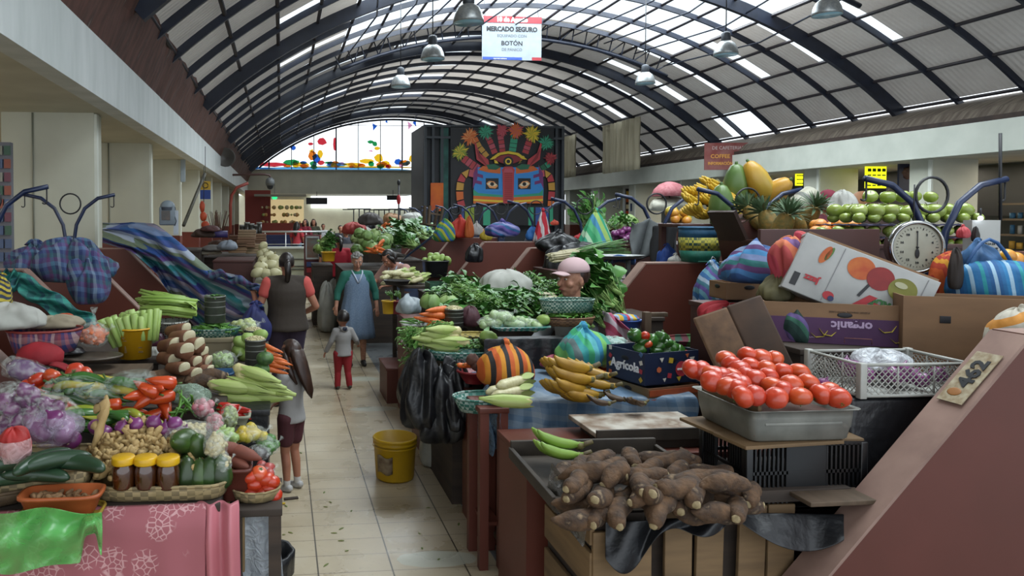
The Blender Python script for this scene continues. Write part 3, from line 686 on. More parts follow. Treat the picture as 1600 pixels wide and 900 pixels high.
def mk_orange_tomato(): return roundfruit('tomato', .04, [('#c0581c', '#b8401a')], .86, 5, .025)
def mk_apple(): return roundfruit('apple', .041, [('#7d8f3c', '#8a9a48'), ('#869543', '#738734'), ('#8f9c4f', '#7d8f3c')], .9, 5, .03, .25, 'stalk', .2)
def mk_pale_apple(): return roundfruit('apple', .046, [('#a0a660', '#8f9a4c'), ('#8c9848', '#a0a660')], .9, 5, .03, .25, 'stalk', .2)
def mk_red_apple(): return roundfruit('apple', .042, [('#6b1e22', '#83282a')], .9, 5, .03, .25, 'stalk', .2)
def mk_orange(): return roundfruit('orange', .042, [('#cc7a1e', '#d08a2e'), ('#d8924a', '#cc7a2a')], .95, 0, 0, .5, None, .05)
def mk_mango(): return roundfruit('mango', .045, [('#c9a02a', '#b8782a'), ('#8a9a3a', '#b8a03a')], 1.15, 0, 0, .4, 'stalk', .05)
def mk_potato():
 def f(i):
  b = B(); b.blob((0, 0, 0), (.045, .035, .032), nz=.3, nf=1.6, seed=i, seg=12, rings=8); return [('potato', b.mesh('potato', mat('potato_skin', '#8a6d4a', '#755a3a', .75, 9, .1)))]
 return variants(3, f)
def bulb(name, r, c1, c2, sz=.95, rough=.3):
 m = mat(name+'_skin', c1, c2, rough, 5, stretch=(1, 1, .2), coat=.2)
 b = B(); b.lathe([(r*.05, -r*sz*.95), (r*.5, -r*sz*.8), (r*.9, -r*sz*.4), (r, 0), (r*.93, r*sz*.35), (r*.7, r*sz*.65), (r*.32, r*sz*.9), (r*.13, r*sz*1.1), (r*.1, r*sz*1.4)], 16, lobes=9, la=.012)
 p = [(name, b.mesh(name, m))]; b = B()
 for k in range(9): a = k*.7; b.tube([(0, 0, -r*sz*.9), (r*.12*cos(a), r*.12*sin(a), -r*sz*1.08)], r*.02, 4)
 p.append(('root_tuft', b.mesh('root_tuft', mat('root_hair', '#a3927a')))); return p
def mk_red_onion(): return bulb('onion', .036, '#5b2050', '#7a3a70')
def mk_white_onion(): return bulb('onion', .037, '#b8b5a0', '#a8a888', .9)
def mk_avocado():
 def f(i):
  c = ['#3f5a24', '#2c3f1e', '#2f4a20'][i]
  b = B(); b.lathe([(.004, -.062), (.025, -.057), (.042, -.04), (.048, -.015), (.044, .012), (.034, .04), (.024, .06), (.012, .07), (.003, .072)], 18, wob=.002)
  p = [('avocado', b.mesh('avocado', mat('avocado_%d' % i, c, '#25351a', .3, 10, .06, bs=60)))]
  b = B(); b.cyl((0, 0, .068), (0, 0, .076), .005, .004, 6); p.append(('stem', b.mesh('stem', STEM))); return p
 return variants(3, f)
def mk_cucumber():
 def f(i):
  k = .02+.01*i; b = B(); n = 14
  pts = [(-.1+.2*t/n, k*sin(pi*t/n), 0) for t in range(n+1)]; rs = [.026*(sin(pi*min(.97, max(.05, t/n))))**.35 for t in range(n+1)]; rs[0] = .006; rs[-1] = .006
  b.tube(pts, rs, 14); return [('cucumber', b.mesh('cucumber', mat('cucumber_skin', '#26402a', '#1c3020', .32, 14, .05, stretch=(.2, 1, 1), c3='#48643a')))]
 return variants(3, f)
def mk_pepper():
 "long green chilli"
 def f(i):
  cs = [('#2f5a22', '#3b6b2a'), ('#3a6a2a', '#2c4e20'), ('#6b8a2a', '#b8a032')][i]
  b = B(); n = 10; pts = [(-.08+.16*t/n, .015*sin(t*.35+i), .006*sin(t*.5)) for t in range(n+1)]
  b.tube(pts, [.006, .016, .019, .02, .019, .018, .016, .013, .01, .006, .002], 10, flat=.8)
  p = [('green_pepper', b.mesh('green_pepper', mat('pepper_%d' % i, cs[0], cs[1], .22, 5, coat=.3)))]
  b = B(); b.tube([(-.08, 0, 0), (-.098, .002, .004), (-.112, .01, .01)], [.007, .004, .0045], 6); p.append(('stem', b.mesh('stem', STEM))); return p
 return variants(3, f)
def mk_orange_pepper():
 b = B(); b.tube([(-.06, 0, 0), (-.05, .002, 0), (-.02, .006, 0), (.02, .002, 0), (.06, -.006, 0)], [.006, .026, .026, .018, .003], 12)
 p = [('ripe_pepper', b.mesh('ripe_pepper', mat('ripe_pepper_skin', '#c04a1c', '#b0321a', .25, 5, coat=.3)))]
 b = B(); b.tube([(-.058, 0, 0), (-.08, .004, .006)], .004, 6); p.append(('stem', b.mesh('stem', STEM))); return p
def mk_red_chilli():
 b = B(); b.tube([(-.04, 0, 0), (-.03, .003, 0), (0, .005, .002), (.045, -.003, 0)], [.005, .012, .012, .002], 8)
 p = [('red_chilli', b.mesh('red_chilli', mat('red_chilli_skin', '#b0201c', '#c03020', .22, 8, coat=.4)))]
 b = B(); b.tube([(-.04, 0, 0), (-.055, .003, .004)], .003, 5); p.append(('stem', b.mesh('stem', STEM))); return p
def mk_bell():
 b = B(); b.lathe([(.004, -.03), (.022, -.034), (.034, -.022), (.038, .004), (.034, .028), (.02, .036), (.008, .028)], 20, lobes=4, la=.1)
 p = [('green_pepper', b.mesh('green_pepper', mat('bell_green', '#2c5220', '#3a6a2a', .2, 6, coat=.4)))]
 b = B(); b.tube([(0, 0, .026), (0, .003, .048)], .006, 6); p.append(('stem', b.mesh('stem', STEM))); return p
def mk_carrot():
 def f(i):
  b = B(); n = 8; b.tube([(-.09+.18*t/n, .004*sin(t+i), 0) for t in range(n+1)], [.012, .022, .023, .021, .019, .016, .013, .009, .003], 12)
  p = [('carrot', b.mesh('carrot', mat('carrot_skin', '#c25a1e', '#cb6a2c', .5, 30, .15, stretch=(3, .3, .3))))]
  b = B()
  for k in range(5): b.tube([(-.088, 0, 0), (-.105, .006*cos(k*1.3), .006*sin(k*1.3))], [.004, .002], 5)
  p.append(('stem_stub', b.mesh('stem_stub', STEM))); return p
 return variants(2, f)
def mk_ginger():
 def f(i):
  rr = random.Random(i); b = B(); pts = [Vector((0, 0, 0))]; d = Vector((1, 0, 0))
  for k in range(5):
   d = (d + Vector((rr.uniform(-.4, .4), rr.uniform(-.7, .7), rr.uniform(-.4, .5)))).normalized(); pts.append(pts[-1]+d*.026)
  b.tube(pts, [.009, .017, .013, .018, .014, .008], 9)
  for k in range(7):
   p = pts[rr.randrange(1, 5)]; dd = Vector((rr.uniform(-1, 1), rr.uniform(-1, 1), rr.uniform(-.3, 1))).normalized(); L_ = rr.uniform(.025, .045)
   b.tube([p, p+dd*L_*.5, p+dd*L_], [.013, .0105, .014 if rr.random() < .5 else .008], 8)
  for v in b.b.verts: v.co -= (pts[0]+pts[-1])/2
  b.ball_noise(.004, 40, i)
  return [('ginger_root', b.mesh('ginger_root', mat('ginger_skin', '#b39a68', '#9c8050', .7, 18, .25, c3='#c9b488', bs=70)))]
 return variants(5, f)
CASS = mat('cassava_bark', '#5c422a', '#33251b', .85, 16, .9, c3='#8f785c', bs=40)
def mk_cassava():
 def f(i):
  b = B(); n = 12; k = .02*(i-1); L_ = .125
  rs = [.006, .016, .028, .036, .04, .042, .042, .041, .04, .038, .036, .03, .02]
  b.tube([(-L_+2*L_*t/n, k*sin(pi*t/n), .006*sin(t)) for t in range(n+1)], rs, 14); b.ball_noise(.005, 22, i)
  p = [('cassava_root', b.mesh('cassava_root', CASS))]
  b = B(); b.blob((L_+.001, 0, 0), (.006, .017, .017), nz=.2); p.append(('cut_end', b.mesh('cut_end', mat('cut_end', '#9a8a68', '#7a6a4a', .7, 60)))); return p
 return variants(4, f)
def mk_cassava_cut():
 "peeled-ended cassava log, white face forward (+x)"
 def f(i):
  r = .034+.004*i; b = B(); b.tube([(-.12, 0, 0), (-.1, 0, 0), (-.02, .004, 0), (.03, 0, 0)], [r*.5, r*.85, r, r*.98], 16); b.ball_noise(.002, 30, i)
  p = [('cut_cassava', b.mesh('cut_cassava', mat('cassava_brown', '#7a5036', '#5f3c28', .75, 8, .3, c3='#9a7a5a')))]
  b = B(); b.tube([(.0, 0, 0), (.031, 0, 0), (.034, 0, 0)], [r*.9, r*.95, r*.86], 18);
  for v in b.b.verts:
   v.co.x += v.co.z*.45
  p.append(('white_flesh', b.mesh('white_flesh', mat('cassava_flesh', '#c9c2a4', '#bdb592', .6, 30)))); return p
 return variants(3, f)
def mk_corn():
 "fresh maize, husk part open, ear toward -x, stalk end +x"
 def f(i):
  rr = random.Random(i+20); b = B(); n = 14; rows = 14
  out = []
  for t in range(n*2+1):
   x = -.105+.17*t/(n*2); r = .026*min(1, (.25+ (x+.105)/.03)) if x < -.08 else .026
   out.append([Vector((x, r*cos(2*pi*k/28)*(1+.05*(k % 2)-.03*(t % 2)), r*sin(2*pi*k/28)*(1+.05*(k % 2)-.03*(t % 2)))) for k in range(28)])
  b.rings(out); cob = b
  H = B()
  for k in range(7):
   a0 = 2*pi*k/7 + rr.uniform(-.2, .2); op = rr.uniform(.0, .006); span = 1.15; L0 = -.105 + rr.uniform(-.01, .05) + (.06 if (k % 7) in (1, 2) else 0)
   def fn(u, v):
    x = L0 + (.15-L0)*u; a = a0 + (v-.5)*span*(.6+.4*sin(pi*min(1, u*1.1)))
    r = (.0295+op+.003*(k % 2))*(1 if u > .25 else .8+.8*u) * (1 - max(0, (x-.06)/.095)*.72)
    if u < .15: a = a0 + (v-.5)*span*u/.15*.67
    return (x, r*cos(a), r*sin(a))
   H.sheet(fn, 8, 4)
  H.tube([(.1, 0, 0), (.17, 0, 0)], [.014, .009], 8)
  return [('corn_husk', H.mesh('corn_husk', mat('corn_husk', '#8fa352', '#a5b26e', .6, 40, .3, stretch=(.08, 1, 1), c3='#b8bd86'), fixn=False)), ('corn_cob', cob.mesh('corn_cob', mat('corn_kernels', '#c6bd8a', '#b9b27c', .4, 60, .3)))]
 return variants(3, f)
def mk_pale_corn():
 b = B(); out = []
 for t in range(29):
  x = -.1+.2*t/28; r = .027*min(1, .35+(x+.1)/.05) if x < -.06 else .027*(1-max(0, x-.04)*4)
  out.append([Vector((x, r*cos(2*pi*k/28)*(1+.06*(k % 2)-.03*(t % 2)), r*sin(2*pi*k/28)*(1+.06*(k % 2)-.03*(t % 2)))) for k in range(28)])
 b.rings(out); p = [('corn_cob', b.mesh('corn_cob', mat('corn_kernels_pale', '#c3bd96', '#b0aa7e', .45, 60, .3)))]
 H = B()
 for k in range(5):
  a = 2*pi*k/5; H.leaf((.05, .024*cos(a), .024*sin(a)), (1, cos(a)*.1, sin(a)*.1), (0, cos(a), sin(a)), .09, .04, .05)
 H.cyl((.06, 0, 0), (.12, 0, 0), .018, .009, 8); p.append(('husk_stub', H.mesh('husk_stub', mat('corn_husk', '#8fa352')))); return p
def banana_hand(name, n, cA, cB, cC, r=.021, L_=.2, rows=1, spots=True):
 b = B(); m = mat(name+cA, cA, cB, .45, 8, .05, c3=cC, stretch=(.6, 1, 1))
 for rw in range(rows):
  for k in range(n):
   a = (k-(n-1)/2)*.2; pts = []; rs = []; lift = (.032-.012*rw)*(rw+.3)
   for t in range(9):
    u = t/8; ang = u*1.35-.15; x = L_*.62*sin(ang)*(1-.12*rw); z = -L_*.33*(1-cos(ang))*-1 + lift - .0*u
    q = Vector((x, 0, z)); rad = Vector((0, 0, 0)); pts.append(Vector((q.x*cos(a)-k*.001, q.x*sin(a)*1.15+a*.03, q.z + .004*((k*7) % 3)))); rs.append(r*[.35, .5, .9, 1, 1, .98, .85, .5, .22][t])
   b.tube(pts, rs, 7)
 p = [(name, b.mesh(name, m))]
 b = B(); b.blob((-.005, 0, .01*rows), (.022, .03, .02*rows), nz=.3); b.cyl((-.01, 0, .01), (-.07, 0, .03), .014, .011, 8); p.append(('crown_stem', b.mesh('crown_stem', mat('banana_crown', '#4a3c24', '#6b6a32', .7, 20)))); return p
def mk_banana(): return banana_hand('banana_hand', 6, '#b8962c', '#c9a838', '#7a8a30', .018, .19, 2)
def mk_plantain(): return banana_hand('plantain_hand', 5, '#ab8626', '#8a661e', '#2b1f14', .03, .36, 1)
def mk_dark_plantain(): return banana_hand('plantain_hand', 4, '#4a3620', '#2b1f16', '#9a7826', .022, .3, 1)
def mk_green_plantain(): return banana_hand('plantain_hand', 3, '#6b8a34', '#7d9a3c', '#a59a3a', .026, .36, 1)
def mk_papaya():
 def f(i):
  c = [('#b8862e', '#a88c34', '#5a7038'), ('#4c6836', '#62783c', '#b0842e')][i]
  b = B(); b.lathe([(.005, -.16), (.04, -.15), (.07, -.1), (.082, -.03), (.078, .04), (.06, .1), (.035, .145), (.01, .16)], 18, lobes=5, la=.04)
  p = [('papaya', b.mesh('papaya', mat('papaya_%d' % i, c[0], c[1], .35, 3, c3=c[2], stretch=(1, 1, .4))))]
  b = B(); b.cyl((0, 0, .15), (0, 0, .175), .012, .009, 8); p.append(('stem', b.mesh('stem', STEM))); return p
 return variants(2, f)
def mk_pineapple():
 b = B(); out = []
 for t in range(15):
  u = t/14; r = .065*sin(pi*(.1+.8*u))**.45
  out.append([Vector((r*cos(2*pi*k/20)*(1+.05*((k+t) % 2)), r*sin(2*pi*k/20)*(1+.05*((k+t) % 2)), .2*u-.1)) for k in range(20)])
 b.rings(out); p = [('pineapple', b.mesh('pineapple', mat('pineapple_skin', '#8a6a2c', '#5f5a2a', .7, 30, .5)))]
 b = B(); rr = random.Random(4)
 for k in range(46):
  a = k*2.4; e = .15+1.25*(k/46); L_ = .17-.07*(k/46); d = Vector((cos(a)*cos(e), sin(a)*cos(e), sin(e)))
  b.leaf(Vector((cos(a)*.02, sin(a)*.02, .09+.03*k/46)), d, (0, 0, 1), L_, .022, .25*(1-k/46), .3)
 p.append(('leaf_crown', b.mesh('leaf_crown', mat('pineapple_leaf', '#52684a', '#3b5236', .5, 20), fixn=False))); return p
def mk_cabbage():
 def f(i):
  c = [('#7f9a5a', '#9ab074'), ('#5f7f42', '#7f9a58')][i]
  b = B(); b.blob((0, 0, .07), (.075, .075, .068), nz=.1, nf=3, seed=i)
  p = [('cabbage', b.mesh('cabbage', mat('cabbage_%d' % i, c[0], c[1], .5, 9, .3)))]; b = B(); rr = random.Random(i)
  for k in range(9):
   a = k*.72;
   def fn(u, v):
    th = -.35+1.6*u; ph = a+(v-.5)*1.5*(.5+.5*sin(pi*u)); r = .083+.01*(k % 2)+.018*max(0, u-.55)*rr.random()+.004*sin(v*16+k)
    return (r*cos(th)*cos(ph), r*cos(th)*sin(ph), .07+r*sin(th)*.9)
   b.sheet(fn, 6, 6)
  p.append(('outer_leaf', b.mesh('outer_leaf', mat('cabbage_leaf_%d' % i, c[0], c[1], .5, 12, .3, c3='#b3c096'), fixn=False))); return p
 return variants(2, f)
def mk_lettuce():
 b = B(); rr = random.Random(8)
 for k in range(26):
  a = k*2.4; e = .3+1.1*k/26; L_ = .13-.04*k/26; d = Vector((cos(a)*cos(e), sin(a)*cos(e), sin(e)))
  b.leaf((cos(a)*.01, sin(a)*.01, .01), d, (0, 0, 1), L_, .12, .35, .45, 5)
 for v in b.b.verts: v.co.z += .012*noise.noise(v.co*60)
 return [('lettuce', b.mesh('lettuce', mat('lettuce_leaf', '#7d9c4e', '#94ae62', .5, 14, .2, c3='#a9bd80'), fixn=False))]
def leafy(name, n, L_, W, c, spread=.8, stemc='#7a9a50', bend=.5, seed=0, stems=True, nl=4, fold=.25):
 rr = random.Random(seed); b = B(); s_ = B()
 for k in range(n):
  a = rr.uniform(-spread, spread); e = rr.uniform(-.05, .75); d = Vector((cos(a)*cos(e), sin(a)*cos(e), sin(e)))
  l1 = L_*rr.uniform(.45, .95); base = Vector((rr.uniform(-.01, .01), rr.uniform(-.02, .02), rr.uniform(.01, .04)))
  tip = base + d*l1; tip.z -= .12*l1
  if stems: s_.tube([base, base+d*l1*.5, tip], [.003, .0025, .0015], 4)
  for j in range(nl):
   t = .55+.45*j/max(1, nl-1); q = base.lerp(tip, t); dd = (d + Vector((rr.uniform(-.6, .6), rr.uniform(-.6, .6), rr.uniform(-.2, .6)))).normalized()
   b.leaf(q, dd, (rr.uniform(-.3, .3), rr.uniform(-.3, .3), 1), W*rr.uniform(1.2, 2.0), W*rr.uniform(.7, 1.1), bend, fold, 3)
 s_.cyl((-.03, 0, .02), (.03, 0, .025), .016, .02, 8)
 return [(name, b.mesh(name, mat(name+'_leaf', *c, rough=.45, ns=9), fixn=False)), ('stalks', s_.mesh('stalks', mat(name+'_stalk', stemc, None, .5)))]
def mk_herb(): return [leafy('herb_bunch', 42, .22, .022, ('#44702f', '#5c8a3c'), .7, seed=i, nl=7) for i in range(2)]
def mk_spinach(): return [leafy('leaf_bunch', 26, .26, .05, ('#3a682c', '#52853c'), .6, '#8aa860', .4, seed=i+5, nl=3) for i in range(2)]
def mk_chard(): return [leafy('leaf_bunch', 16, .3, .1, ('#3a682c', '#55853a'), .55, '#a8b884', .5, seed=i+9, nl=2) for i in range(2)]
def mk_light_leaf(): return [leafy('leaf_bunch', 24, .22, .045, ('#6d9444', '#85aa55'), .8, '#9ab070', .4, seed=i+15, nl=3) for i in range(2)]
def mk_fennel():
 rr = random.Random(2); b = B()
 for k in range(90):
  a = rr.uniform(-.7, .7); e = rr.uniform(-.05, .5); d = Vector((cos(a)*cos(e), sin(a)*cos(e), sin(e))); l = .3*rr.uniform(.5, 1)
  p0 = Vector((0, rr.uniform(-.03, .03), .02)); p1 = p0+d*l; b.tube([p0, p0.lerp(p1, .5)+Vector((0, 0, .01)), p1-Vector((0, 0, .03))], [.0022, .0016, .0008], 4)
  for j in range(6):
   q = p0.lerp(p1, rr.uniform(.4, 1)); b.leaf(q, d+Vector((rr.uniform(-.8, .8), rr.uniform(-.8, .8), rr.uniform(-.4, .4))), (0, 0, 1), .05, .008, .3, 0, 2)
 return [('fennel_bunch', b.mesh('fennel_bunch', mat('fennel_leaf', '#5f8a3a', '#78a048', .5, 9), fixn=False))]
def mk_spring_onion():
 rr = random.Random(5); g = B(); wv = B()
 for k in range(22):
  y = rr.uniform(-.05, .05); z = rr.uniform(.01, .06); a = rr.uniform(-.12, .12); L_ = rr.uniform(.3, .42)
  p = Vector((-.2, y*.7, z)); q = Vector((-.02, y, z)); e = Vector((L_-.05, y+L_*a*1.4, z+rr.uniform(-.03, .04)))
  wv.tube([p, p.lerp(q, .15), q], [.009, .0075, .0055], 6); wv.tube([p, p+Vector((-.02, rr.uniform(-.01, .01), 0))], [.006, .001], 5)
  g.tube([q, q.lerp(e, .5)+Vector((0, 0, .008)), e], [.0058, .007, .003], 6, flat=.5)
 return [('spring_onion_bunch', g.mesh('spring_onion_bunch', mat('scallion_green', '#3f6a33', '#4f7d3a', .4, 8))), ('white_bulb_end', wv.mesh('white_bulb_end', mat('scallion_white', '#b5ae92', '#a39a78', .5, 14)))]
def mk_celery():
 "standing bundle of pale stalks, cut end up"
 rr = random.Random(3); b = B()
 for k in range(34):
  a = k*2.4; r = .018*sqrt(k)*.62; p = Vector((r*cos(a), r*sin(a), 0)); lean = .35+rr.uniform(-.1, .1); h = .13*rr.uniform(.75, 1.1)
  q = p*(1+lean*.9) + Vector((0, 0, h));
  b.tube([p, p.lerp(q, .5), q, q+Vector((0, 0, .002))], [.012, .0145, .017, .012], 7)
 return [('celery_bundle', b.mesh('celery_bundle', mat('celery_stalk', '#8aa455', '#9db46a', .45, 20, .3, stretch=(1, 1, .12), c3='#b3c488')))]
def mk_lying_celery():
 rr = random.Random(6); b = B()
 for k in range(26):
  y = rr.uniform(-.07, .07); z = rr.uniform(0, .09); L_ = rr.uniform(.16, .3)
  b.tube([(-L_/2, y*.7, z), (0, y, z+.01), (L_/2, y*1.1, z+.005)], [.012, .017, .019], 7, flat=.6)
 for k in range(8): b.leaf((rr.uniform(-.1, .12), rr.uniform(-.07, .07), .08), (1, rr.uniform(-.6, .6), .3), (0, 0, 1), .1, .07, .5)
 return [('celery_bundle', b.mesh('celery_bundle', mat('celery_lying', '#7d9c44', '#92ac54', .45, 14, .3, stretch=(.2, 1, 1), c3='#a5ba6e')))]
def mk_gourd():
 "big pale squash"
 def f(i):
  b = B(); b.blob((0, 0, 0), (.14, .12, .1), nz=.12, nf=1.4, seed=i, seg=18, rings=12); p = [('pale_squash', b.mesh('pale_squash', mat('pale_squash_skin', '#bdb892', '#aca67c', .5, 5)))]
  b = B(); b.tube([(0, 0, .09), (.01, 0, .12), (.03, 0, .135)], [.016, .011, .012], 7); p.append(('stem', b.mesh('stem', mat('squash_stem', '#8a8450')))); return p
 return variants(3, f)
def mk_chayote():
 b = B(); b.lathe([(.004, -.05), (.02, -.046), (.037, -.02), (.04, .008), (.03, .04), (.016, .056), (.003, .058)], 16, lobes=5, la=.06)
 return [('chayote', b.mesh('chayote', mat('chayote_skin', '#8fa85a', '#7f9a4a', .5, 9, .1)))]
def mk_sweet_potato():
 def f(i):
  b = B(); b.tube([(-.11, 0, 0), (-.08, .004, 0), (-.02, .01, 0), (.05, .004, 0), (.11, -.01, 0)], [.006, .024, .038, .03, .006], 12); b.ball_noise(.004, 20, i)
  return [('sweet_potato', b.mesh('sweet_potato', mat('sweet_potato_skin', '#7a4232', '#6a382a', .7, 9, .2)))]
 return variants(2, f)
def mk_bean_pod():
 b = B(); b.tube([(-.06, 0, 0), (-.02, .006, .002), (.03, .004, 0), (.065, -.006, 0)], [.002, .006, .006, .0015], 6); return [('bean_pod', b.mesh('bean_pod', mat('bean_green', '#4a7a2c', '#5d8c38', .4, 9)))]
# loose small stuff no one could count: a dish of it
def grains(n, rx, ry, h, r, m, parent=None, name='grains', elong=1, seed=0, flat=False):
 rr = random.Random(seed); b = B()
 b.blob((0, 0, 0), (rx*.98, ry*.98, h*.9), low=-.002, seg=18)
 for k in range(n):
  a = rr.uniform(0, 2*pi); q = sqrt(rr.random()); x, y = rx*q*cos(a), ry*q*sin(a); z = h*sqrt(max(0, 1-q*q))*.92
  b.blob((x, y, z), (r*elong, r, r*.8), rot=(rr.uniform(-1, 1), rr.uniform(-1, 1), rr.uniform(0, 6)), seg=6, rings=4)
 o = b.obj(name, m, parent); o['kind'] = 'stuff'; return o
# ================= CONTAINERS AND CLOTH =================
TIN = mat('dented_tin', '#6e7069', '#5a5c56', .5, 14, .1, metal=.35)
def open_pail(b, r0, r1, h, seg=28, th=.004, rim=.006, sx=1, sy=1, lobes=0, la=0):
 b.lathe([(0.002, 0), (r0, 0), (r1, h), (r1+rim, h), (r1+rim, h-.01), (r1+rim*.9, h+.003), (r1-th, h+.002), (r0-th, th), (.002, th)], seg, sx=sx, sy=sy, lobes=lobes, la=la)
def tin_of(loc, r, h, words_, grain_m, name='measuring_tin', heapn=120, leafy_=None, gr=.005, elong=1):
 t = thing(name, words_, 'tin', loc)
 b = B(); open_pail(b, r, r, h, 24, .003, .002)
 for z in (h*.3, h*.6, h*.8): b.lathe([(r, z-.003), (r+.002, z), (r, z+.003)], 24, cap=False)
 b.obj('tin_wall', TIN, t)
 if leafy_:
  b = B(); rr = random.Random(1)
  for k in range(60): a = rr.uniform(0, 6.3); b.leaf((r*.6*cos(a)*rr.random(), r*.6*sin(a)*rr.random(), h-.01), (cos(a), sin(a), rr.uniform(.1, 1.4)), (0, 0, 1), r*.8, r*.3, .4)
  o = b.obj('greens', leafy_, t, fixn=False); o['kind'] = 'stuff'
 else:
  g = grains(heapn, r*.96, r*.96, r*.45, gr, grain_m, t, 'shelled_grains', elong); g.location = (0, 0, h-.008)
 return t
def crate_box(name, loc, size, rot, m, words_, cat='box', th=.006, flaps=False, handle=True, m2=None, group=None):
 "open cardboard box with wall thickness and hand holes drawn as dark slots"
 t = thing(name, words_, cat, loc, rot, group); w_, d, h = size
 b = B()
 b.box((0, 0, th/2), (w_, d, th))
 for sx in (-1, 1): b.box((sx*(w_/2-th/2), 0, h/2), (th, d, h))
 for sy in (-1, 1): b.box((0, sy*(d/2-th/2), h/2), (w_-2*th, th, h))
 b.obj('box_walls', m, t)
 if handle:
  b = B(); b.blob((0, -d/2-.001, h*.72), (.035, .002, .014), seg=12, rings=6); b.obj('hand_hole', BLACK, t)
  b = B(); b.blob((-w_/2-.001, 0, h*.72), (.002, .035, .014), seg=12, rings=6); b.obj('hand_hole', BLACK, t)
 if flaps:
  for sx in (-1, 1):
   b = B(); b.box((sx*(w_/2+.03), 0, h+.02), (.09, d*.95, .004), rot=(0, sx*.6, 0)); b.obj('flap', m2 or m, t)
 return t
def woven_tray(name, loc, rx, ry, h, m, words_, cat='basket', rot=0, flare=1.12, rim=None, lobe=0, squarish=.0, seg=36, th=.006):
 t = thing(name, words_, cat, loc, rot); b = B()
 def ring(k, z, o_):
  out = []
  for i in range(seg):
   a = 2*pi*i/seg; e = 2/(2+squarish*6); x = abs(cos(a))**e*(1 if cos(a) > 0 else -1); y = abs(sin(a))**e*(1 if sin(a) > 0 else -1)
   out.append(Vector((x*(rx*k+o_), y*(ry*k+o_), z+.004*noise.noise(Vector((x*3, y*3, z))))))
  return out
 b.rings([ring(.02, 0, 0), ring(1/flare, 0, 0), ring((1+1/flare)/2, h*.5, 0), ring(1, h, 0), ring(1, h, -th), ring(1/flare, th, -th), ring(.02, th, 0)])
 b.obj('woven_wall', m, t)
 b = B(); b.tube(ring(1, h, -th/2)+[ring(1, h, -th/2)[0]], .007 if rx > .12 else .005, 6, cap=False); b.obj('rim', rim or m, t)
 return t
def sack(name, loc, rad, m, words_, cat='bag', knot=True, rot=0, nz=.22, seed=1, group=None, nf=2.2, knot_h=.35, sub=True, ear=1.0):
 "tied cloth or plastic bundle: slumped creased body with a gathered neck"
 t = thing(name, words_, cat, loc, rot, group); rx, ry, rz = rad; b = B()
 prof = [(.05, 0), (.6, 0), (.88, .04), (1.0, .16), (1.03, .32), (.99, .46), (.92, .6), (.8, .71), (.64, .81), (.46, .89), (.3, .95), (.2, .99), (.14, 1.04)] if knot else [(.05, 0), (.6, 0), (.9, .05), (1.02, .2), (1.0, .42), (.93, .6), (.82, .75), (.66, .87), (.45, .95), (.22, .99), (.04, 1.0)]
 out = []; sq = Vector((seed*3.3, seed*1.7, seed*.9))
 for r, z in prof:
  ring = []
  for k in range(52):
   a = 2*pi*k/52; q = Vector((cos(a), sin(a), z*1.3)); g = noise.noise(q*nf*.6+sq); h = noise.noise(q*nf*1.7+sq+Vector((g*2, 0, 0)))
   cr = 1-abs(noise.noise(Vector((cos(a)*2.1, sin(a)*2.1, z*1.6))*1.25*nf*.6+sq*1.9))*2.2
   f = 1 + nz*(g*1.1+.45*h) + nz*.34*max(-.3, cr) + (.07*max(0, z-.2)*sin(a*(9+seed % 4)+seed+3*g) if knot else 0)
   ring.append(Vector((r*rx*cos(a)*f, r*ry*sin(a)*f, max(0, z*rz*(1+.5*nz*(g+.5*h)*(z > .3)) + .02*rz*h*(z > .05)))))
  out.append(ring)
 b.rings(out); b.obj('bundle_body', m, t, mod='sub')
 if knot:
  b = B(); b.blob((0, 0, rz*1.05), (rx*.16, ry*.14, rz*.09), nz=.3, seed=seed)
  for s_ in (-1, 1, .3): b.leaf((0, 0, rz*1.05), (s_, .3*s_, .7), (0, 1, 0), rx*knot_h*2*ear, rx*.35, .5, .3)
  b.obj('knot', m, t, mod=.004)
 return t
def draped(name, loc, fn, nu, nv, m, words_, cat='cloth', th=.004, rot=0, kind=None):
 b = B(); b.sheet(fn, nu, nv); o = b.obj(name, m, None, loc, (0, 0, rot), mod=th); m_ = o.modifiers.new('soft', 'SUBSURF'); m_.levels = m_.render_levels = 1
 return tag(o, words_, cat)
def cap_bag(loc, rad, m_in, words_, name='produce_bag', fill=None, seed=0, rot=0, cat='bag', n=26, r=.012, elong=1, filmc='#dfe6df', t_=.72, grp=None, kind='thing'):
 "clear plastic bag of small goods, knotted"
 t = thing(name, words_, cat, loc, rot, grp); rr = random.Random(seed); rx, ry, rz = rad
 b = B()
 for k in range(n):
  u = Vector((rr.gauss(0, 1), rr.gauss(0, 1), rr.gauss(0, 1))).normalized()*(rr.random()**.4)*.86
  b.blob((u.x*rx, u.y*ry, rz + u.z*rz*.9), (r*elong, r, r*.9), rot=(rr.uniform(-1, 1), rr.uniform(-1, 1), rr.uniform(0, 6)), seg=8, rings=6)
 b.blob((0, 0, rz*.95), (rx*.8, ry*.8, rz*.75), seg=12)
 g = b.obj('bagged_goods', m_in, t); g['kind'] = 'stuff'
 b = B(); b.blob((0, 0, rz), (rx*1.04, ry*1.04, rz*1.02), nz=.16, nf=2.5, seed=seed, seg=20, rings=14, low=-rz)
 b.tube([(rx*.8, 0, rz*1.3), (rx*1.1, .0, rz*1.5), (rx*1.3, .01, rz*1.75)], [rx*.2, rx*.05, rx*.22], 10)
 b.obj('clear_film', film('clear_film_%s' % filmc, filmc, t_), t)
 return t
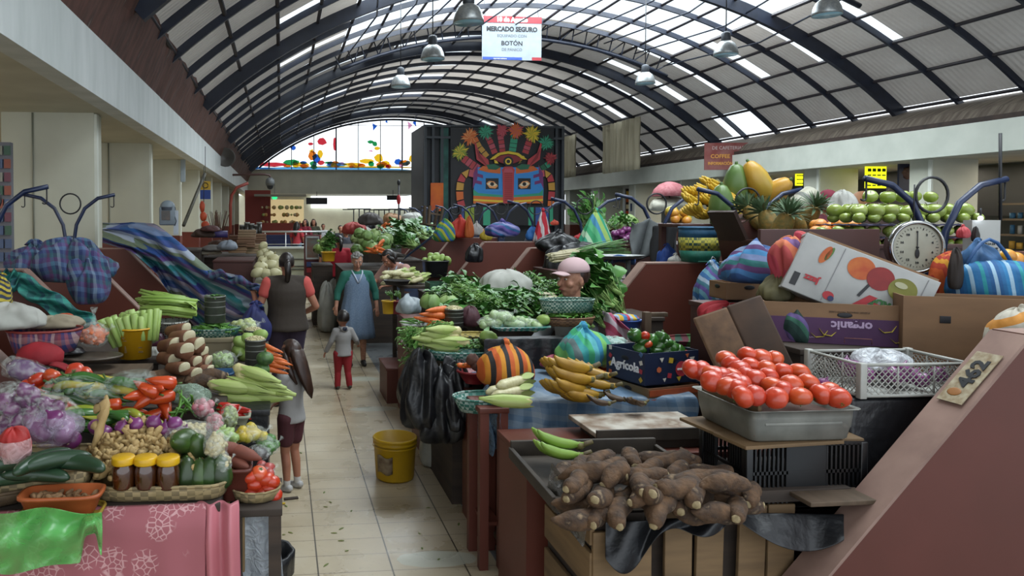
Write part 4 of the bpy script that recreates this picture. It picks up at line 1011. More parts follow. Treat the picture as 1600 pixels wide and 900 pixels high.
# ================= PEOPLE =================
SKIN = mat('skin', '#a8745a', '#986450', .55, 8, .03, sss=.08)
SKINO = mat('skin_older', '#ac7e66', '#946652', .6, 30, .12, sss=.06)
HAIRB = mat('black_hair', '#15110f', '#221a17', .4, 40, .4, stretch=(1, 1, .15))
HAIRD = mat('brown_hair', '#2a1a14', '#3a261c', .4, 40, .4, stretch=(1, 1, .12))
HAIRG = mat('grey_hair', '#8b8984', '#6c6a68', .6, 40, .5)
EYEW = mat('eye_white', '#c8c0b8'); EYED = mat('eye_dark', '#1a1210', None, .15); LIP = mat('lips', '#7a3a34', None, .45)
def remesh(b, vox, m, name, parent, smooth=4):
 me = b.mesh('tmp', m); o = bpy.data.objects.new('tmp', me); C.objects.link(o)
 md = o.modifiers.new('r', 'REMESH'); md.mode = 'VOXEL'; md.voxel_size = vox; md.use_smooth_shade = True
 ms = o.modifiers.new('s', 'SMOOTH'); ms.factor = .5; ms.iterations = smooth
 dg = bpy.context.evaluated_depsgraph_get(); dg.update(); me2 = bpy.data.meshes.new_from_object(o.evaluated_get(dg)); me2.name = name
 bpy.data.objects.remove(o); me2.materials.clear(); me2.materials.append(m)
 for p in me2.polygons: p.use_smooth = True
 q = bpy.data.objects.new(name, me2); C.objects.link(q); q.parent = parent; return q
def cap(b, p0, p1, r0, r1, k=1.0, ex=0, seg=14, flat=1.0):
 p0, p1 = Vector(p0), Vector(p1); d = p1-p0; L_ = d.length or 1e-4; d = d/L_; pts = []; rs = []
 r0, r1 = r0*k+ex, r1*k+ex
 for a in (.98, .7, .4): pts.append(p0-d*r0*a*.9); rs.append(r0*sqrt(1-a*a))
 for t in (0, .33, .66, 1): pts.append(p0+d*L_*t); rs.append(r0+(r1-r0)*t)
 for a in (.4, .7, .98): pts.append(p1+d*r1*a*.9); rs.append(r1*sqrt(1-a*a))
 b.tube(pts, rs, seg, flat=flat)
def person(words_, loc, face, H=1.6, elbow=((-.24, 0, 1.05), (.24, 0, 1.05)), hand=((-.26, .08, .8), (.26, .08, .8)), knee=((-.09, .03, .45), (.09, .03, .45)), foot=((-.1, 0, .06), (.1, 0, .06)),
           top='#777777', sleeve=.4, bottom=('trousers', '#222233'), shoes='#222222', hair=('short', HAIRB), tilt=0., turn=0., hs=1.0, wide=1.0, vox=.008, skin=SKIN, vest=None, apron=None, lean=0., cap_c=None, hood=None, seated=False, socks=None, top2=None, fine=True, earring=False, headlift=0.):
 s = H/1.6; P = thing('person', words_, 'person', loc, face)
 S = lambda v: Vector(v)*s
 shz = 1.56-.25*hs; kz = shz/1.31; hz = .84*kz*(1-.12*(hs-1)); Z = lambda z: hz+(z-.84)*(shz-hz)/.47
 elbow = [(e[0], e[1], e[2]*kz) for e in elbow]; hand = [(e[0], e[1], e[2]*kz) for e in hand]; knee = [(e[0], e[1], e[2]*hz/.84) for e in knee]
 hip = Vector((0, 0, hz)); LM = Matrix.Translation(hip) @ Matrix.Rotation(-lean, 4, 'X') @ Matrix.Translation(-hip)
 TL = lambda v: S(LM @ Vector(v))
 sh = [TL((x*.152*wide*(.9 if hs > 1.1 else 1), 0, shz-.015)) for x in (-1, 1)]
 EL = [S(e) for e in elbow]; HA = [S(h) for h in hand]; KN = [S(k) for k in knee]; FT = [S(f) for f in foot]; HJ = [S((x*.08*wide, 0, hz)) for x in (-1, 1)]
 HC = TL((0, .012, shz+.06+.12*hs+headlift)); hm = Matrix.Rotation(turn, 3, 'Z') @ Matrix.Rotation(-tilt-lean*.6, 3, 'X')
 def hp(v): return HC + hm @ (Vector(v)*s*hs)
 def torso(b, k=1.0, ex=0, low=.8, flat=0):
  prof = [(.82, .15, .1), (.88, .152, .112), (.96, .136, .1), (1.05, .13, .096), (1.14, .14, .104), (1.22, .146, .102), (1.28, .13, .085), (1.325, .085, .062), (1.35, .05, .045)]
  if flat: prof = [(.8, .157, .122), (.83, .159, .124)]+prof[1:]
  kk = .92 if hs > 1.1 else 1
  b.rings([[TL((0, 0, 0))*0+TL((rx*wide*kk*k*cos(a)+ex/s*cos(a), ry*k*sin(a)*(1+(wide-1)*.9)+ex/s*sin(a), Z(z))) for a in [2*pi*j/24 for j in range(24)]] for z, rx, ry in prof])
  for q in sh: cap(b, TL((0, -.005, shz-.01)), q, .056*s, .047*s, k, ex)
 def arm(b, i, k=1.0, ex=0, upto=1.0):
  a, e, h = sh[i], EL[i], HA[i]
  if upto >= .5: cap(b, a, e, .048*s*(.6+.4*wide), .038*s, k, ex)
  else: cap(b, a, a.lerp(e, upto*2), .052*s*(.6+.4*wide), .046*s, k, ex)
  if upto > .5: cap(b, e, e.lerp(h, (upto-.5)*2), .037*s, .027*s if upto >= 1 else .03*s, k, ex)
 def leg(b, i, k=1.0, ex=0, upto=1.0):
  a, e, h = HJ[i], KN[i], FT[i]
  if upto < .5: cap(b, a, a.lerp(e, upto*2), .085*s*wide, .068*s, k, ex); return
  cap(b, a, e, .085*s*wide, .052*s, k, ex)
  if upto > .5:
   e2 = e.lerp(h, (upto-.5)*2); m_ = e.lerp(e2, .35)+Vector((0, -.008*s, 0)); cap(b, e, m_, .05*s, .05*s, k, ex); cap(b, m_, e2, .05*s, .034*s if upto >= 1 else .045*s, k, ex)
 # body
 b = B(); torso(b)
 cap(b, TL((0, 0, shz)), hp((0, -.01, -.06)), .05*s, .046*s*(.6+.4*hs))
 b.blob(hp((0, -.008, .02)), Vector((.074, .092, .095))*s*hs, rot=hm.to_euler()); b.blob(hp((0, .022, -.035)), Vector((.056, .062, .075))*s*hs, rot=hm.to_euler()); b.blob(hp((0, .05, -.085)), Vector((.026, .024, .02))*s*hs)
 if fine:
  cap(b, hp((0, .083, .012)), hp((0, .106, -.026)), .008*s*hs, .0135*s*hs); b.blob(hp((0, .082, -.055)), Vector((.024, .014, .012))*s*hs)
  for x in (-1, 1):
   b.blob(hp((x*.074, -.005, -.008)), Vector((.009, .018, .028))*s*hs, rot=hm.to_euler()); b.blob(hp((x*.038, .058, -.025)), Vector((.026, .024, .022))*s*hs); b.blob(hp((x*.03, .076, .03)), Vector((.028, .012, .009))*s*hs)
 for i in (0, 1):
  arm(b, i); leg(b, i)
  d = (HA[i]-EL[i]).normalized(); inn = Vector((1 if i == 0 else -1, 0, 0)); sd = d.cross(Vector((0, 0, 1))); sd = sd.normalized() if sd.length > .2 else Vector((0, 1, 0))
  nrm = d.cross(sd).normalized(); pl = HA[i]+d*.045*s*hs
  cap(b, HA[i]+sd*.006*s, pl+sd*.014*s, .024*s, .018*s, 1, 0, 10, .8); cap(b, HA[i]-sd*.006*s, pl-sd*.014*s, .024*s, .018*s, 1, 0, 10, .8)
  if fine:
   for f in range(4):
    o_ = sd*(.024-.016*f)*s; L_ = [.052, .064, .07, .06][f]*s; q0 = pl+o_+d*.012*s; q1 = q0+(d+nrm*.25)*L_*.5; q2 = q1+(d*.7+nrm*.7)*L_*.5
    cap(b, q0, q1, .0092*s, .0085*s, 1, 0, 8); cap(b, q1, q2, .0085*s, .007*s, 1, 0, 8)
   t0 = HA[i]+sd*.02*s; t1 = t0+(d*.5+sd*.8)*.032*s; t2 = t1+(d*.9+sd*.2+nrm*.3)*.028*s; cap(b, t0, t1, .013*s, .0105*s, 1, 0, 8); cap(b, t1, t2, .0105*s, .008*s, 1, 0, 8)
  f0 = FT[i]; cap(b, f0+Vector((0, -.03*s, -.02*s)), f0+Vector((0, .1*s, -.035*s)), .03*s, .022*s)
 remesh(b, vox*s if fine else .016, skin, 'body', P, 3)
 ex = .014*s
 # lower garment
 kind, bc = bottom[0], bottom[1]
 bm_ = mat('cloth_'+bc, bc, bc, .85, 5, .25, bs=18)
 if kind in ('trousers', 'shorts'):
  b = B(); b.blob(S((0, -.008, hz+.05)), Vector((.15*wide*(.9 if hs > 1.1 else 1), .115, .11))*s+Vector((ex*.4,)*3)); up = 1.0 if kind == 'trousers' else bottom[2] if len(bottom) > 2 else .42
  if kind == 'trousers': up = .97
  for i in (0, 1): leg(b, i, 1.05, ex, up)
  remesh(b, .011*s, bm_, kind, P)
 elif kind == 'skirt':
  b = B(); z0, z1 = Z(.98), bottom[2]; n = 72; out = []
  for t in range(9):
   u = t/8; z = z0+(z1-z0)*u; k = 1+.35*u
   out.append([S(((.15*wide*k+.012*sin(a_*11)*u)*cos(a_), (.125*k+.012*sin(a_*11)*u)*sin(a_), z)) for a_ in [2*pi*j/n for j in range(n)]])
  b.rings(out, cap=False); b.obj('skirt', bm_, P, mod=.006, fixn=False)
 # top
 tm = mat('cloth_'+top, top, top, .85, 5, .3, bs=16); b = B(); torso(b, 1.04, ex, flat=1)
 for i in (0, 1): arm(b, i, 1.08, ex*(1.3 if sleeve < .6 else 1), sleeve)
 remesh(b, .011*s, tm, 'shirt', P)
 if vest:
  b = B(); torso(b, 1.09, ex*1.7, flat=1)
  remesh(b, .012*s, mat('cloth_'+vest, vest, vest, .85, 5, .3, bs=16), 'vest', P)
 if apron:
  b = B(); n = 72; out = []
  for z, rx, ry in ((1.315, .11, .09), (1.27, .14, .115), (1.22, .156, .128), (1.15, .158, .135), (1.0, .16, .135), (.85, .19, .165), (.65, .21, .185), (.5, .225, .2), (apron[1], .235, .205)):
   out.append([TL((wide*(rx+.012*sin(a_*13)*max(0, 1.1-z))*cos(a_), (ry+.012*sin(a_*13)*max(0, 1.1-z))*sin(a_), z)) if z > .9 else S((wide*(rx+.012*sin(a_*13)*max(0, 1.1-z))*cos(a_), (ry+.012*sin(a_*13)*max(0, 1.1-z))*sin(a_), z)) for a_ in [2*pi*j/n for j in range(n)]])
  b.rings(out, cap=False); b.obj('apron', apron[0], P, mod=.004, fixn=False)
  b = B()
  for x in (-1, 1): b.tube([TL((x*.004, .14, 1.2)), TL((x*.035, .125, 1.27)), TL((x*.065, .085, 1.33)), TL((x*.075, .02, 1.355)), TL((x*.06, -.07, 1.34))], .011*s, 6)
  b.obj('neck_trim', mat('trim_pale', '#a8b4c4'), P)
 # shoes and socks
 if shoes:
  for i in (0, 1):
   b = B(); f0 = FT[i]; cap(b, f0+Vector((0, -.035*s, -.018*s)), f0+Vector((0, .02*s, -.01*s)), .038*s, .036*s); cap(b, f0+Vector((0, .0, -.028*s)), f0+Vector((0, .105*s, -.034*s)), .037*s, .03*s)
   for v in b.b.verts: v.co.z = max(v.co.z, f0.z-.06*s)
   b.obj('shoe', mat('shoe_'+shoes, shoes, shoes, .5), P)
 if socks:
  for i in (0, 1): b = B(); f0 = FT[i]; cap(b, f0, f0.lerp(KN[i], .16), .036*s, .04*s); b.obj('sock', mat('sock'+socks, socks), P)
 # face
 if fine:
  for x in (-1, 1):
   b = B(); b.blob(hp((x*.031, .083, .008)), Vector((.0115, .006, .006))*s*hs); e_ = b.obj('eye', EYEW, P)
   b = B(); b.blob(hp((x*.031, .088, .008)), Vector((.0048, .003, .005))*s*hs); b.obj('iris', EYED, e_)
   b = B(); b.tube([hp((x*.014, .093, .031)), hp((x*.03, .09, .036)), hp((x*.05, .078, .03))], .0032*s*hs, 5); b.obj('eyebrow', hair[1], P)
  b = B(); b.tube([hp((-.021, .093, -.056)), hp((-.008, .1, -.053)), hp((.008, .1, -.053)), hp((.021, .093, -.056))], [.002*s, .006*s, .006*s, .002*s], 6); b.obj('lips', LIP, P)
  if earring: b = B(); b.blob(hp((-.08, -.003, -.045)), .007*s); b.obj('earring', mat('pearl', '#c8b890', None, .2, metal=.5), P)
 # hair
 hk, hmt = hair; b = B(); out = []
 def hv(q, f): return hp(Vector((q.x*.083*f, q.y*.102*f-.012, q.z*.103*f+.026)))
 for i in range(15):
  th = .03+(pi-.06)*i/14; ring = []
  for k in range(28):
   a = 2*pi*k/28; q = Vector((sin(th)*cos(a), sin(th)*sin(a), cos(th))); f = 1+.03*noise.noise(q*6)
   if q.y > .05 and q.z < .62: f = .8
   elif q.z < -.45: f = .8
   ring.append(hv(q, f))
  out.append(ring)
 b.rings(out)
 if hk == 'ponytail':
  b.blob(hp((0, -.115, .03)), Vector((.03, .03, .03))*s); b.tube([hp((0, -.11, .03)), hp((.0, -.15, .0)), hp((.005, -.15, -.08)), hp((.0, -.125, -.16)), hp((0, -.11, -.2))], [.025*s, .034*s, .034*s, .026*s, .006*s], 12)
 if hk == 'long':
  b.tube([hp((0, -.03, .08)), hp((0, -.075, .0)), hp((0, -.1, -.1)), hp((.0, -.13, -.22)), hp((.02, -.15, -.34)), hp((.03, -.15, -.4))], [.07*s, .1*s, .1*s, .085*s, .05*s, .008*s], 16, flat=.62)
  for x in (-1, 1): b.tube([hp((x*.06, .02, .06)), hp((x*.085, -.01, -.03)), hp((x*.08, -.04, -.16)), hp((x*.06, -.08, -.26))], [.02*s, .034*s, .036*s, .01*s], 10)
 if hk == 'bob':
  for x in (-1, 1): b.tube([hp((x*.05, .03, .08)), hp((x*.088, .01, .0)), hp((x*.08, -.0, -.08))], [.02*s, .03*s, .012*s], 10)
  b.blob(hp((0, -.07, -.03)), Vector((.08, .05, .08))*s)
 if hk == 'bun': b.blob(hp((0, -.11, .02)), Vector((.04, .035, .04))*s)
 if hk == 'curly':
  for k in range(70):
   q = Vector((R.gauss(0, 1), R.gauss(0, 1), R.gauss(.4, 1))).normalized()
   if q.y > .25 and q.z < .45 or q.z < -.5: continue
   b.blob(hv(q, .98), Vector((.02, .02, .016))*s, seg=8, rings=6)
 b.obj('hair', hmt, P)
 if hk == 'ponytail': b = B(); b.blob(hp((0, -.122, .03)), Vector((.026, .014, .026))*s); b.obj('hair_tie', mat('tie', '#8a8680'), P)
 if cap_c:
  cm = mat('cap_'+cap_c, cap_c, cap_c, .85, 8, .1); b = B(); out = []
  for i in range(9):
   th = pi*.53*i/8+.02; out.append([hp((.083*sin(th)*cos(a), .102*sin(th)*sin(a)-.014, .078*cos(th)+.056)) for a in [2*pi*k/28 for k in range(28)]])
  b.rings(out, cap=False); crown = b.obj('cap_crown', cm, P, mod=.004, fixn=False)
  b = B(); b.sheet(lambda u, v: hp(((u-.5)*.15*(1-.25*v), .085+.075*v*sqrt(max(.05, 1-(2*u-1)**2*.8)), .056-.008*v-.03*(u-.5)**2*4*.6)), 12, 4); b.obj('peak', cm, P, mod=.004)
  b = B(); b.blob(hp((0, -.014, .136)), Vector((.008, .008, .005))*s); b.obj('cap_button', cm, P)
 if hood:
  b = B(); b.blob(TL((0, -.09, shz+.02)), Vector((.085, .05, .06))*s, nz=.15); b.tube([TL((.08*cos(a), .075*sin(a)-.01, shz+.05)) for a in [2*pi*k/16 for k in range(17)]], .024*s, 8, cap=False); b.obj('hood', tm, P)
  b = B(); b.blob(TL((0, -.125, shz+.035)), Vector((.05, .022, .045))*s); b.obj('hood_lining', mat('hood_navy', '#1c2236'), P)
 return P
def gp(px, Y): p = at(px, 500, Y); return (p.x, Y, 0)
DEN = mat('denim_check', '#6c7f95', '#5c7089', .85, 60, .2, c3='#8495a8')
# woman walking away in an olive vest, arm up holding the tarp
person('woman in an olive vest and purple trousers seen from behind, gripping the striped tarp', gp(448, 7.75), radians(4), 1.6, elbow=((-.3, -.02, 1.03), (.31, .0, 1.04)), hand=((-.34, .14, 1.18), (.2, .14, .96)),
       top='#b8504a', sleeve=.2, bottom=('trousers', '#2a2033'), shoes='#1e1b20', hair=('ponytail', HAIRB), wide=1.22, vest='#332b24')
# girl beside the produce
person('girl with long dark hair, grey T-shirt and maroon shorts standing by the corn', gp(455, 5.35), radians(52), 1.09, elbow=((-.2, .06, 1.1), (.24, .05, 1.06)), hand=((-.12, .25, 1.0), (.1, .24, .93)), knee=((-.075, .03, .45), (.075, .02, .45)), foot=((-.08, .0, .06), (.08, -.02, .06)),
       top='#8e8c8a', sleeve=.4, bottom=('shorts', '#4a2228', .33), shoes='#a9a8a6', socks='#b8b6b2', hair=('long', HAIRD), hs=1.22, tilt=.15, wide=1.03, vox=.009)
# toddler
person('toddler in a grey hooded jacket and red trousers walking beside the old woman', gp(536, 8.4), radians(12), .93, elbow=((-.24, .02, 1.06), (.26, -.03, 1.08)), hand=((-.32, .1, .84), (.33, .1, .98)), knee=((-.09, .06, .42), (.09, -.02, .42)), foot=((-.1, .05, .06), (.12, -.05, .08)),
       top='#8a8886', sleeve=.98, bottom=('trousers', '#8e1f26'), shoes='#3a332c', hair=('short', HAIRB), hs=1.5, wide=1.12, vox=.01, hood=True, headlift=-.03)
# grandmother
person('grey-haired old woman in a blue checked apron dress over a green cardigan', gp(557, 9.75), radians(184), 1.5, elbow=((-.27, -.0, 1.05), (.27, .0, 1.05)), hand=((-.28, .08, .82), (.3, .05, .84)),
       top='#1f5e50', sleeve=.72, bottom=('skirt', '#5f7188', .42), shoes='#1c1a1a', hair=('curly', HAIRG), tilt=.28, wide=1.12, skin=SKINO, apron=(DEN, .4), lean=.06)
# vendor bending over her goods
person('dark-haired vendor with a pink blouse and pale blue apron leaning over her vegetables', (1.9, 10.6, 0), radians(125), 1.7, elbow=((-.28, .42, 1.02), (.24, .45, 1.0)), hand=((-.2, .68, .98), (.05, .7, 1.0)),
       top='#b08a80', sleeve=.42, bottom=('skirt', '#3c4658', .5), shoes='#222222', hair=('bob', HAIRB), tilt=.2, lean=.75, wide=1.15, apron=(mat('apron_blue', '#7d93c0', '#6f86b4', .8, 10, .1), .55), vox=.009)
# vendor with the pink cap
person('older vendor in a pale pink cap looking aside behind the basket of greens', (at(896, 440, 5.32).x, 5.32, 0), radians(112), 1.66, elbow=((-.24, .05, 1.05), (.24, .1, 1.05)), hand=((-.2, .28, 1.0), (.15, .3, 1.0)),
       top='#85898c', sleeve=.7, bottom=('skirt', '#3c3c46', .5), hair=('bun', HAIRD), cap_c='#b59a9c', tilt=.02, skin=SKINO, wide=.95, hs=1.17, vox=.0065, earring=True)
# people further off
def far(words_, px, Y, z, face, H, top, bottom, hair=('short', HAIRB), **k):
 p = at(px, 400, Y); return person(words_, (p.x, Y, z), face, H, top=top, bottom=bottom, hair=hair, vox=.014, **k)
far('person in a bright red top facing away beyond the old woman, near the cabbages', 530, 14.5, 0, radians(10), 1.6, '#9c1c2c', ('trousers', '#26262e'), ('ponytail', HAIRB), wide=1.1)
far('long-haired woman in dark clothes sitting with her back turned, beside the red-topped person', 518, 16.5, 0, 0, 1.62, '#1c2134', ('trousers', '#1c2134'), ('long', HAIRB), fine=False)
far('woman in a red top and jeans leaning at the far railing', 464, 26, .18, radians(-30), 1.6, '#a8323a', ('trousers', '#4a6478'), ('long', HAIRB), fine=False)
far('woman in a dark red top at the far railing, second of the queue', 477, 27, .18, radians(150), 1.68, '#7a1f2e', ('trousers', '#1c1c22'), ('long', HAIRB), fine=False)
far('woman in an olive top with long hair, third of the far queue', 490, 27.5, .18, radians(175), 1.68, '#3c3a2a', ('trousers', '#8a7d68'), ('long', HAIRD), fine=False)
far('person in a white top at the end of the far queue', 505, 28, .18, radians(190), 1.5, '#b0aeb0', ('trousers', '#2c2c34'), fine=False)
far('person in a red shirt behind the lit food counter at the far end', 437, 41.3, .75, radians(180), 1.6, '#c22a1e', ('trousers', '#2a2a2a'), fine=False)
far('person with dark clothes in the crowd beyond the red-topped one', 541, 21, 0, radians(60), 1.62, '#23242c', ('trousers', '#23242c'), fine=False)
far('person in a black jacket in the crowd before the far lit counters', 532, 25, 0, radians(200), 1.66, '#17181c', ('trousers', '#1c1c20'), fine=False)
far('vendor wearing a dark red knitted hat among the pineapples', 1292, 7.8, .55, radians(150), 1.72, '#5a2430', ('trousers', '#2a2a2a'), ('bob', HAIRD), cap_c='#6b2030')
far('dark-haired person between the painted tower and the hanging bags', 752, 18, 0, radians(180), 1.7, '#1a1a1e', ('trousers', '#1c1c20'), ('bob', HAIRB), fine=False)
far('dark figure standing in the tower doorway below the painted mask', 832, 20.5, 0, radians(180), 1.62, '#1c1c24', ('trousers', '#1c1c20'), ('long', HAIRB), fine=False)
# ================= LEFT STALLS =================
WOOD = mat('crate_wood', '#7a6142', '#5e4a32', .75, 5, .25, stretch=(.4, .4, 3), c3='#8c734f')
WOODD = mat('old_wood', '#3d3128', '#2c241e', .8, 6, .3, stretch=(.3, .3, 3))
WOODP = mat('plank_wood', '#5b4a3a', '#463829', .8, 5, .25, stretch=(3, .4, .4))
BAG_BLK = mat('black_plastic', '#1a1b1e', '#121316', .42, 7, .8, bs=16)
def counter(name, words_, x0, x1, y0, y1, z, m, top=.03, legs=False, cat='counter', mt=None, zb=0):
 t = thing(name, words_, cat, ((x0+x1)/2, (y0+y1)/2, zb)); w_, d = x1-x0, y1-y0
 b = B(); b.box((0, 0, z-zb-top/2), (w_, d, top), bev=.004); b.obj('top', mt or m, t)
 if legs:
  for sx in (-1, 1):
   for sy in (-1, 1): b = B(); b.box((sx*(w_/2-.03), sy*(d/2-.03), (z-zb-top)/2), (.05, .05, z-zb-top)); b.obj('leg', m, t)
  b = B(); b.box((0, 0, .25), (w_-.08, d-.08, .02)); b.obj('lower_shelf', m, t)
 else: b = B(); b.box((0, 0, (z-zb-top)/2), (w_-.02, d-.02, z-zb-top)); b.obj('base', m, t)
 return t
counter('market_table', 'long market table under the pink cloth and front produce baskets', -1.9, -.24, 2.86, 3.3, .883, WOODD)
counter('display_step', 'raised wooden step behind the ginger, holding the green peppers', -1.9, -.2, 3.31, 3.62, 1.0, WOODD)
counter('display_step', 'upper wooden step holding the loose tomatoes and wrapped peppers', -1.9, -.28, 3.63, 3.95, 1.07, WOODD)
counter('wooden_plank_box', 'rough brown wooden box the yellow celery pail stands on', -1.3, -.72, 3.97, 4.22, 1.17, WOODP, cat='box')
counter('market_counter', 'dark low counter under the cut cassava and maize grain tins', -.7, -.08, 3.97, 5.3, 1.05, WOODD)
counter('market_counter', 'dark counter behind the yellow pail carrying the white basket of celery', -1.4, -.72, 4.42, 5.7, 1.15, WOODD)
# pink lace cloth over the front
N = NT('pink_lace'); co = N.coord('Object')
v1 = N.n('ShaderNodeTexVoronoi', Scale=42, _feature='DISTANCE_TO_EDGE'); N.l(co, v1.inputs[0]); v2 = N.n('ShaderNodeTexVoronoi', Scale=9); N.l(co, v2.inputs[0])
msk = N.ramp(v2.outputs[0], [(.42, (1, 1, 1, 1)), (.5, (0, 0, 0, 1))]); edg = N.ramp(v1.outputs[0], [(.04, (1, 1, 1, 1)), (.1, (0, 0, 0, 1))])
mm = N.mix(1, msk, edg, 'MULTIPLY'); N.l(N.mix(mm, hexc('#96565d'), hexc('#bd9092')), N.b.inputs['Base Color']); N.b.inputs['Roughness'].default_value = .8; N.bump(mm, .2, .005); LACE = N.m
draped('lace_tablecloth', (-1.0, 2.83, 0), lambda u, v: ((u-.5)*1.42, -.02+.03*sin(u*26)*v+.015*sin(u*61)*v - .05*v + .06*max(0, 1-v*30), .893-.89*v), 70, 16, LACE, 'pink lace cloth with rose pattern hanging down the front of the table', 'tablecloth')
draped('pink_cloth', (-.25, 2.84, 0), lambda u, v: ((u-.5)*.17+.02*v, -.03+.022*sin(u*14)+.06*max(0, 1-v*30), .893-.89*v), 20, 10, mat('pink_satin', '#b56d74', '#a8606a', .45, 5, .2, stretch=(4, 1, .2)), 'plain pink satin cloth hanging at the table corner beside the lace', 'tablecloth')
# cloth end resting on the corner
b = B(); b.box((0, 0, 0), (.075, .03, .28), bev=.004); o_ = b.obj('wooden_block', mat('pale_block', '#8a7351', '#76603f', .7, 4)); o_.location = at(368, 830, 2.98); o_.location.z = .70; tag(o_, 'short pale wooden plank end under the tomato basket', 'plank')
counter('basket_stand', 'narrow wooden stand carrying the small basket of wrapped tomatoes', -.215, .0, 2.9, 3.25, .84, WOODD, legs=True, cat='stand')
draped('white_plastic', (-.1, 2.98, 0), lambda u, v: ((u-.5)*.16+.04*v, .03*sin(u*9)*v, .8-.5*v), 14, 10, film('milky_film', '#b8c0c8', .3), 'milky plastic sheet hanging under the tomato basket', 'plastic sheet')
# --- wide woven tray with ginger, jars and avocados
WEAVE = weave('palm_weave', '#9a8762', '#6f6146', .03, .02, .7, '#84744f')
TX, TY = at(248, 770, 2.9).x, 3.08
woven_tray('woven_tray', (TX, TY, .888), .275, .19, .055, WEAVE, 'wide woven palm tray with ginger, honey jars and avocados', rot=radians(-3), squarish=.5, flare=1.06, seg=48)
woven_tray('woven_tray', (-1.02, 3.1, .888), .26, .17, .12, WEAVE, 'deeper woven basket under the purple onions, next to the ginger', squarish=.5, flare=1.05, seg=48)
def jar_mesh():
 b = B(); b.lathe([(.002, 0), (.038, .001), (.043, .008), (.043, .075), (.038, .09), (.036, .098), (.002, .098)], 24); h = b.mesh('honey_jar', mat('jar_glass', '#3a1d0c', '#4a260e', .06, 3, coat=.8))
 b = B(); b.lathe([(.002, .094), (.043, .094), (.0445, .098), (.0445, .118), (.042, .122), (.002, .122)], 30); return [('honey_jar', h), ('yellow_lid', b.mesh('yellow_lid', mat('lid_yellow', '#c89c16', None, .35)))]
PROTO['jar'] = [jar_mesh()]
def mk_jar(): return PROTO['jar']
for px, w_ in ((193, 'the one at the ginger end'), (228, 'the middle one of three'), (263, 'the one beside the avocados')):
 p = at(px, 762, 2.925); put('jar', p, R.uniform(0, 6), 1.02, 'dark honey jar with a yellow lid, '+w_, 'jar')
av = [((308, 704), .4, .05, 'large glossy avocado lying on top of the others'), ((292, 742), 0, 0, 'dark upright avocado right beside the honey jars'), ((312, 745), 0, 0, 'dull dark avocado standing between two others'), ((327, 742), 0, 0, 'bright green avocado standing at the tray rim'), ((345, 740), 0, 0, 'dark avocado at the very corner of the tray'), ((288, 690), 1.2, 0, 'small blackish avocado tucked behind the top one'), ((300, 722), 1.0, 0, 'dark avocado lying behind the standing ones')]
for (px, py), tl, _, wd in av:
 Yv = 2.97 if py > 730 else 3.07; put('avocado', at(px, py, Yv), (tl, tl*.5, R.uniform(0, 6)), 1.02 if py > 735 else 1.15, wd, 'avocado')
def mk_ginger_root(): return mk_ginger()
for k in range(74):
 u, v = R.random(), R.random(); px = 148+158*u; h = (1-.9*abs(u-.45)); py = 738-80*v*h
 put('ginger_root', at(px, py, 2.97+.25*v), (R.uniform(-.9, .9), R.uniform(-.9, .9), R.uniform(0, 6)), R.uniform(.8, 1.1), 'knobbly ginger root in the heap behind the honey jars', 'ginger', 'ginger roots heaped in the tray')
put('ginger_root', at(158, 655, 3.08), (0, -1.25, .4), (1.5, 1.1, 1.1), 'tall ginger root standing up out of the heap', 'ginger')
b = B(); b.blob((0, 0, 0), (.21, .12, .12), low=-.02); tag(b.obj('ginger_mound', mat('ginger_under', '#7d6844', '#5f4d30', .8, 20, .4), None, at(225, 745, 3.14)), 'ginger roots lying deep inside the heap', 'ginger', None, 'stuff')
# red onions behind the ginger
for i, (px, py) in enumerate([(150, 667), (213, 664), (240, 661), (258, 672), (288, 676), (273, 663), (282, 690), (163, 676)]):
 put('red_onion', at(px, py, 3.2), (R.uniform(-.7, .7), R.uniform(-.7, .7), R.uniform(0, 6)), 1.0, 'purple onion among those behind the ginger heap', 'onion', 'purple onions behind the ginger')
put('white_onion', at(192, 668, 3.2), (.4, .3, 0), .95, 'single white onion lying between ginger and purple onions', 'onion')
# bags of peeled garlic and broad beans
CL = mat('peeled_garlic', '#b8ac84', '#a69a70', .5, 20); POD = mat('mixed_pods', '#7f8f52', '#99a26c', .5, 12, c3='#b5b48c')
cap_bag(at(290, 690, 3.22), (.115, .075, .045), CL, 'clear bag of peeled garlic lying behind the purple onions', 'garlic_bag', seed=1, n=110, r=.011, elong=1.4, t_=.8)
cap_bag(at(337, 718, 3.0), (.05, .06, .06), CL, 'clear bag of peeled garlic beside the top avocado', 'garlic_bag', seed=2, n=80, r=.010, elong=1.4, t_=.8)
cap_bag(at(348, 745, 2.98), (.035, .05, .05), CL, 'small bag of peeled garlic hanging over the tray corner', 'garlic_bag', seed=3, n=60, r=.009, elong=1.4, t_=.8)
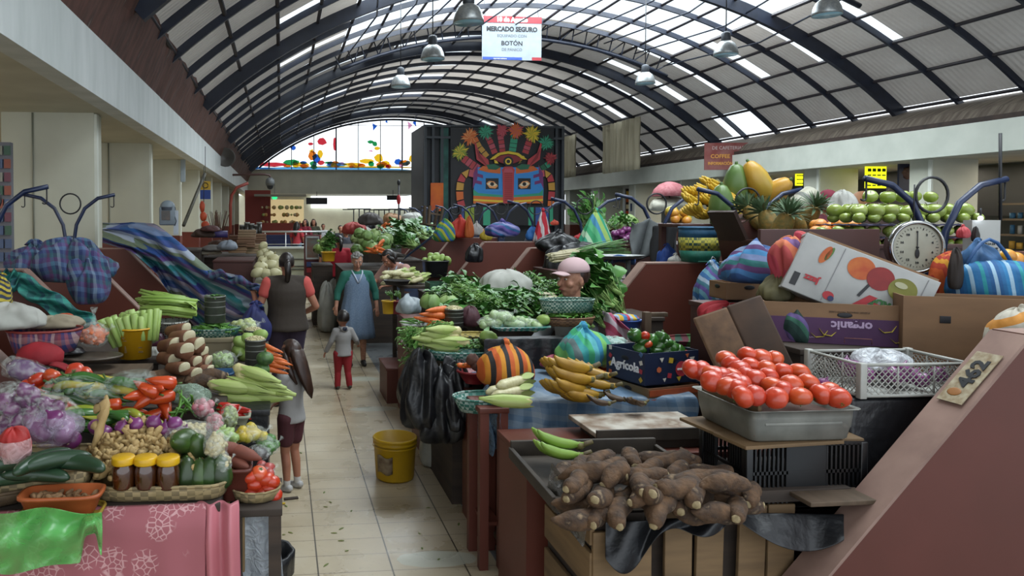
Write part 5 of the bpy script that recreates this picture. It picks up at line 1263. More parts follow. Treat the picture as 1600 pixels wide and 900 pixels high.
# --- cucumbers in a basket, terracotta pot, red bag, green bag
woven_tray('woven_tray', (-1.17, 3.0, .888), .2, .13, .05, weave('dark_weave', '#5c4a35', '#3d3023', .03, .02), 'flat dark woven basket of cucumbers at the edge of the picture', seg=40)
for (px, py, rz, wd) in ((35, 725, .35, 'long cucumber lying on top, under the red bag'), (55, 745, -.05, 'big cucumber lying along the front of the basket'), (8, 752, .1, 'cucumber cut by the picture edge'), (90, 722, .5, 'pale-ended cucumber pointing up at the basket side'), (118, 728, -.4, 'short dark cucumber nearest the ginger'), (70, 722, .9, 'cucumber half hidden in the middle of the basket')):
 put('cucumber', at(px, py, 2.86), (0, R.uniform(-.1, .1), rz), 1.25, wd, 'cucumber')
def pot(name, loc, rx, ry, h, m, words_, cat='tub', sq=.4, rot=0, flare=1.18, rimw=.008):
 t = thing(name, words_, cat, loc, rot); b = B(); seg = 40
 def ring(k, z, o_):
  out = []
  for i in range(seg):
   a = 2*pi*i/seg; e = 2/(2+sq*6); x = abs(cos(a))**e*(1 if cos(a) > 0 else -1); y = abs(sin(a))**e*(1 if sin(a) > 0 else -1); out.append((x*(rx*k+o_), y*(ry*k+o_), z))
  return out
 b.rings([ring(.02, 0, 0), ring(1/flare-.02, 0, 0), ring(1/flare, .006, 0), ring(1, h-.012, 0), ring(1, h-.012, rimw), ring(1, h, rimw), ring(1, h, -.004), ring(1/flare, .006, -.005), ring(.02, .006, 0)]); b.obj('tub_wall', m, t); return t
TERR = mat('terracotta_plastic', '#a3552c', '#984c26', .45, 3)
p = at(90, 803, 2.78); q = pot('terracotta_tub', (p.x, p.y+.06, .89), .145, .07, .075, TERR, 'oblong terracotta tub filled with small brown turmeric roots')
def mk_turmeric_root():
 b = B(); b.tube([(-.022, 0, 0), (-.012, .002, .002), (.008, 0, 0), (.02, .003, .002)], [.004, .0095, .01, .005], 8); b.ball_noise(.002, 90); return [('turmeric_root', b.mesh('turmeric_root', mat('turmeric_skin', '#8a6a48', '#6b4e34', .8, 50, .3)))]
for k in range(38):
 put('turmeric_root', (p.x+R.uniform(-.115, .115), p.y+.06+R.uniform(-.045, .045), .93+R.uniform(0, .02)), (R.uniform(-.4, .4), R.uniform(-.9, .9), R.uniform(0, 6)), R.uniform(.8, 1.2), 'small brown turmeric root in the terracotta tub', 'turmeric', 'turmeric roots in the terracotta tub')
woven_tray('yellow_rimmed_mat', (p.x, p.y+.06, .875), .15, .085, .015, mat('yellow_braid', '#a8882a', '#7d6a20', .7, 60, .4), 'yellow braided mat under the terracotta tub', 'mat', squarish=.5)
GRN = film('green_film', '#64b460', .4, .25, .5, 5)
draped('green_plastic_bag', (0, 0, 0), lambda u, v: at(-30+190*u, (797 + 5*sin(u*9)) + (80 + 18*sin(u*3.2+.6) - 40*(abs(u-.9) < .06))*v, 2.725-.05*v+.02*sin(u*17+v*5)+.02*sin(v*9)), 40, 18, GRN, 'thin green plastic bag hanging over the lace cloth below the terracotta tub', 'bag')
sack('red_paper_bag', at(22, 716, 2.9), (.06, .05, .12), mat('red_tissue', '#a3201c', '#8a1a18', .6, 6, .3), 'red bag sticking out of a clear wrapper beside the cucumbers', knot=False, seed=4)
b = B(); b.lathe([(.055, 0), (.064, .03), (.062, .075), (.058, .08)], 24, cap=False, lobes=7, la=.04); tag(b.obj('clear_wrapper', film('pink_film', '#c8a8a8', .45), None, at(22, 718, 2.89)), 'crinkled clear wrapper round the base of the red bag', 'wrapper')
# --- onions: white bunch and purple ones in clear film
for i in range(20):
 put('white_onion', at(5+88*R.random(), 612+72*R.random()**.9 if i > 3 else 610+i*14, 3.35+.1*R.random()), (R.uniform(.6, 1.7), R.uniform(-.5, .5), R.uniform(0, 6)), R.uniform(.95, 1.25), 'white onion in the bagged heap at the edge of the picture', 'onion', 'white onions in clear bags')
b = B(); b.blob((0, 0, 0), (.23, .12, .13), (0, .25, 0), nz=.25, nf=2.5, seg=24, rings=14); tag(b.obj('clear_bag', film('clear_film_a', '#dfe6df', .84), None, at(45, 648, 3.34), mod='sub'), 'clear plastic film stretched over the white onions', 'plastic bag')
for i in range(13):
 put('red_onion', at(55+60*R.random(), 655+35*R.random(), 3.08+.1*R.random()), (R.uniform(-.7, .7), R.uniform(-.7, .7), R.uniform(0, 6)), 1.15, 'purple onion inside the clear bag above the woven basket', 'onion', 'purple onions in a clear bag')
b = B(); b.blob((0, 0, 0), (.115, .09, .075), nz=.25, nf=3, seg=24, rings=14); tag(b.obj('clear_bag', film('violet_film', '#c8b8d0', .7), None, at(85, 668, 3.11), mod='sub'), 'shiny clear bag drawn tight over the purple onions', 'plastic bag')
# --- tomatoes, aubergine in film, red cloth
for i, (px, py) in enumerate([(46, 604), (70, 612), (88, 606), (98, 596), (82, 588), (112, 602), (58, 594), (105, 612)]): put('tomato', at(px, py, 3.72), (R.uniform(-.5, .5), R.uniform(-.5, .5), 0), 1.15, 'loose tomato in the row below the bagged aubergine', 'tomato', 'loose tomatoes beside the bagged aubergine')
for (px, py, wd) in ((118, 582, 'tall red tomato in film at the top of the loose ones'), (130, 588, 'red tomato in film touching the wooden box')): put('tomato', at(px, py, 3.72), (1.3, .2, 0), 1.25, wd, 'tomato')
b = B(); b.tube([(-.12, 0, 0), (-.09, 0, .0), (-.03, 0, .005), (.04, 0, 0), (.11, 0, 0), (.13, 0, 0)], [.015, .045, .055, .05, .035, .01], 16); t = thing('bagged_aubergine', 'purple aubergine wrapped in clear film above the tomatoes', 'aubergine', at(48, 583, 3.8), (0, .35, 0)); b.obj('aubergine', mat('aubergine_skin', '#3f1f4a', '#7a5a80', .25, 3, c3='#b0a0b8', coat=.5), t)
b = B(); b.tube([(-.15, 0, .01), (-.12, 0, 0), (0, 0, .004), (.12, 0, 0), (.16, 0, .03)], [.004, .055, .062, .045, .02], 16); b.obj('clear_film', film('clear_film_a', '#dfe6df', .84), t)
t = thing('cloth_hat', 'bright red cloth cap lying in front of the striped basket', 'cap', at(62, 568, 3.98)); b = B(); b.blob((0, 0, .03), (.12, .09, .085), nz=.12, low=-.03, seg=20, rings=12); RC_ = mat('red_cloth', '#8f1420', '#7a101a', .8, 6, .4, bs=15); b.obj('crown', RC_, t); b = B(); b.sheet(lambda u, v: (.08+.12*v, -.06+.1*(u-.5), .02-.06*v*v-.03*(u-.5)**2), 8, 6); b.obj('peak', RC_, t, mod=.006)
# --- green peppers bagged and loose
for i in range(24): put('pepper', at(95+120*R.random(), 592+38*R.random(), 3.52+.12*R.random()), (R.uniform(-.3, .3), R.uniform(-.3, .3), R.uniform(-.4, .5)), R.uniform(1.25, 1.6), 'dark green pepper inside the two clear bags', 'pepper', 'green peppers in clear bags')
for (px, py, rx, ry, rz, tl, wd) in ((125, 612, .17, .09, .07, .15, 'long clear bag packed with green peppers'), (200, 598, .13, .09, .06, -.2, 'shorter clear bag of green peppers lying on the first one')):
 b = B(); b.blob((0, 0, 0), (rx, ry, rz), (0, tl, 0), nz=.15, nf=3, seg=28, rings=16); tag(b.obj('clear_bag', film('clear_film_b', '#d6e2da', .84, .08), None, at(px, py, 3.56), mod='sub'), wd, 'plastic bag')
for i in range(18): put('pepper', at(115+120*R.random(), 638+30*R.random(), 3.36+.1*R.random()), (R.uniform(-.2, .2), R.uniform(-.4, .1), R.uniform(2.3, 3.8)), R.uniform(1.1, 1.5), 'loose green pepper on the pile above the ginger', 'pepper', 'loose green peppers above the ginger')
for i, (px, py) in enumerate([(212, 618), (238, 612), (225, 626), (250, 622), (245, 605), (206, 645), (258, 640), (228, 606), (170, 632), (90, 640), (100, 634), (252, 596), (262, 652), (245, 648)]): put('orange_pepper', at(px, py, 3.5), (R.uniform(-.3, .3), R.uniform(-.5, .5), R.uniform(0, 6)), 1.2, 'ripe orange-red pepper among the green ones', 'pepper', 'ripe orange-red peppers')
b = B(); rr = random.Random(4)
for k in range(60): y0 = rr.uniform(-.03, .03); b.tube([(-.1, y0, rr.uniform(0, .02)), (0, y0*.5, .012), (.1, y0*1.4, rr.uniform(0, .02))], .0022, 4)
tag(b.obj('twig_bundle', mat('straw', '#7d6a48', '#5f4d30', .8, 20), None, at(70, 622, 3.45), (0, .35, .2)), 'small bundle of dry brown herb stalks over the white onions', 'herb bundle')
for i in range(12): put('bean_pod', at(270+30*R.random(), 622+26*R.random(), 3.45), (R.uniform(-.8, .8), R.uniform(-1, 1), R.uniform(0, 6)), 1.1, 'thin green bean pod beside the ripe peppers', 'bean pod', 'green bean pods beside the ripe peppers')
# --- yellow pail of celery, carrot bag, basket with a cloth, white bag
p = on(206, 563, 1.172); YP = p
t = thing('yellow_pail', 'bright yellow plastic pail full of upright celery on the wooden box', 'pail', p+Vector((0, .1, 0))); YM = mat('pail_yellow', '#c2941a', '#b98a16', .4, 5, c3='#c9a026')
b = B(); open_pail(b, .092, .102, .175, 32); b.obj('pail_wall', YM, t); b = B()
for i, (x, z, w_, h_) in enumerate([(-.03, .06, .025, .04), (.03, .07, .05, .006), (.035, .045, .05, .01), (-.02, .11, .06, .005), (-.03, .125, .05, .008), (.04, .12, .02, .004)]): b.box((x, -.098+abs(x)*.35, z), (w_, .004, h_))
b.obj('faded_print', mat('faded_ink', '#5a4416'), t)
for k in range(3): put('celery', p+Vector((-.045+.045*k, .1+.03*(k % 2), .085)), (R.uniform(-.15, .15), -.3+.3*k, k), 1.25, 'bundle of pale green celery stalks standing in the yellow pail', 'celery', 'celery bundles in the yellow pail')
cap_bag(at(146, 543, 4.25), (.085, .06, .07), mat('grated_carrot', '#b5552a', '#c46a3a', .6, 60, .5), 'tied clear bag of grated carrot beside the yellow pail', 'carrot_bag', seed=7, n=90, r=.011, elong=1.8)
b = B(); b.lathe([(.05, 0), (.02, .08), (.006, .13), (.02, .17)], 16, lobes=5, la=.15, cap=False); tag(b.obj('bag_neck', film('clear_film_b', '#d6e2da', .8), None, at(147, 527, 4.25)), 'gathered top of the clear grated carrot bag', 'bag top')
pot('metal_dish', at(140, 562, 4.12), .17, .11, .025, mat('dish_grey', '#6e665c', '#4e463c', .35, 9, metal=.4), 'shallow metal dish under the bag of grated carrot', 'dish', sq=0)
PLD = stripes('plaid_red_blue', ['#7a2c3a', '#2a3466', '#8a4a5a', '#2a2f5c', '#a08a88', '#5c2a3c'], .09, (1, .2, .1), plaid=((0, .3, 1), ['#2a3466', '#8c6a6a', '#5c2a3c'], .08))
woven_tray('cloth_lined_basket', at(70, 548, 4.15), .2, .15, .12, PLD, 'round basket lined with red and blue plaid cloth', rim=mat('dull_red_rim', '#7a2c26'), flare=1.25)
sack('pale_cloth_bundle', at(85, 512, 4.3), (.16, .1, .07), mat('cream_cloth', '#9a917c', '#857a66', .85, 5, .4), 'crumpled cream cloth bundle lying in the plaid-lined basket', knot=False, seed=3)
sack('orange_cloth', at(102, 508, 4.45), (.06, .05, .07), mat('orange_cloth', '#b0502a', '#a03c22', .8, 5, .3), 'small bright orange cloth behind the cream bundle', knot=False, seed=9)
sack('white_sack', at(18, 512, 4.1), (.17, .13, .13), mat('white_sackcloth', '#a9a9a2', '#93948c', .75, 5, .5), 'crumpled white sack against the partition at the picture edge', knot=False, seed=5, nz=.35)
sack('black_plastic_bag', at(95, 553, 4.2), (.13, .08, .05), BAG_BLK, 'flat black plastic bag under the plaid-lined basket', knot=False, seed=6)
sack('knitted_bag', at(4, 478, 4.15), (.05, .06, .16), stripes('yellow_navy', ['#9a8a2a', '#1c2436', '#b0a03a', '#2a3446'], .05, (.5, 0, 1)), 'yellow and navy bag cut by the edge of the picture', seed=2)
sack('folded_cloth', at(240, 560, 4.6), (.06, .05, .07), mat('white_sackcloth', '#a9a9a2'), 'small white cloth lump between yellow pail and cassava', knot=False, seed=11)
sack('maroon_bag', at(236, 542, 4.8), (.09, .07, .1), mat('maroon_plastic', '#2e1520', '#47202e', .3, 5, .4), 'dark maroon bag behind the yellow pail', knot=False, seed=12)
# --- perforated white basket with lying celery
t = thing('perforated_basket', 'white perforated plastic basket under the lying celery', 'basket', at(266, 532, 4.9))
N = NT('perforated_plastic'); N.b.inputs['Base Color'].default_value = hexc('#a3a49c'); N.b.inputs['Roughness'].default_value = .5
ck = N.n('ShaderNodeTexVoronoi', Scale=70, Randomness=0.0); N.l(N.coord('Object'), ck.inputs[0]); N.l(N.ramp(ck.outputs[0], [(.32, hexc('#2e2f2c')), (.38, hexc('#a3a49c'))]), N.b.inputs['Base Color']); PERF = N.m
b = B(); open_pail(b, .095, .115, .13, 32); b.obj('basket_wall', PERF, t)
put('lying_celery', at(262, 492, 4.95), (0, .12, .15), 1.25, 'pale green celery hearts lying across the white basket', 'celery')
put('lying_celery', at(248, 484, 5.1), (0, .3, -.3), 1.1, 'second bundle of celery hearts behind, tilted upwards', 'celery')
# --- cut cassava stack
for i, (px, py, Yc, rz) in enumerate([(290, 528, 4.3, 0), (305, 540, 4.25, .15), (287, 548, 4.15, -.1), (312, 552, 4.3, .3), (302, 566, 4.2, .1), (283, 576, 4.05, -.1), (300, 585, 4.1, .1), (318, 566, 4.3, .4), (285, 515, 4.4, .1), (270, 540, 4.3, -.1), (268, 562, 4.2, -.15), (320, 580, 4.2, .4)]):
 put('cassava_cut', at(px, py, Yc), (R.uniform(-.2, .2), R.uniform(-.25, .1), -.75+rz), 1.1, 'brown cassava log with a white cut face in the stack', 'cassava', 'cut cassava logs in the stack')
for (px, py, rz) in ((270, 598, -.1), (300, 597, .3), (322, 592, .6), (255, 590, .2)): put('cassava', at(px, py, 4.1), (0, 0, rz), 1.05, 'whole dark cassava root at the foot of the cut stack', 'cassava', 'whole cassava roots under the cut stack')
sack('clear_leaf_bag', at(297, 628, 3.72), (.1, .07, .09), film('milky_green', '#8aa08c', .4), 'crinkled clear bag of green leaves below the cassava', 'bag', seed=8, knot=False)
# --- tins, bean tray, maize, small bags
BEAN = mat('bean_green', '#4a7a2c'); GM = mat('pale_maize', '#bdb48c', '#a8a078', .5, 40)
tin_of(at(336, 503, 5.0), .07, .175, 'ribbed metal tin heaped with green leaves standing on the bean tray', None, leafy_=mat('bean_leaf', '#3f6a2a', '#2f5522', .5, 9))
counter('carton', 'small cream carton under the tray of green beans', -.57, -.32, 4.85, 5.1, 1.2, mat('carton_cream', '#8d8266', '#7a7058', .7, 3), cat='box', zb=1.05)
woven_tray('bean_tray', at(334, 524, 4.98), .175, .12, .05, weave('teal_weave', '#24564c', '#9aa89a', .014, .014), 'teal and white woven tray heaped with green beans')
for k in range(90): a = R.uniform(0, 6.28); q = sqrt(R.random()); put('bean_pod', at(334, 516, 4.98)+Vector((.15*q*cos(a), .1*q*sin(a), .05*(1-q))), (R.uniform(-.3, .3), R.uniform(-.3, .3), R.uniform(0, 6)), .95, 'green bean in the heap on the teal tray', 'bean pod', 'green beans on the teal tray')
tin_of(at(399, 572, 4.55), .063, .165, 'metal tin heaped with pale shelled maize beside the carrots', GM, gr=.006)
tin_of(at(396, 548, 4.95), .06, .14, 'second tin of shelled maize standing just behind the first', GM, gr=.006)
for (px, py, wd) in ((414, 560, 'round dark green squash in front of the carrots'), (408, 578, 'lower green squash touching the husked corn')):
 b = B(); b.blob((0, 0, 0), (.052, .048, .042), nz=.08, seg=18, rings=12); t = thing('green_squash', wd, 'squash', at(px, py, 4.35)); b.obj('rind', mat('green_rind', '#2c4a24', '#4f7038', .5, 30, .4), t); b = B(); b.cyl((0, 0, .035), (.005, 0, .06), .008, .006, 6); b.obj('stem', STEM, t)
for i, (px, py) in enumerate([(424, 552), (432, 560), (428, 566), (436, 572), (422, 560), (434, 580), (440, 566), (426, 545)]): put('carrot', at(px, py, 4.6), (0, .3, R.uniform(-.5, .3)), .8, 'orange carrot pointing at the aisle beside the maize tins', 'carrot', 'carrots beside the maize tins')
cap_bag(at(348, 577, 4.5), (.085, .07, .055), mat('green_limes', '#7f9a55', '#93ab68', .5, 9), 'clear bag of shelled green peas above the blue tray', 'pea_bag', seed=9, n=70, r=.014)
cap_bag(at(384, 520, 5.3), (.1, .07, .05), mat('pale_chayote', '#97a55c', '#aeb67c', .5, 9), 'heap of pale green squashes in film behind the maize tins', 'squash_bag', seed=10, n=26, r=.028)
for i, (px, py) in enumerate([(378, 535), (390, 530), (372, 548), (405, 525), (384, 555)]): put('chayote', at(px, py, 4.85), (1.2, .3, R.uniform(0, 6)), 1.1, 'pale green chayote lying around the maize tins', 'chayote', 'chayotes around the maize tins')
pot('blue_basket', at(335, 592, 4.35), .11, .08, .045, mat('blue_basket', '#1f4a70', '#183c5c', .5, 5), 'blue plastic basket under the bag of peas', 'basket', sq=.4)
# husked corn pile over a black sack at the corner
counter('black_wrapped_stand', 'stand wrapped in black plastic under the fresh corn', -.26, -.06, 3.64, 3.95, 1.04, BAG_BLK, cat='stand')
for i, (px, py, rz, ry, wd) in enumerate([(398, 592, -.35, .22, 'topmost corn cob with open kernels, pointing down the pile'), (380, 603, -.3, .18, 'green-husked corn cob in the middle of the pile'), (412, 604, -.3, .2, 'corn cob with its husk tip towards the girl'), (372, 622, -.1, .08, 'lowest corn cob lying flat with rows of kernels showing'), (404, 618, -.05, .1, 'corn cob at the front corner of the pile'), (392, 582, -.5, .2, 'corn cob at the back of the pile by the squash'), (356, 604, -.2, .1, 'corn cob with leafy end nearest the blue basket')]):
 put('corn', at(px, py, 3.85), (R.uniform(-1.0, .2), ry, rz), 1.05, wd, 'corn')
# bags at the table corner
PK = mat('pink_radish', '#a35a66', '#b87880', .4, 12, c3='#c8a0a0')
cap_bag(at(317, 655, 3.4), (.05, .05, .05), PK, 'clear bag of pink radishes beside the garlic', 'radish_bag', seed=11, n=26, r=.018); cap_bag(at(335, 680, 3.3), (.045, .05, .05), PK, 'second bag of pink radishes leaning toward the aisle', 'radish_bag', seed=12, n=26, r=.018)
for i in range(16): put('red_chilli', at(346+34*R.random(), 632+22*R.random(), 3.62), (R.uniform(-.3, .3), R.uniform(-.5, .5), R.uniform(-.6, .6)), 1.15, 'small bright red chilli in the heap below the corn', 'chilli', 'red chillies below the corn')
for (px, wd) in ((318, 'yellow chilli lying next to the radish bag'), (312, 'second yellow chilli beside the radish bag')):
 b = B(); b.tube([(-.04, 0, 0), (-.03, 0, 0), (.03, .003, 0), (.042, 0, 0)], [.004, .008, .008, .003], 8); tag(b.obj('yellow_chilli', mat('yellow_chilli', '#c08a1c'), None, at(px, 632, 3.6), (0, 0, R.uniform(-.2, .2))), wd, 'chilli')
pot('pale_box', at(362, 662, 3.58), .085, .06, .05, mat('pale_tray', '#8d8f7c'), 'pale tray holding the red chillies', 'tray', sq=.7)
cap_bag(at(358, 672, 3.4), (.04, .045, .06), POD, 'clear bag of shelled broad beans under the chillies', 'bean_bag', seed=13, n=60, r=.012, elong=1.4)
cap_bag(at(350, 700, 3.25), (.06, .05, .04), mat('celery_bit', '#7f9a52', '#9ab070', .5, 9), 'clear bag of green celery hanging over the tray corner', 'vegetable_bag', seed=14, n=20, r=.018, elong=2.5)
cap_bag(at(392, 692, 3.3), (.07, .05, .04), mat('yellow_fruit', '#b8962a', '#a3a03a', .4, 7), 'clear bag of yellow fruit beside the sweet potatoes', 'fruit_bag', seed=15, n=16, r=.026)
cap_bag(at(418, 712, 3.28), (.05, .05, .045), mat('green_lime2', '#4f7a3a', '#3f6630', .4, 7), 'clear bag of green limes hanging toward the aisle', 'lime_bag', seed=16, n=18, r=.022)
cap_bag(at(404, 720, 3.18), (.05, .04, .035), mat('dark_fig', '#2a2224', '#3a3034', .4, 9), 'clear bag of dark dried fruit above the tomato basket', 'fruit_bag', seed=17, n=24, r=.014)
for (px, py, rz, wd) in ((378, 708, -.3, 'large reddish sweet potato lying on the brown pot'), (365, 722, -.5, 'smaller sweet potato beneath the large one'), (352, 700, .4, 'sweet potato end showing behind the garlic bag')): put('sweet_potato', at(px, py, 3.08), (0, .2, rz), .8, wd, 'sweet potato')
pot('brown_flowerpot', at(369, 779, 3.05), .06, .06, .14, mat('brown_pot', '#5b2a20', '#4f241c', .5, 3), 'brown-red square pot between garlic bag and tomatoes', 'pot', sq=.6)
woven_tray('small_basket', (at(400, 780, 3.02).x, 3.04, .845), .105, .1, .04, WEAVE, 'small woven basket of wrapped pink tomatoes overhanging the aisle', seg=32)
for i, (px, py) in enumerate([(398, 756), (410, 768), (392, 772), (420, 762), (404, 776), (416, 748), (392, 744), (428, 774), (405, 740), (424, 752)]): put('tomato', at(px, py, 3.02), (R.uniform(-.5, .5), R.uniform(-.5, .5), 0), .9, 'pinkish tomato in the small basket over the aisle', 'tomato', 'tomatoes in the small aisle basket')
cap_bag(at(412, 748, 3.06), (.045, .05, .03), mat('pink_tomato', '#9a3f3a', '#a8504a', .3, 9), 'clear bag of tomatoes lying on top of the basket', 'tomato_bag', seed=18, n=9, r=.024)
# black waste bin at the bottom
p = on(413, 862, .33); t = thing('waste_bin', 'round bin lined with a black plastic bag standing on the floor', 'bin', (p.x, p.y+.0, 0)); b = B(); open_pail(b, .1, .135, .32, 28); b.obj('bin_wall', mat('bin_grey', '#3a3230', '#2a2422', .5, 4), t)
b = B(); b.lathe([(.14, .22), (.145, .3), (.148, .335), (.13, .335), (.1, .25), (.05, .16), (.002, .14)], 36, lobes=9, la=.035, wob=.006); b.obj('bin_liner', BAG_BLK, t)
# floor litter
for i in range(26):
 p = on(R.choice([R.uniform(425, 480), R.uniform(500, 560), R.uniform(640, 760)]), R.uniform(700, 890), .004); b = B(); b.leaf((0, 0, 0), (1, R.uniform(-1, 1), 0), (0, 0, 1), R.uniform(.02, .05), .012, .05, .2)
 tag(b.obj('leaf_scrap', mat('scrap_green', '#4f6a30', '#7a7a3a', .6, 9), None, p, (0, 0, R.uniform(0, 6)), mod=.002), 'small scrap of green leaf trodden on the aisle tiles', 'leaf scrap', 'leaf scraps on the aisle tiles')
b = B(); b.tube([(-.05, 0, .012), (0, 0, .014), (.06, .01, .01)], [.004, .012, .006], 8); tag(b.obj('yellow_peel', mat('peel_yellow', '#b89a26'), None, on(432, 790, .0)), 'yellow chilli lying on the floor beside the girl', 'chilli')
b = B(); b.box((0, 0, .006), (.1, .03, .012), bev=.003); tag(b.obj('dark_offcut', WOODD, None, on(455, 780, 0), (0, 0, .2)), 'dark stick lying on the tiles near the girl', 'stick')
# --- blankets on the partition and the big striped tarp
PB = stripes('plaid_blue', ['#2a3a6a', '#4a5a86', '#5a3a68', '#2c5a70', '#20264a', '#6a7a8e'], .16, (1, .3, .2), plaid=((0, .2, 1), ['#1e2a50', '#4f6a86', '#54305c', '#2a4a4a'], .13))
TEAL = stripes('plaid_teal', ['#1f5a58', '#2a7a70', '#234a5a', '#3a8a7c'], .12, (1, 0, .6), plaid=((0, .2, 1), ['#1d4a4a', '#2f8478'], .1))
sack('plaid_blanket', at(115, 440, 6.25), (.29, .24, .34), PB, 'crumpled blue and purple plaid blanket piled on the partition', 'blanket', seed=21, nz=.5, knot=False, nf=2.6)
sack('plaid_blanket', at(140, 475, 6.05), (.13, .12, .4), PB, 'end of the blue plaid blanket hanging down behind the teal one', 'blanket', seed=22, nz=.5, knot=False)
sack('plaid_blanket', at(55, 440, 6.4), (.2, .18, .3), PB, 'tall knotted blue plaid bundle beside the hook post', 'bundle', seed=23, nz=.45, ear=.8)
draped('teal_cloth', (0, 0, 0), lambda u, v: at(0+60*u if u < .5 else 30+240*(u-.5), (422 if u < .5 else 422+150*(u-.5))+(20+40*u)*v*(1-.4*u*u) + 4*sin(u*30+v*4), 5.75-.08*v+.05*sin(u*26+v*11)), 50, 10, TEAL, 'teal cloth draped along the top and slope of the partition', 'cloth', th=.012)
TAR = stripes('tarp_stripes', ['#3f5490', '#1f4a80', '#6a7c9c', '#8a8498', '#2a2f6a', '#3a6e80', '#1f686c', '#7a8c98', '#5a447c', '#2a4a86', '#66745f', '#9aa4b4'], .46, (.14, -.15, .956), warp=.1, wn=1.5, rough=.5)
U_ = [(160, 347, 10.4), (205, 344, 10.2), (242, 352, 9.9), (290, 388, 9.2), (330, 418, 8.8), (375, 432, 8.3), (411, 456, 7.95)]
L_ = [(160, 378, 9.75), (205, 396, 9.4), (245, 428, 9.35), (280, 480, 9.3), (318, 528, 9.0), (360, 545, 8.4), (416, 512, 8.0)]
def crv(P_, u):
 t_ = u*(len(P_)-1); i = min(int(t_), len(P_)-2); f = t_-i; f = f*f*(3-2*f)*.3+f*.7; return [P_[i][k]*(1-f)+P_[i+1][k]*f for k in range(3)]
def tarp(u, v):
 a, c = crv(U_, u), crv(L_, u); q = [a[k]*(1-v)+c[k]*v for k in range(3)]
 return at(q[0], q[1]+3*sin(u*12+v*9), q[2]-.35*sin(pi*v)*(.5+.5*u)+.09*sin(v*15+u*5)+.05*sin(v*33-u*8))
draped('striped_tarp', (0, 0, 0), tarp, 60, 24, TAR, 'large blue and purple striped tarp stretched over the stall toward the woman in the vest', 'tarp', th=.008)
sack('tarp_bag', at(400, 535, 7.6), (.14, .12, .38), mat('indigo_cloth', '#1a2050', '#232a60', .7, 5, .4), 'dark blue cloth bag hanging from the hand of the woman in the vest', 'bag', seed=24, nz=.25)
draped('twisted_cloth', (0, 0, 0), lambda u, v: at(325+90*u, 421+30*u**1.5+12*v+3*sin(u*20), 7.8+.3*(1-u)+.04*sin(v*6+u*14)), 30, 6, PB, 'folded plaid border of the tarp gathered up to the hand of the woman', 'cloth', th=.02)
# --- left stalls further down
counter('low_cabinet', 'brown-red cabinet beside the pale squashes', *[at(x, 400, 10.6).x for x in (332, 396)], 10.6, 11.6, at(360, 407, 10.6).z, REDD, cat='cabinet')
counter('squash_table', 'table covered by a heap of pale squashes', *[at(x, 400, 9.7).x for x in (396, 446)], 9.7, 10.9, 1.1, mat('table_cream', '#8f8d7a', '#7d7b68', .7, 3), cat='table')
for i, (px, py, Ys) in enumerate([(402, 426, 9.9), (416, 428, 9.9), (430, 429, 9.9), (408, 417, 10.1), (424, 414, 10.2), (436, 417, 10.2), (412, 408, 10.4), (427, 405, 10.4), (437, 409, 10.5), (420, 399, 10.7)]): put('gourd', at(px, py, Ys), (R.uniform(-.5, .5), R.uniform(-.5, .5), R.uniform(0, 6)), R.uniform(.65, .85), 'pale round squash in the heap beyond the woman in the vest', 'squash', 'pale squashes heaped on the table')
for i, (px, py) in enumerate([(411, 385), (413, 392), (408, 396)]): put('gourd', at(px, py, 11.2), (0, 1, R.uniform(0, 6)), .6, 'small pale squash stacked on the far end of the heap', 'squash', 'small pale squashes at the far end')
counter('goods_table', 'dark table loaded with stacked brown sugar blocks and jars', *[at(x, 400, 12.5).x for x in (318, 420)], 12.5, 14.5, 1.3, WOODD, cat='table')
def blk():
 b = B();
 for k in range(4): b.box((R.uniform(-.01, .01), 0, .02+.042*k), (.3, .2, .038), bev=.004)
 return b
for i, (px, py, Ys, c) in enumerate([(385, 378, 12.6, '#6e5038'), (372, 387, 12.6, '#7c6044'), (398, 388, 12.7, '#8c7658'), (386, 366, 12.8, '#806a50'), (402, 372, 13, '#6b4c34'), (372, 374, 13.2, '#5c3c2a')]): o_ = blk().obj('wrapped_blocks', [mat('block_'+c, c, c, .6, 20)]); o_.location = at(px, py+8, Ys); tag(o_, 'stack of brown wrapped sugar blocks on the far table', 'sugar blocks', 'stacks of wrapped sugar blocks')
for i, (px, py) in enumerate([(378, 362), (386, 358), (393, 360), (400, 362), (405, 358), (396, 368)]): t = thing('goods_jar', 'small dark jar with a pale lid on the far sugar table', 'jar', at(px, py, 13.8), 0, 'jars on the far sugar table'); b = B(); b.cyl((0, 0, -.16), (0, 0, .1), .05, .05, 12); b.obj('jar_body', mat('dark_jar', '#2c2a26', None, .3), t); b = B(); b.cyl((0, 0, .1), (0, 0, .13), .052, .052, 12); b.obj('lid', mat('jar_lid', '#8a8a84'), t)
for i, (px, py, rx, rz, c, wd) in enumerate([(345, 380, .2, .12, '#4a3226', 'dark brown basket shape at the middle of the far goods'), (322, 392, .22, .1, '#8a8272', 'basket of pale cheeses wrapped in cloth'), (335, 386, .2, .1, '#6b6a68', 'grey cloth bundle by the pale cheeses'), (356, 385, .16, .16, '#7a828c', 'silver plastic bundle beside the cabinet'), (318, 365, .18, .14, '#3c2c24', 'dark sack on the upper shelf by the pillars'), (330, 356, .15, .1, '#4a2a2a', 'maroon bundle on the far upper shelf')]):
 sack('goods_bundle', at(px, py+6, 12.4-.1*i), (rx, .15, rz), mat('bund'+c, c, c, .7, 6, .4), wd, knot=False, seed=30+i)
counter('goods_shelf', 'dark brown shelf behind the striped tarp stacked with baskets', *[at(x, 400, 12.2).x for x in (280, 317)], 11.8, 13.0, 1.45, WOODD, cat='shelf')
t = thing('broom_bundle', 'bundle of dry brown brooms standing up on the far shelf', 'brooms', at(340, 366, 12.2)); b = B(); rr = random.Random(2)
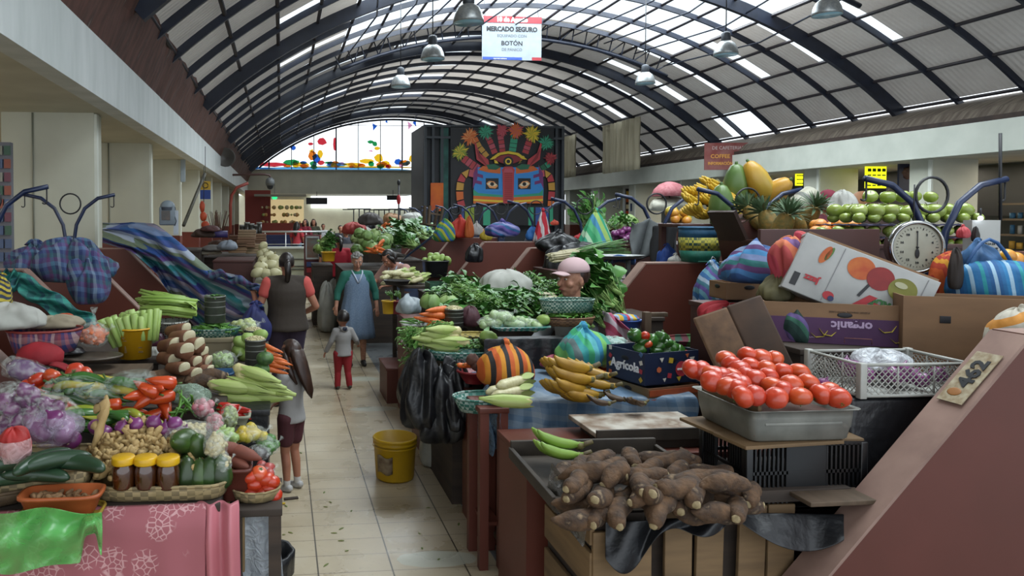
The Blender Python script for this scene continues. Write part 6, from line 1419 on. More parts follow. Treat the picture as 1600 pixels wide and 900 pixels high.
for k in range(26): x = rr.uniform(-.13, .13); b.tube([(x*.6, 0, 0), (x*1.3+rr.uniform(-.03, .03), 0, .3+rr.uniform(0, .1))], [.008, .004], 4)
b.obj('twigs', mat('broom_twig', '#5a3e2c', '#3f2a1e', .8, 9), t); b = B(); b.tube([(-.16, 0, .0), (.16, 0, 0)], .06, 10); b.obj('purple_roll', mat('purple_roll', '#2f2456'), t)
# leaning pole, hanging caution sign, price rolls
b = B(); p0, p1 = at(287, 352, 12.0), at(320, 272, 13.5); b.cyl(p0, p1, .03, .03, 8); tag(b.obj('leaning_pole', mat('pole_grey', '#4f4c40', '#3c3a30', .6, 8)), 'long grey pole leaning up against the gallery between the pillars', 'pole')
t = thing('hanging_sign', 'small yellow and blue sign hanging under the gallery between pillars', 'sign', at(321, 304, 14.0)); b = B(); b.box((0, 0, .0), (.19, .02, .17)); b.obj('blue_plate', mat('sign_blue', '#1f3f86'), t); b = B(); b.box((0, 0, .17), (.19, .02, .16)); b.obj('yellow_plate', mat('sign_yellow', '#b89420'), t); b = B(); b.tube([(.05*cos(k*.5), -.014, .17+.05*sin(k*.5)) for k in range(13)], .008, 5); b.obj('ring_print', BLACK, t); b = B(); b.cyl((0, 0, .25), (0, 0, .9), .006, seg=5); b.obj('wire', BLACK, t)
t = thing('toy_figure', 'orange hanging decoration on the pillar beside the small sign', 'decoration', at(318, 350, 13.0)); b = B(); b.blob((0, 0, .13), (.06, .05, .08), nz=.3); b.blob((.03, 0, -.02), (.07, .05, .07), nz=.3); b.blob((-.02, 0, .3), (.045, .045, .1), nz=.3); b.obj('orange_shapes', mat('deco_orange', '#b84a24', '#a03a1c', .6, 9), t); b = B(); b.cyl((0, .05, .3), (0, .1, 1.0), .006, seg=5); b.obj('string', BLACK, t)
p = at(257, 345, 9.9); t = thing('grey_backpack_stand', 'grey domed appliance with a small screen standing above the striped tarp', 'appliance', at(262, 352, 9.9)); b = B(); b.box((0, 0, .12), (.2, .16, .24), bev=.02); b.blob((0, 0, .24), (.1, .08, .09)); b.obj('casing', mat('appl_grey', '#76828a', '#667078', .5, 5), t); b = B(); b.box((-.01, -.085, .13), (.11, .01, .12)); b.obj('screen', mat('appl_screen', '#3c3a38', '#5a4c40', .3, 9), t); b = B(); b.lathe([(.104, .2), (.106, .22), (.104, .24)], 20, cap=False); b.obj('dark_band', mat('appl_band', '#2c3440'), t)
t = thing('paper_roll', 'white box with faint print beside the grey appliance', 'box', at(275, 362, 9.9)); b = B(); b.box((0, 0, .12), (.06, .06, .32)); b.obj('casing', mat('roll_white', '#a9b0b8'), t); b = B(); b.tube([(-.01, -.034, .2), (.012, -.034, .14), (-.01, -.034, .08)], .006, 5); b.obj('printed_mark', GY, t)
# poster stall at the very edge
t = thing('goods_rack', 'rack of small coloured packets at the edge of the picture behind the pillar', 'rack', at(4, 300, 9.2)); b = B(); b.box((-.1, .1, -.3), (.35, .1, 1.8)); b.obj('back_board', mat('rack_board', '#6a6a72'), t)
b = B(); rr = random.Random(5); PKT = [mat('pk%d' % i, c, None, .5) for i, c in enumerate(('#8a4a3a', '#4a5a7a', '#8a8a80', '#6a3a4a', '#3a5a4a'))]
for r_ in range(9):
 for c_ in range(4): b.mi = rr.randrange(5); b.box((-.22+.09*c_, .03, .5-.16*r_), (.07, .03, .11))
o_ = b.obj('packets', PKT, t); o_['kind'] = 'stuff'
draped('hanging_banner_strip', (0, 0, 0), lambda u, v: at(282+8*u, 240+45*v, 19.0+.1*sin(v*4)), 3, 8, mat('white_strip', '#a8b4bc', '#98a4ac', .6, 3), 'narrow white plastic strip hanging from the gallery edge', 'banner', th=.004)
# camera on its bent arm, red bent pole
t = thing('security_camera', 'dome security camera on a bent arm sticking out of the gallery', 'security camera', at(422, 290, 24)); s_ = 24/F
b = B(); b.lathe([(.13, .0), (.15, .1), (.13, .2), (.06, .26)], 18); b.obj('housing', mat('cam_grey', '#5a5c5c'), t); b = B(); b.blob((0, 0, 0), (.11, .11, .13)); b.obj('dome', BLACK, t); b = B(); b.tube([(0, 0, .24), (-.02, 0, .34), (-.2, 0, .36), (-1.2, 0, .34)], .035, 8); b.obj('arm', mat('cam_arm', '#4a3230'), t)
b = B(); b.tube([at(360, 365, 24), at(360, 320, 24), at(362, 305, 24), at(370, 293, 24), at(388, 286, 24)], .05, 8); tag(b.obj('bent_red_pole', mat('pole_red', '#7a2e22')), 'thin red-brown pole curving up to the camera arm', 'pole')
# horn loudspeaker on the fascia and small strip lights
t = thing('horn_speaker', 'grey horn fixed at the rusty cladding above the long white beam', 'loudspeaker', at(353, 247, 27)); b = B(); b.lathe([(.05, -.2), (.07, -.1), (.2, .12), (.35, .22), (.3, .2), (.05, 0)], 18); o_ = b.obj('horn', mat('horn_grey', '#4c4844'), t); o_.rotation_euler = (1.5, .6, 0)
for (px, py, wd) in ((1000, 284, 'small dark floodlight under the far beam'), (1015, 276, 'angled floodlight on the far beam beside the cream curtain')): t = thing('floodlight', wd, 'floodlight', at(px, py, 32)); b = B(); b.box((0, 0, 0), (.35, .2, .08), rot=(0, .6 if px > 1010 else 0, 0), bev=.01); b.obj('casing', BLACK, t); b = B(); b.cyl((0, 0, 0), (.3, 0, .1), .02, seg=6); b.obj('bracket', BLACK, t)
t = thing('wall_light', 'glowing strip lamp under the far white beam beside the painted tower', 'lamp', at(932, 289, 37)); b = B(); b.box((0, 0, 0), (.5, .2, .06)); b.obj('diffuser', emis('warmwhite', '#eef4f0', 3), t)
# far end: low wall, railing, ramp, food counter
Yw = 21.5; a_, c_ = at(412, 430, Yw), at(478, 388, Yw)
b = B(); b.box(((a_.x+c_.x)/2, Yw+.1, c_.z/2), (c_.x-a_.x, .2, c_.z)); struct(b, 'wall_low_partition', mat('low_wall_cream', '#a9ab96', '#9c9e8a', .6, 3))
b = B(); b.box(((a_.x+c_.x)/2, Yw+.08, c_.z+.02), (c_.x-a_.x+.1, .3, .05)); struct(b, 'trim_low_wall_cap', mat('cap_white', '#c0c2ba'))
for k, y in enumerate((405, 416, 421)): z = at(450, y, Yw).z; b = B(); b.box(((a_.x+c_.x)/2+.3, Yw-.012, z), ((c_.x-a_.x)*.55, .02, .02)); struct(b, 'trim_%d_low_wall_groove' % (k+60), BLACK)
t = thing('railing', 'pale steel handrail with posts on top of the low cream wall', 'railing', (a_.x-.2, 23.5, 0)); zt = at(440, 362, 23.5).z
b = B(); b.cyl((0, 0, zt), (2.3, 0, zt), .03, seg=8); b.obj('handrail', mat('rail_steel', '#b0b2b0', None, .3, metal=.5), t)
for k in range(4): b = B(); b.cyl((.2+.65*k, 0, 0), (.2+.65*k, 0, zt), .02, seg=6); b.obj('rail_post', mat('rail_steel', '#b0b2b0'), t)
b = B(); b.cyl((0, 0, zt-.4), (2.3, 0, zt-.4), .015, seg=6); b.obj('middle_bar', mat('rail_steel', '#b0b2b0'), t)
b = B(); a2, c2 = at(388, 400, 31), at(520, 358, 31); b.box(((a2.x+c2.x)/2, 31, .6), (c2.x-a2.x, .3, 1.2));
for k in range(5): b.box(((a2.x+c2.x)/2, 30.6-.35*k, .5-.1*k), (c2.x-a2.x, .35, 1.0-.2*k))
struct(b, 'wall_blue_steps', mat('steps_navy', '#1b2550', '#161e42', .5, 2))
b = B(); b.box((at(480, 380, 27).x, 27.5, .09), (4.5, 4, .18)); struct(b, 'floor_raised_landing', mat('landing', '#55585c'))
b = B(); p = at(403, 345, 41); b.box((p.x, 41, 1.7), (1.4, .2, 3.4)); struct(b, 'wall_red_shopfront', mat('redwall', '#8c2f22'))
t = thing('food_counter', 'brightly lit food counter with glass case at the far end', 'food counter', (at(438, 350, 40).x, 40.4, 0)); b = B(); b.box((0, 0, .8), (2.6, .8, 1.6)); b.obj('counter_base', mat('counter_red', '#8a3020'), t)
b = B(); rr = random.Random(9)
for k in range(50): b.mi = rr.randrange(3); b.blob((rr.uniform(-1.1, 1.1), rr.uniform(0, .3), 1.65+.4*rr.randrange(3)), rr.uniform(.06, .13), seg=8, rings=5)
o_ = b.obj('displayed_food', [mat('food_a', '#c8b890'), mat('food_b', '#c89a5a'), mat('food_c', '#a8b46a')], t); o_['kind'] = 'stuff'
b = B(); b.box((0, .6, 2.2), (2.6, .05, 1.4)); b.obj('lit_back_panel', emis('lit_cream', '#b8a67c', .55), t)
b = B(); b.box((0, 0, 3.1), (2.8, .8, .12)); b.obj('lit_canopy', mat('canopy', '#8a8676'), t)
t = thing('green_sign_light', 'round green light above the far food counter', 'light', at(429, 308, 41)); b = B(); b.cyl((0, 0, 0), (0, .06, 0), .16, seg=18); b.obj('disc', emis('green_glow', '#25b070', 1.2), t); b = B(); b.cyl((0, .03, .14), (0, .03, .8), .01, seg=5); b.obj('hanger', BLACK, t)
t = thing('dark_screen', 'black hanging screen under the back beam before the bright opening', 'screen', at(495, 314, 47)); b = B(); b.box((0, 0, 0), (1.35, .1, .42)); b.obj('panel', BLACK, t); b = B(); b.cyl((0, 0, .2), (0, 0, .6), .02, seg=5); b.obj('hanger', BLACK, t)
t = thing('dark_screen', 'second smaller black screen under the back beam beside the tower', 'screen', at(614, 309, 47)); b = B(); b.box((0, 0, 0), (.8, .1, .3)); b.obj('panel', BLACK, t); b = B(); b.cyl((0, 0, .15), (0, 0, .5), .02, seg=5); b.obj('hanger', BLACK, t)
# ================= RIGHT STALLS =================
# --- cassava stand: slatted crates under a plank top
t = thing('slatted_crate', 'pale rough wooden crate with two upright boards under the cassava tray', 'crate', (1.78, 3.0, 0))
for dx in (-.19, -.06, .12, .25):
 b = B(); b.box((dx, -.2, .42), (.115, .02, .8), rot=(0, R.uniform(-.03, .03), 0), bev=.003); b.obj('front_board', WOOD, t)
b = B(); b.box((0, .05, .42), (.6, .4, .78)); b.obj('crate_body', WOODD, t)
t = thing('slatted_crate', 'tall crate of horizontal pale boards at the aisle side of the cassava', 'crate', (1.33, 3.02, 0))
for z in (.2, .4, .6, .78): b = B(); b.box((-.12, -.02, z), (.02, .5, .15), bev=.003); b.obj('side_board', WOOD, t)
for z in (.3, .62): b = B(); b.box((.0, -.27, z), (.24, .02, .28), bev=.003); b.obj('front_board', WOOD, t)
b = B(); b.box((0, 0, .42), (.21, .5, .8)); b.obj('crate_body', WOODD, t)
t = thing('cassava_tray', 'shallow dark wooden tray heaped with cassava roots', 'tray', (1.41, 3.03, .85), radians(-2)); TRW = mat('tray_wood', '#40382f', '#2c2620', .75, 5, .3)
b = B(); b.box((0, 0, .01), (.7, .62, .02)); b.obj('tray_bottom', TRW, t)
for (c, d) in (((0, -.31, .035), (.7, .02, .05)), ((0, .31, .05), (.7, .02, .08)), ((-.35, 0, .035), (.02, .62, .05)), ((.35, 0, .035), (.02, .62, .05))): b = B(); b.box(c, d, bev=.003); b.obj('tray_rim', TRW, t)
draped('black_plastic_sheet', (0, 0, 0), lambda u, v: at(945+200*u, 815-8*u+(4+90*(1-u)**.7*(.6+.4*sin(u*9)))*v, 2.71-.04*v+.02*sin(u*19+v*3)), 30, 12, BAG_BLK, 'black plastic sheet hanging off the front edge of the cassava tray', 'plastic sheet')
draped('black_plastic_sheet', (0, 0, 0), lambda u, v: at(1150+225*u, 800+4*u+(50*sin(pi*min(1, u*1.05))+10)*v, 2.74-.08*v+.015*sin(u*15)), 30, 10, BAG_BLK, 'black plastic sheet sagging in front of the black crate', 'plastic sheet')
draped('clear_plastic_flap', (0, 0, 0), lambda u, v: at(862+60*u-10*v, 720+78*u+60*v, 2.85-.15*u+.02*sin(v*9)), 14, 8, film('dirty_film', '#5a5650', .5), 'dirty clear plastic along the aisle side of the cassava tray', 'plastic sheet')
b = B(); b.box((0, 0, 0), (.56, .4, .05), bev=.003); tag(b.obj('thick_plank', WOODD, None, (2.04, 2.97, .862)), 'thick dark plank the black crate stands on', 'plank')
b = B(); b.box((0, 0, 0), (.3, .14, .018), bev=.003); tag(b.obj('plank_offcut', WOODP, None, (2.2, 2.72, .872)), 'dark plank end sticking out under the black crate', 'plank')
cas = [(905, 790, 0, .1), (950, 800, .1, 1), (1015, 792, .3, 1.05), (1000, 745, .4, .9), (1060, 758, -.2, 1), (1105, 780, -.35, 1.3), (1145, 782, -.1, .8), (940, 768, .25, 1.05), (985, 780, -.3, .85), (1045, 780, -.3, .9), (905, 765, .1, .8), (1028, 760, -.2, 1.1), (925, 745, .2, 1.1), (960, 745, .1, .9), (1075, 745, -.3, 1.1), (1110, 750, .2, .8), (895, 750, .5, .8), (1000, 770, -.1, .9), (1090, 795, 0, .8), (930, 795, 0, 1), (1060, 735, .1, .9), (1100, 735, 0, .9), (910, 722, .1, .9), (960, 728, -.2, .9), (1010, 730, .3, .9), (890, 735, .2, 1), (940, 718, 0, 1), (1050, 722, 0, 1), (1085, 765, .2, 1.1), (1150, 795, 0, 1), (905, 805, .1, 1), (980, 803, .2, 1), (1040, 803, -.2, 1), (1120, 800, .1, 1), (1165, 775, 0, .8), (985, 716, .3, 1), (1020, 715, -.2, 1), (1075, 715, .2, 1), (1000, 755, .1, 1), (1125, 775, .1, 1), (960, 785, -.1, 1), (1070, 785, .3, 1), (1130, 760, .5, .7)]
for i, (px, py, rz, sc) in enumerate(cas):
 put('cassava', on(px, py, .9+(.055 if py < 772 else 0)+(.03 if py < 762 else 0)-(.04 if py < 740 else 0)), (R.uniform(0, 6), R.uniform(-.1, .15), (R.uniform(-2.7, -2.0) if i % 3 else R.uniform(-.6, .3))+rz), max(.84, sc*.92), 'dark brown cassava root in the heap on the wooden tray', 'cassava', 'whole cassava roots heaped on the tray')
# --- white painted board, green plantains
t = thing('painted_tray', 'old tray with flaking white paint behind the cassava', 'tray', (at(1000, 705, 3.62).x, 3.62, .905)); b = B(); b.box((0, 0, .012), (.62, .38, .024), bev=.004); b.obj('tray_board', mat('flaking_paint', '#b0aa9e', '#75614f', .7, 9, .3, c3='#a39c8c'), t); b = B(); b.box((0, -.19, .02), (.64, .015, .055)); b.obj('tray_edge', TRW, t)
b = B(); b.box((0, 0, -.03), (.5, .34, .05)); b.obj('tray_support', TRW, t)
counter('plank_counter', 'dark plank counter carrying the flaking tray and green plantains', 1.15, 2.4, 3.37, 3.84, .85, RED)
for (px, py, rz, sc, wd) in ((838, 700, .1, .95, 'hand of bright green plantains on top'), (838, 716, .0, .9, 'yellow-green plantain hand lying under the green one')): put('green_plantain', on(px+65, py, .955 if py < 710 else .93), (.1, 0, pi-rz), sc, wd, 'plantains')
# --- counter with the blue cloth, ripe plantains
counter('market_counter', 'counter hidden under the pale blue cloth', 1.34, 2.3, 4.12, 4.84, .94, RED)
BLC = stripes('blue_check', ['#4f6880', '#5c7690', '#748492', '#4a6580', '#6e7c88', '#526c86', '#3f5c7a', '#7c8790'], .26, (.1, .1, 1), plaid=((1, .1, 0), ['#687f95', '#4c657c', '#788692', '#546c84'], .22), rough=.45, warp=.08)
def blue(u, v):
 X = 1.26+1.16*u
 if v < .5: return (X, 4.86-.76*v*2, .951+.006*sin(X*30+v*9))
 w_ = (v-.5)*2; return (X+.02*sin(w_*5), 4.085-.03*w_+.025*sin(X*16)*w_+.01*sin(X*41), 1.0-.055-.25*w_-.02*sin(X*7)*w_)
draped('blue_checked_cloth', (0, 0, 0), blue, 50, 20, BLC, 'pale blue checked plastic cloth spread over the plantain counter', 'tablecloth')
draped('clear_blue_sheet', (0, 0, 0), lambda u, v: (1.25-.03*sin(v*5)-.1*v*u, 4.2+.14*sin(u*7)*v+.4*(u-.5), .96-.34*v+.02*sin(u*16)), 20, 12, film('blue_film', '#6f8aa6', .25, .2), 'thin bluish plastic sheet hanging at the aisle corner of the counter', 'plastic sheet')
pls = [(868, 580, .0, 1.05, 1.12, 0, 'big yellow plantain hand on top of the pile'), (872, 597, .2, 1.0, 1.07, 0, 'speckled plantain hand in the middle of the pile'), (885, 620, .35, .85, .99, 0, 'small ripe plantain hand at the front of the pile'), (862, 611, -.1, .95, 1.02, 0, 'yellow plantain hand at the aisle side of the pile'), (896, 590, 1.0, .9, 1.09, 0, 'plantain hand leaning against the back of the pile'), (876, 624, .1, .8, .98, 0, 'lowest plantain hand resting on the blue cloth'), (905, 606, .7, .8, 1.04, 0, 'plantain hand turned toward the navy box')]
for px, py, rz, sc, zp, rx, wd in pls: put('plantain', on(px+50, py, zp), (.25, .1, pi-rz), sc*1.1, wd, 'plantains')
for (px, py, rz, wd) in ((955, 622, .3, 'overripe dark plantains lying beside the yellow pile'), (985, 628, -.4, 'blackish plantain ends trailing toward the boxes'), (930, 628, .1, 'dark ripe plantains under the front of the pile')): put('dark_plantain', on(px+20, py+4, .98), (0, 0, pi-rz), .62, wd, 'plantains')
put('dark_plantain', at(955, 560, 4.6), (1.3, 0, pi-.3), .6, 'dark plantain stalks sticking up behind the pile', 'plantains')
# --- printed boxes of peppers
NAVYC = mat('box_navy', '#1c2742', '#18213a', .5, 4); KRAFT = mat('kraft', '#846548', '#765a40', .75, 3, .08, stretch=(1, 1, 3), c3='#8f7254')
def box_at(px, py, Y, size, rot, m, wd, name='cardboard_box', **k): p = at(px, py, Y); return crate_box(name, (p.x, p.y+size[1]/2, p.z), size, rot, m, wd, **k)
fb = box_at(1043, 632, 4.12, (.38, .34, .105), radians(14), mat('greenbox', '#6c6448', '#7d4a30', .7, 2.5, c3='#5c6a44'), 'flat greenish box with an orange band under the blue printed box')
b = B(); b.box((0, -.172, .075), (.36, .004, .035)); b.box((0, -.172, .03), (.34, .003, .02)); b.obj('orange_band', mat('orange_print', '#a5502c', '#96462a'), fb)
pb = box_at(1040, 600, 4.14, (.4, .34, .19), radians(14), NAVYC, 'navy fruit box printed with coloured shapes, full of green peppers')
text('Agrícola', .075, WH, pb, (-.203, .0, .07), (pi/2, 0, -pi/2), bold=.002)
cls = ['#b89a2a', '#a8323c', '#c8c4b8', '#3f5f86', '#b8603a']
for i, (x, z, r, ci, n) in enumerate([(.07, .085, .045, 1, 20), (-.01, .14, .022, 0, 4), (.15, .14, .022, 2, 3), (-.02, .05, .02, 1, 4), (.05, .03, .02, 0, 3), (.14, .05, .022, 3, 4), (.11, .165, .016, 4, 3), (-.08, .15, .018, 2, 3), (-.1, .09, .018, 4, 6), (-.06, .03, .015, 2, 3), (.17, .1, .016, 1, 4)]):
 b = B(); b._f([b._v((x+r*cos(2*pi*k/n+.6), -.1725-.0005*i, z+r*sin(2*pi*k/n+.6))) for k in range(n)], False); b.obj('printed_shape', mat('pr'+cls[ci], cls[ci]), pb, mod=.001)
for i in range(8):
 b = B(); z, y = .03+.15*(i % 4)/3, (-.14 if i < 4 else .13); b._f([b._v((-.2025, y+.018*cos(2*pi*k/4+i), z+.018*sin(2*pi*k/4+i))) for k in range(4)], False); b.obj('printed_shape', mat('pr'+cls[i % 5], cls[i % 5]), pb, mod=.001)
text('SIN SEMILLAS', .013, WH, pb, (.07, -.179, .081), bold=.001)
for i, (px, py) in enumerate([(992, 520), (1005, 530), (1018, 528), (1030, 536), (1040, 532), (1050, 540), (1060, 545), (1025, 545), (1042, 548), (1000, 542), (1033, 524), (1066, 552)]): put('bell', at(px, py+4, 4.3), (R.uniform(-.8, .8), R.uniform(-.8, .8), R.uniform(0, 6)), 1.05, 'glossy green bell pepper in the navy printed box', 'pepper', 'green bell peppers in the navy box')
for i, (px, py) in enumerate([(1008, 523), (1012, 535), (1052, 552), (1072, 552), (1060, 556)]): put('tomato', at(px, py+2, 4.28), (R.uniform(-1, 1), R.uniform(-1, 1), 0), .75, 'small red pepper fruit among the green bell peppers', 'pepper', 'red fruit among the bell peppers')
pb2 = box_at(1135, 600, 4.3, (.42, .3, .13), radians(-4), NAVYC, 'lower navy box with a paper label, behind the tomato tray')
b = B(); b.box((-.13, -.152, .06), (.11, .003, .085)); b.obj('paper_label', mat('label_grey', '#8d9096', '#7a7e86', .6, 60), pb2); text('PRODUCT OF CHILE', .016, WH, pb2, (-.1, -.154, .108));
b = B(); b.box((0, .13, .12), (.36, .01, .12)); b.obj('inner_paper', mat('paper_pale', '#8f8a80', '#7c7870', .7, 5), pb2)
for i in range(7): put('bell', at(1085+36*R.random(), 576+5*R.random(), 4.42), (R.uniform(-.8, .8), R.uniform(-.8, .8), 0), .6, 'small green pepper in the lower navy box', 'pepper', 'small green peppers in the lower box')
counter('plate_stand', 'dark stand in front of the big partition carrying the striped plate', 2.15, 3.1, 4.76, 5.2, at(1100, 541, 4.9).z, REDD, cat='stand')
woven_tray('wide_plate', at(1100, 540, 4.9), .3, .17, .05, stripes('plate_stripes', ['#5c2430', '#3a6a34', '#6a2a2a', '#2a4a3a'], .2, (1, .1, 0)), 'wide red and green striped plate in front of the big partition', seg=40)
sack('wrapped_lump', at(1098, 532, 4.9), (.07, .05, .035), film('clear_film_b', '#d6e2da', .6), 'small wrapped lump on the striped plate', knot=False, seed=41)
pot('orange_tub', at(958, 604, 4.55), .105, .09, .12, mat('orange_plastic', '#a8501a', '#9a4816', .4, 5), 'orange plastic tub between the plantains and the navy box')
cap_bag(at(955, 573, 4.62), (.1, .08, .045), mat('cut_lettuce', '#9aa868', '#b4bb90', .5, 10), 'clear pack of cut lettuce in the orange tub', 'lettuce_bag', seed=42, n=20, r=.03)
cap_bag(at(958, 548, 4.75), (.095, .07, .05), mat('teal_mix', '#5f8f86', '#a8b8ae', .5, 14), 'teal and white net bag above the cut lettuce', 'net_bag', seed=43, n=18, r=.03)
sack('striped_bundle', at(912, 572, 4.62), (.17, .13, .25), stripes('turq_stripes', ['#2f8a8a', '#3a9a6a', '#4fa0a8', '#2a7a9a', '#6aa85a', '#3a8a74', '#5a6a6a'], .26, (.95, .1, .3), warp=.1, wn=4), 'knotted turquoise and green striped cloth bundle beside the plantains', seed=44, ear=.6, nz=.3)
sack('pink_cloth_bundle', at(868, 574, 4.7), (.1, .08, .08), mat('pink_cerise', '#8a2f4a', '#9a4a5c', .7, 9, .3), 'cerise cloth lump behind the plantain hands', knot=False, seed=45)
pot('blue_basket', at(980, 520, 5.1), .095, .09, .1, mat('blue_spotted', '#1d3f7c', '#2a5090', .5, 20), 'blue spotted basket under a colourful patched cloth', 'basket', sq=0)
sack('patch_cloth', at(975, 500, 5.1), (.1, .09, .045), stripes('patches', ['#b89a2a', '#2a6a9a', '#a8323c', '#8aa0b8'], .1, (1, .3, 0)), 'colourful patched cloth over the blue basket', knot=False, seed=46)
draped('pink_towel', (0, 0, 0), lambda u, v: at(940+18*u+40*v*(u+.2), 485+42*v+6*u, 5.0+.04*sin(u*9+v*4)), 10, 12, stripes('pink_towel_m', ['#9a3a52', '#b8aab0', '#a8506a'], .12, (.7, 0, .7)), 'pink and white towel hanging in front of the blue basket', 'towel', th=.01)
b = B(); b.box((0, 0, .05), (.05, .05, .2), bev=.005); b.box((.07, 0, .13), (.16, .04, .03), bev=.004); tag(b.obj('wooden_tool', WOODP, None, at(1010, 520, 5.0)), 'brown wooden handle standing behind the bell peppers', 'wooden tool')
# --- black crate, boards, steel tray of tomatoes
BP_ = mat('black_crate_plastic', '#17181a', '#101113', .35, 6)
Yf = 2.8; pL, pR = at(1166, 800, Yf), at(1353, 800, Yf); W = pR.x-pL.x; D = .34; Hh = at(1166, 697, Yf).z-pL.z
t = thing('black_crate', 'black slotted plastic crate under the boards and tomato tray', 'crate', ((pL.x+pR.x)/2, Yf+D/2, pL.z))
def slat_wall(b, n, w_, h, put_, bars=(0, .28, .55, .97), bw=.008):
 for f in bars: put_((0, f*h+.006), (w_, .014))
 for k in range(n):
  x = -w_/2 + w_*(k+.5)/n
  if bw and abs(x) > w_*.17 or k % 1: put_((x, h/2), (bw, h-.01))
b = B()
for sy in (1, -1):
 b = B(); slat_wall(b, 26, W-.02, Hh, lambda c, d, sy=sy: b.box((c[0], sy*(D/2-.006), c[1]), (d[0], .012, d[1])))
 if sy < 0: b.box((0, -D/2+.006, Hh*.62), (W*.33, .01, Hh*.72))
 b.obj('long_wall', BP_, t)
for sx in (-1, 1):
 b = B(); slat_wall(b, 20, D-.02, Hh, lambda c, d, sx=sx: b.box((sx*(W/2-.006), c[0], c[1]), (.012, d[0], d[1]))); b.obj('side_wall', BP_, t)
 for sy in (-1, 1): b = B(); b.box((sx*(W/2-.012), sy*(D/2-.012), Hh/2), (.03, .03, Hh), bev=.004); b.obj('corner_post', BP_, t)
b = B(); b.box((0, 0, .006), (W, D, .012)); b.obj('crate_bottom', BP_, t)
zt = pL.z+Hh
b = B(); b.box((0, 0, .008), (W*.86, .2, .015), bev=.002); tag(b.obj('board', WOOD, None, ((pL.x+pR.x)/2-.09, Yf+.06, zt+.002), (0, 0, .08)), 'pale thin board lying under the front of the steel tray', 'board')
b = B(); b.box((0, 0, .007), (.2, .26, .014), bev=.002); tag(b.obj('board', WOOD, None, (pR.x-.1, Yf+.14, zt+.001), (0, 0, -.1)), 'short pale board under the aisle-far corner of the steel tray', 'board')
b = B(); b.box((0, 0, .007), (.16, .3, .014), bev=.002); tag(b.obj('board', WOOD, None, (pL.x+.02, Yf+.24, zt+.001), (0, 0, .1)), 'narrow board sticking out at the rear of the black crate', 'board')
STEEL = mat('dull_steel', '#8a8a82', '#6e6e68', .45, 7, .12, metal=.45, c3='#9a968c')
TW, TD, TH_ = .47, .44, .13; tx, ty, tz = at(1249, 683, Yf).x-.005, Yf+.17, zt+.02
t = thing('steel_tray', 'dented deep steel roasting tray heaped with tomatoes', 'tray', (tx, ty, tz), radians(-1)); b = B()
def rr_(w_, d, z, r=.03, n=6):
 out = []
 for (cx, cy, a0) in ((w_/2-r, d/2-r, 0), (-w_/2+r, d/2-r, 90), (-w_/2+r, -d/2+r, 180), (w_/2-r, -d/2+r, 270)):
  for k in range(n): a = radians(a0+90*k/(n-1)); out.append((cx+r*cos(a), cy+r*sin(a), z))
 return out
b.rings([rr_(.02, .02, 0, .005), rr_(TW-.07, TD-.07, 0), rr_(TW-.05, TD-.05, .008), rr_(TW-.035, TD-.035, .05), rr_(TW-.03, TD-.03, .055), rr_(TW-.022, TD-.022, .1), rr_(TW-.02, TD-.02, TH_), rr_(TW+.015, TD+.015, TH_+.004), rr_(TW+.015, TD+.015, TH_+.001), rr_(TW-.025, TD-.025, TH_-.003), rr_(TW-.055, TD-.055, .012), rr_(.02, .02, .012, .005)]); b.obj('tray_shell', STEEL, t)
b = B()
for z in (.075,): b.box((0, -TD/2+.014, z), (TW*.7, .006, .012), bev=.002)
b.obj('pressed_ridge', STEEL, t)
b = B(); b.box((-.19, 0, .0), (.014, .4, .06)); tag(b.obj('wooden_lath', WOOD, None, (tx, ty, tz+TH_-.03+.035)), 'wooden lath along the aisle side of the tomatoes in the tray', 'lath')
b = B(); b.box((0, 0, 0), (TW-.06, TD-.06, .07)); tag(b.obj('tray_filling', mat('tray_paper', '#5a3a2c', '#4a2e24', .7, 8), None, (tx, ty, tz+.06)), 'brown paper lining inside the steel tray under the tomatoes', 'paper')
tl = [(1160, 620, 2), (1180, 618, 1), (1212, 622, 0), (1250, 620, 0), (1282, 616, 0), (1310, 622, 1), (1158, 602, 0), (1155, 578, 0), (1180, 594, 0), (1207, 605, 0), (1236, 602, 0), (1262, 600, 0), (1308, 620, 0), (1172, 572, 0), (1196, 578, 0), (1168, 556, 0), (1209, 562, 0), (1142, 570, 0), (1135, 562, 0), (1130, 590, 0), (1144, 590, 0), (1120, 588, 0), (1110, 586, 0), (1097, 580, 1), (1082, 577, 0), (1150, 608, 0), (1222, 582, 0), (1248, 584, 0), (1225, 612, 0), (1295, 612, 1), (1190, 560, 0), (1148, 600, 0), (1200, 590, 0), (1112, 596, 0), (1166, 588, 0), (1136, 604, 0)]
for i, (px, py, o_) in enumerate(tl):
 back = (py < 600); Yt = 2.72 + (625-py)*.0058
 put('orange_tomato' if o_ else 'tomato', at(px, py, Yt), (pi+R.uniform(-1.2, 1.2), R.uniform(-1, 1), R.uniform(0, 6)), R.uniform(1.06, 1.2), 'big ripe tomato heaped in the steel tray' if not o_ else 'orange unripe tomato in the steel tray', 'tomato', 'ripe tomatoes in the steel tray' if not o_ else 'orange tomatoes in the steel tray')
put('red_onion', at(1287, 600, 2.95), (.4, .2, 0), .8, 'single purple onion peeking out behind the tomatoes', 'onion')
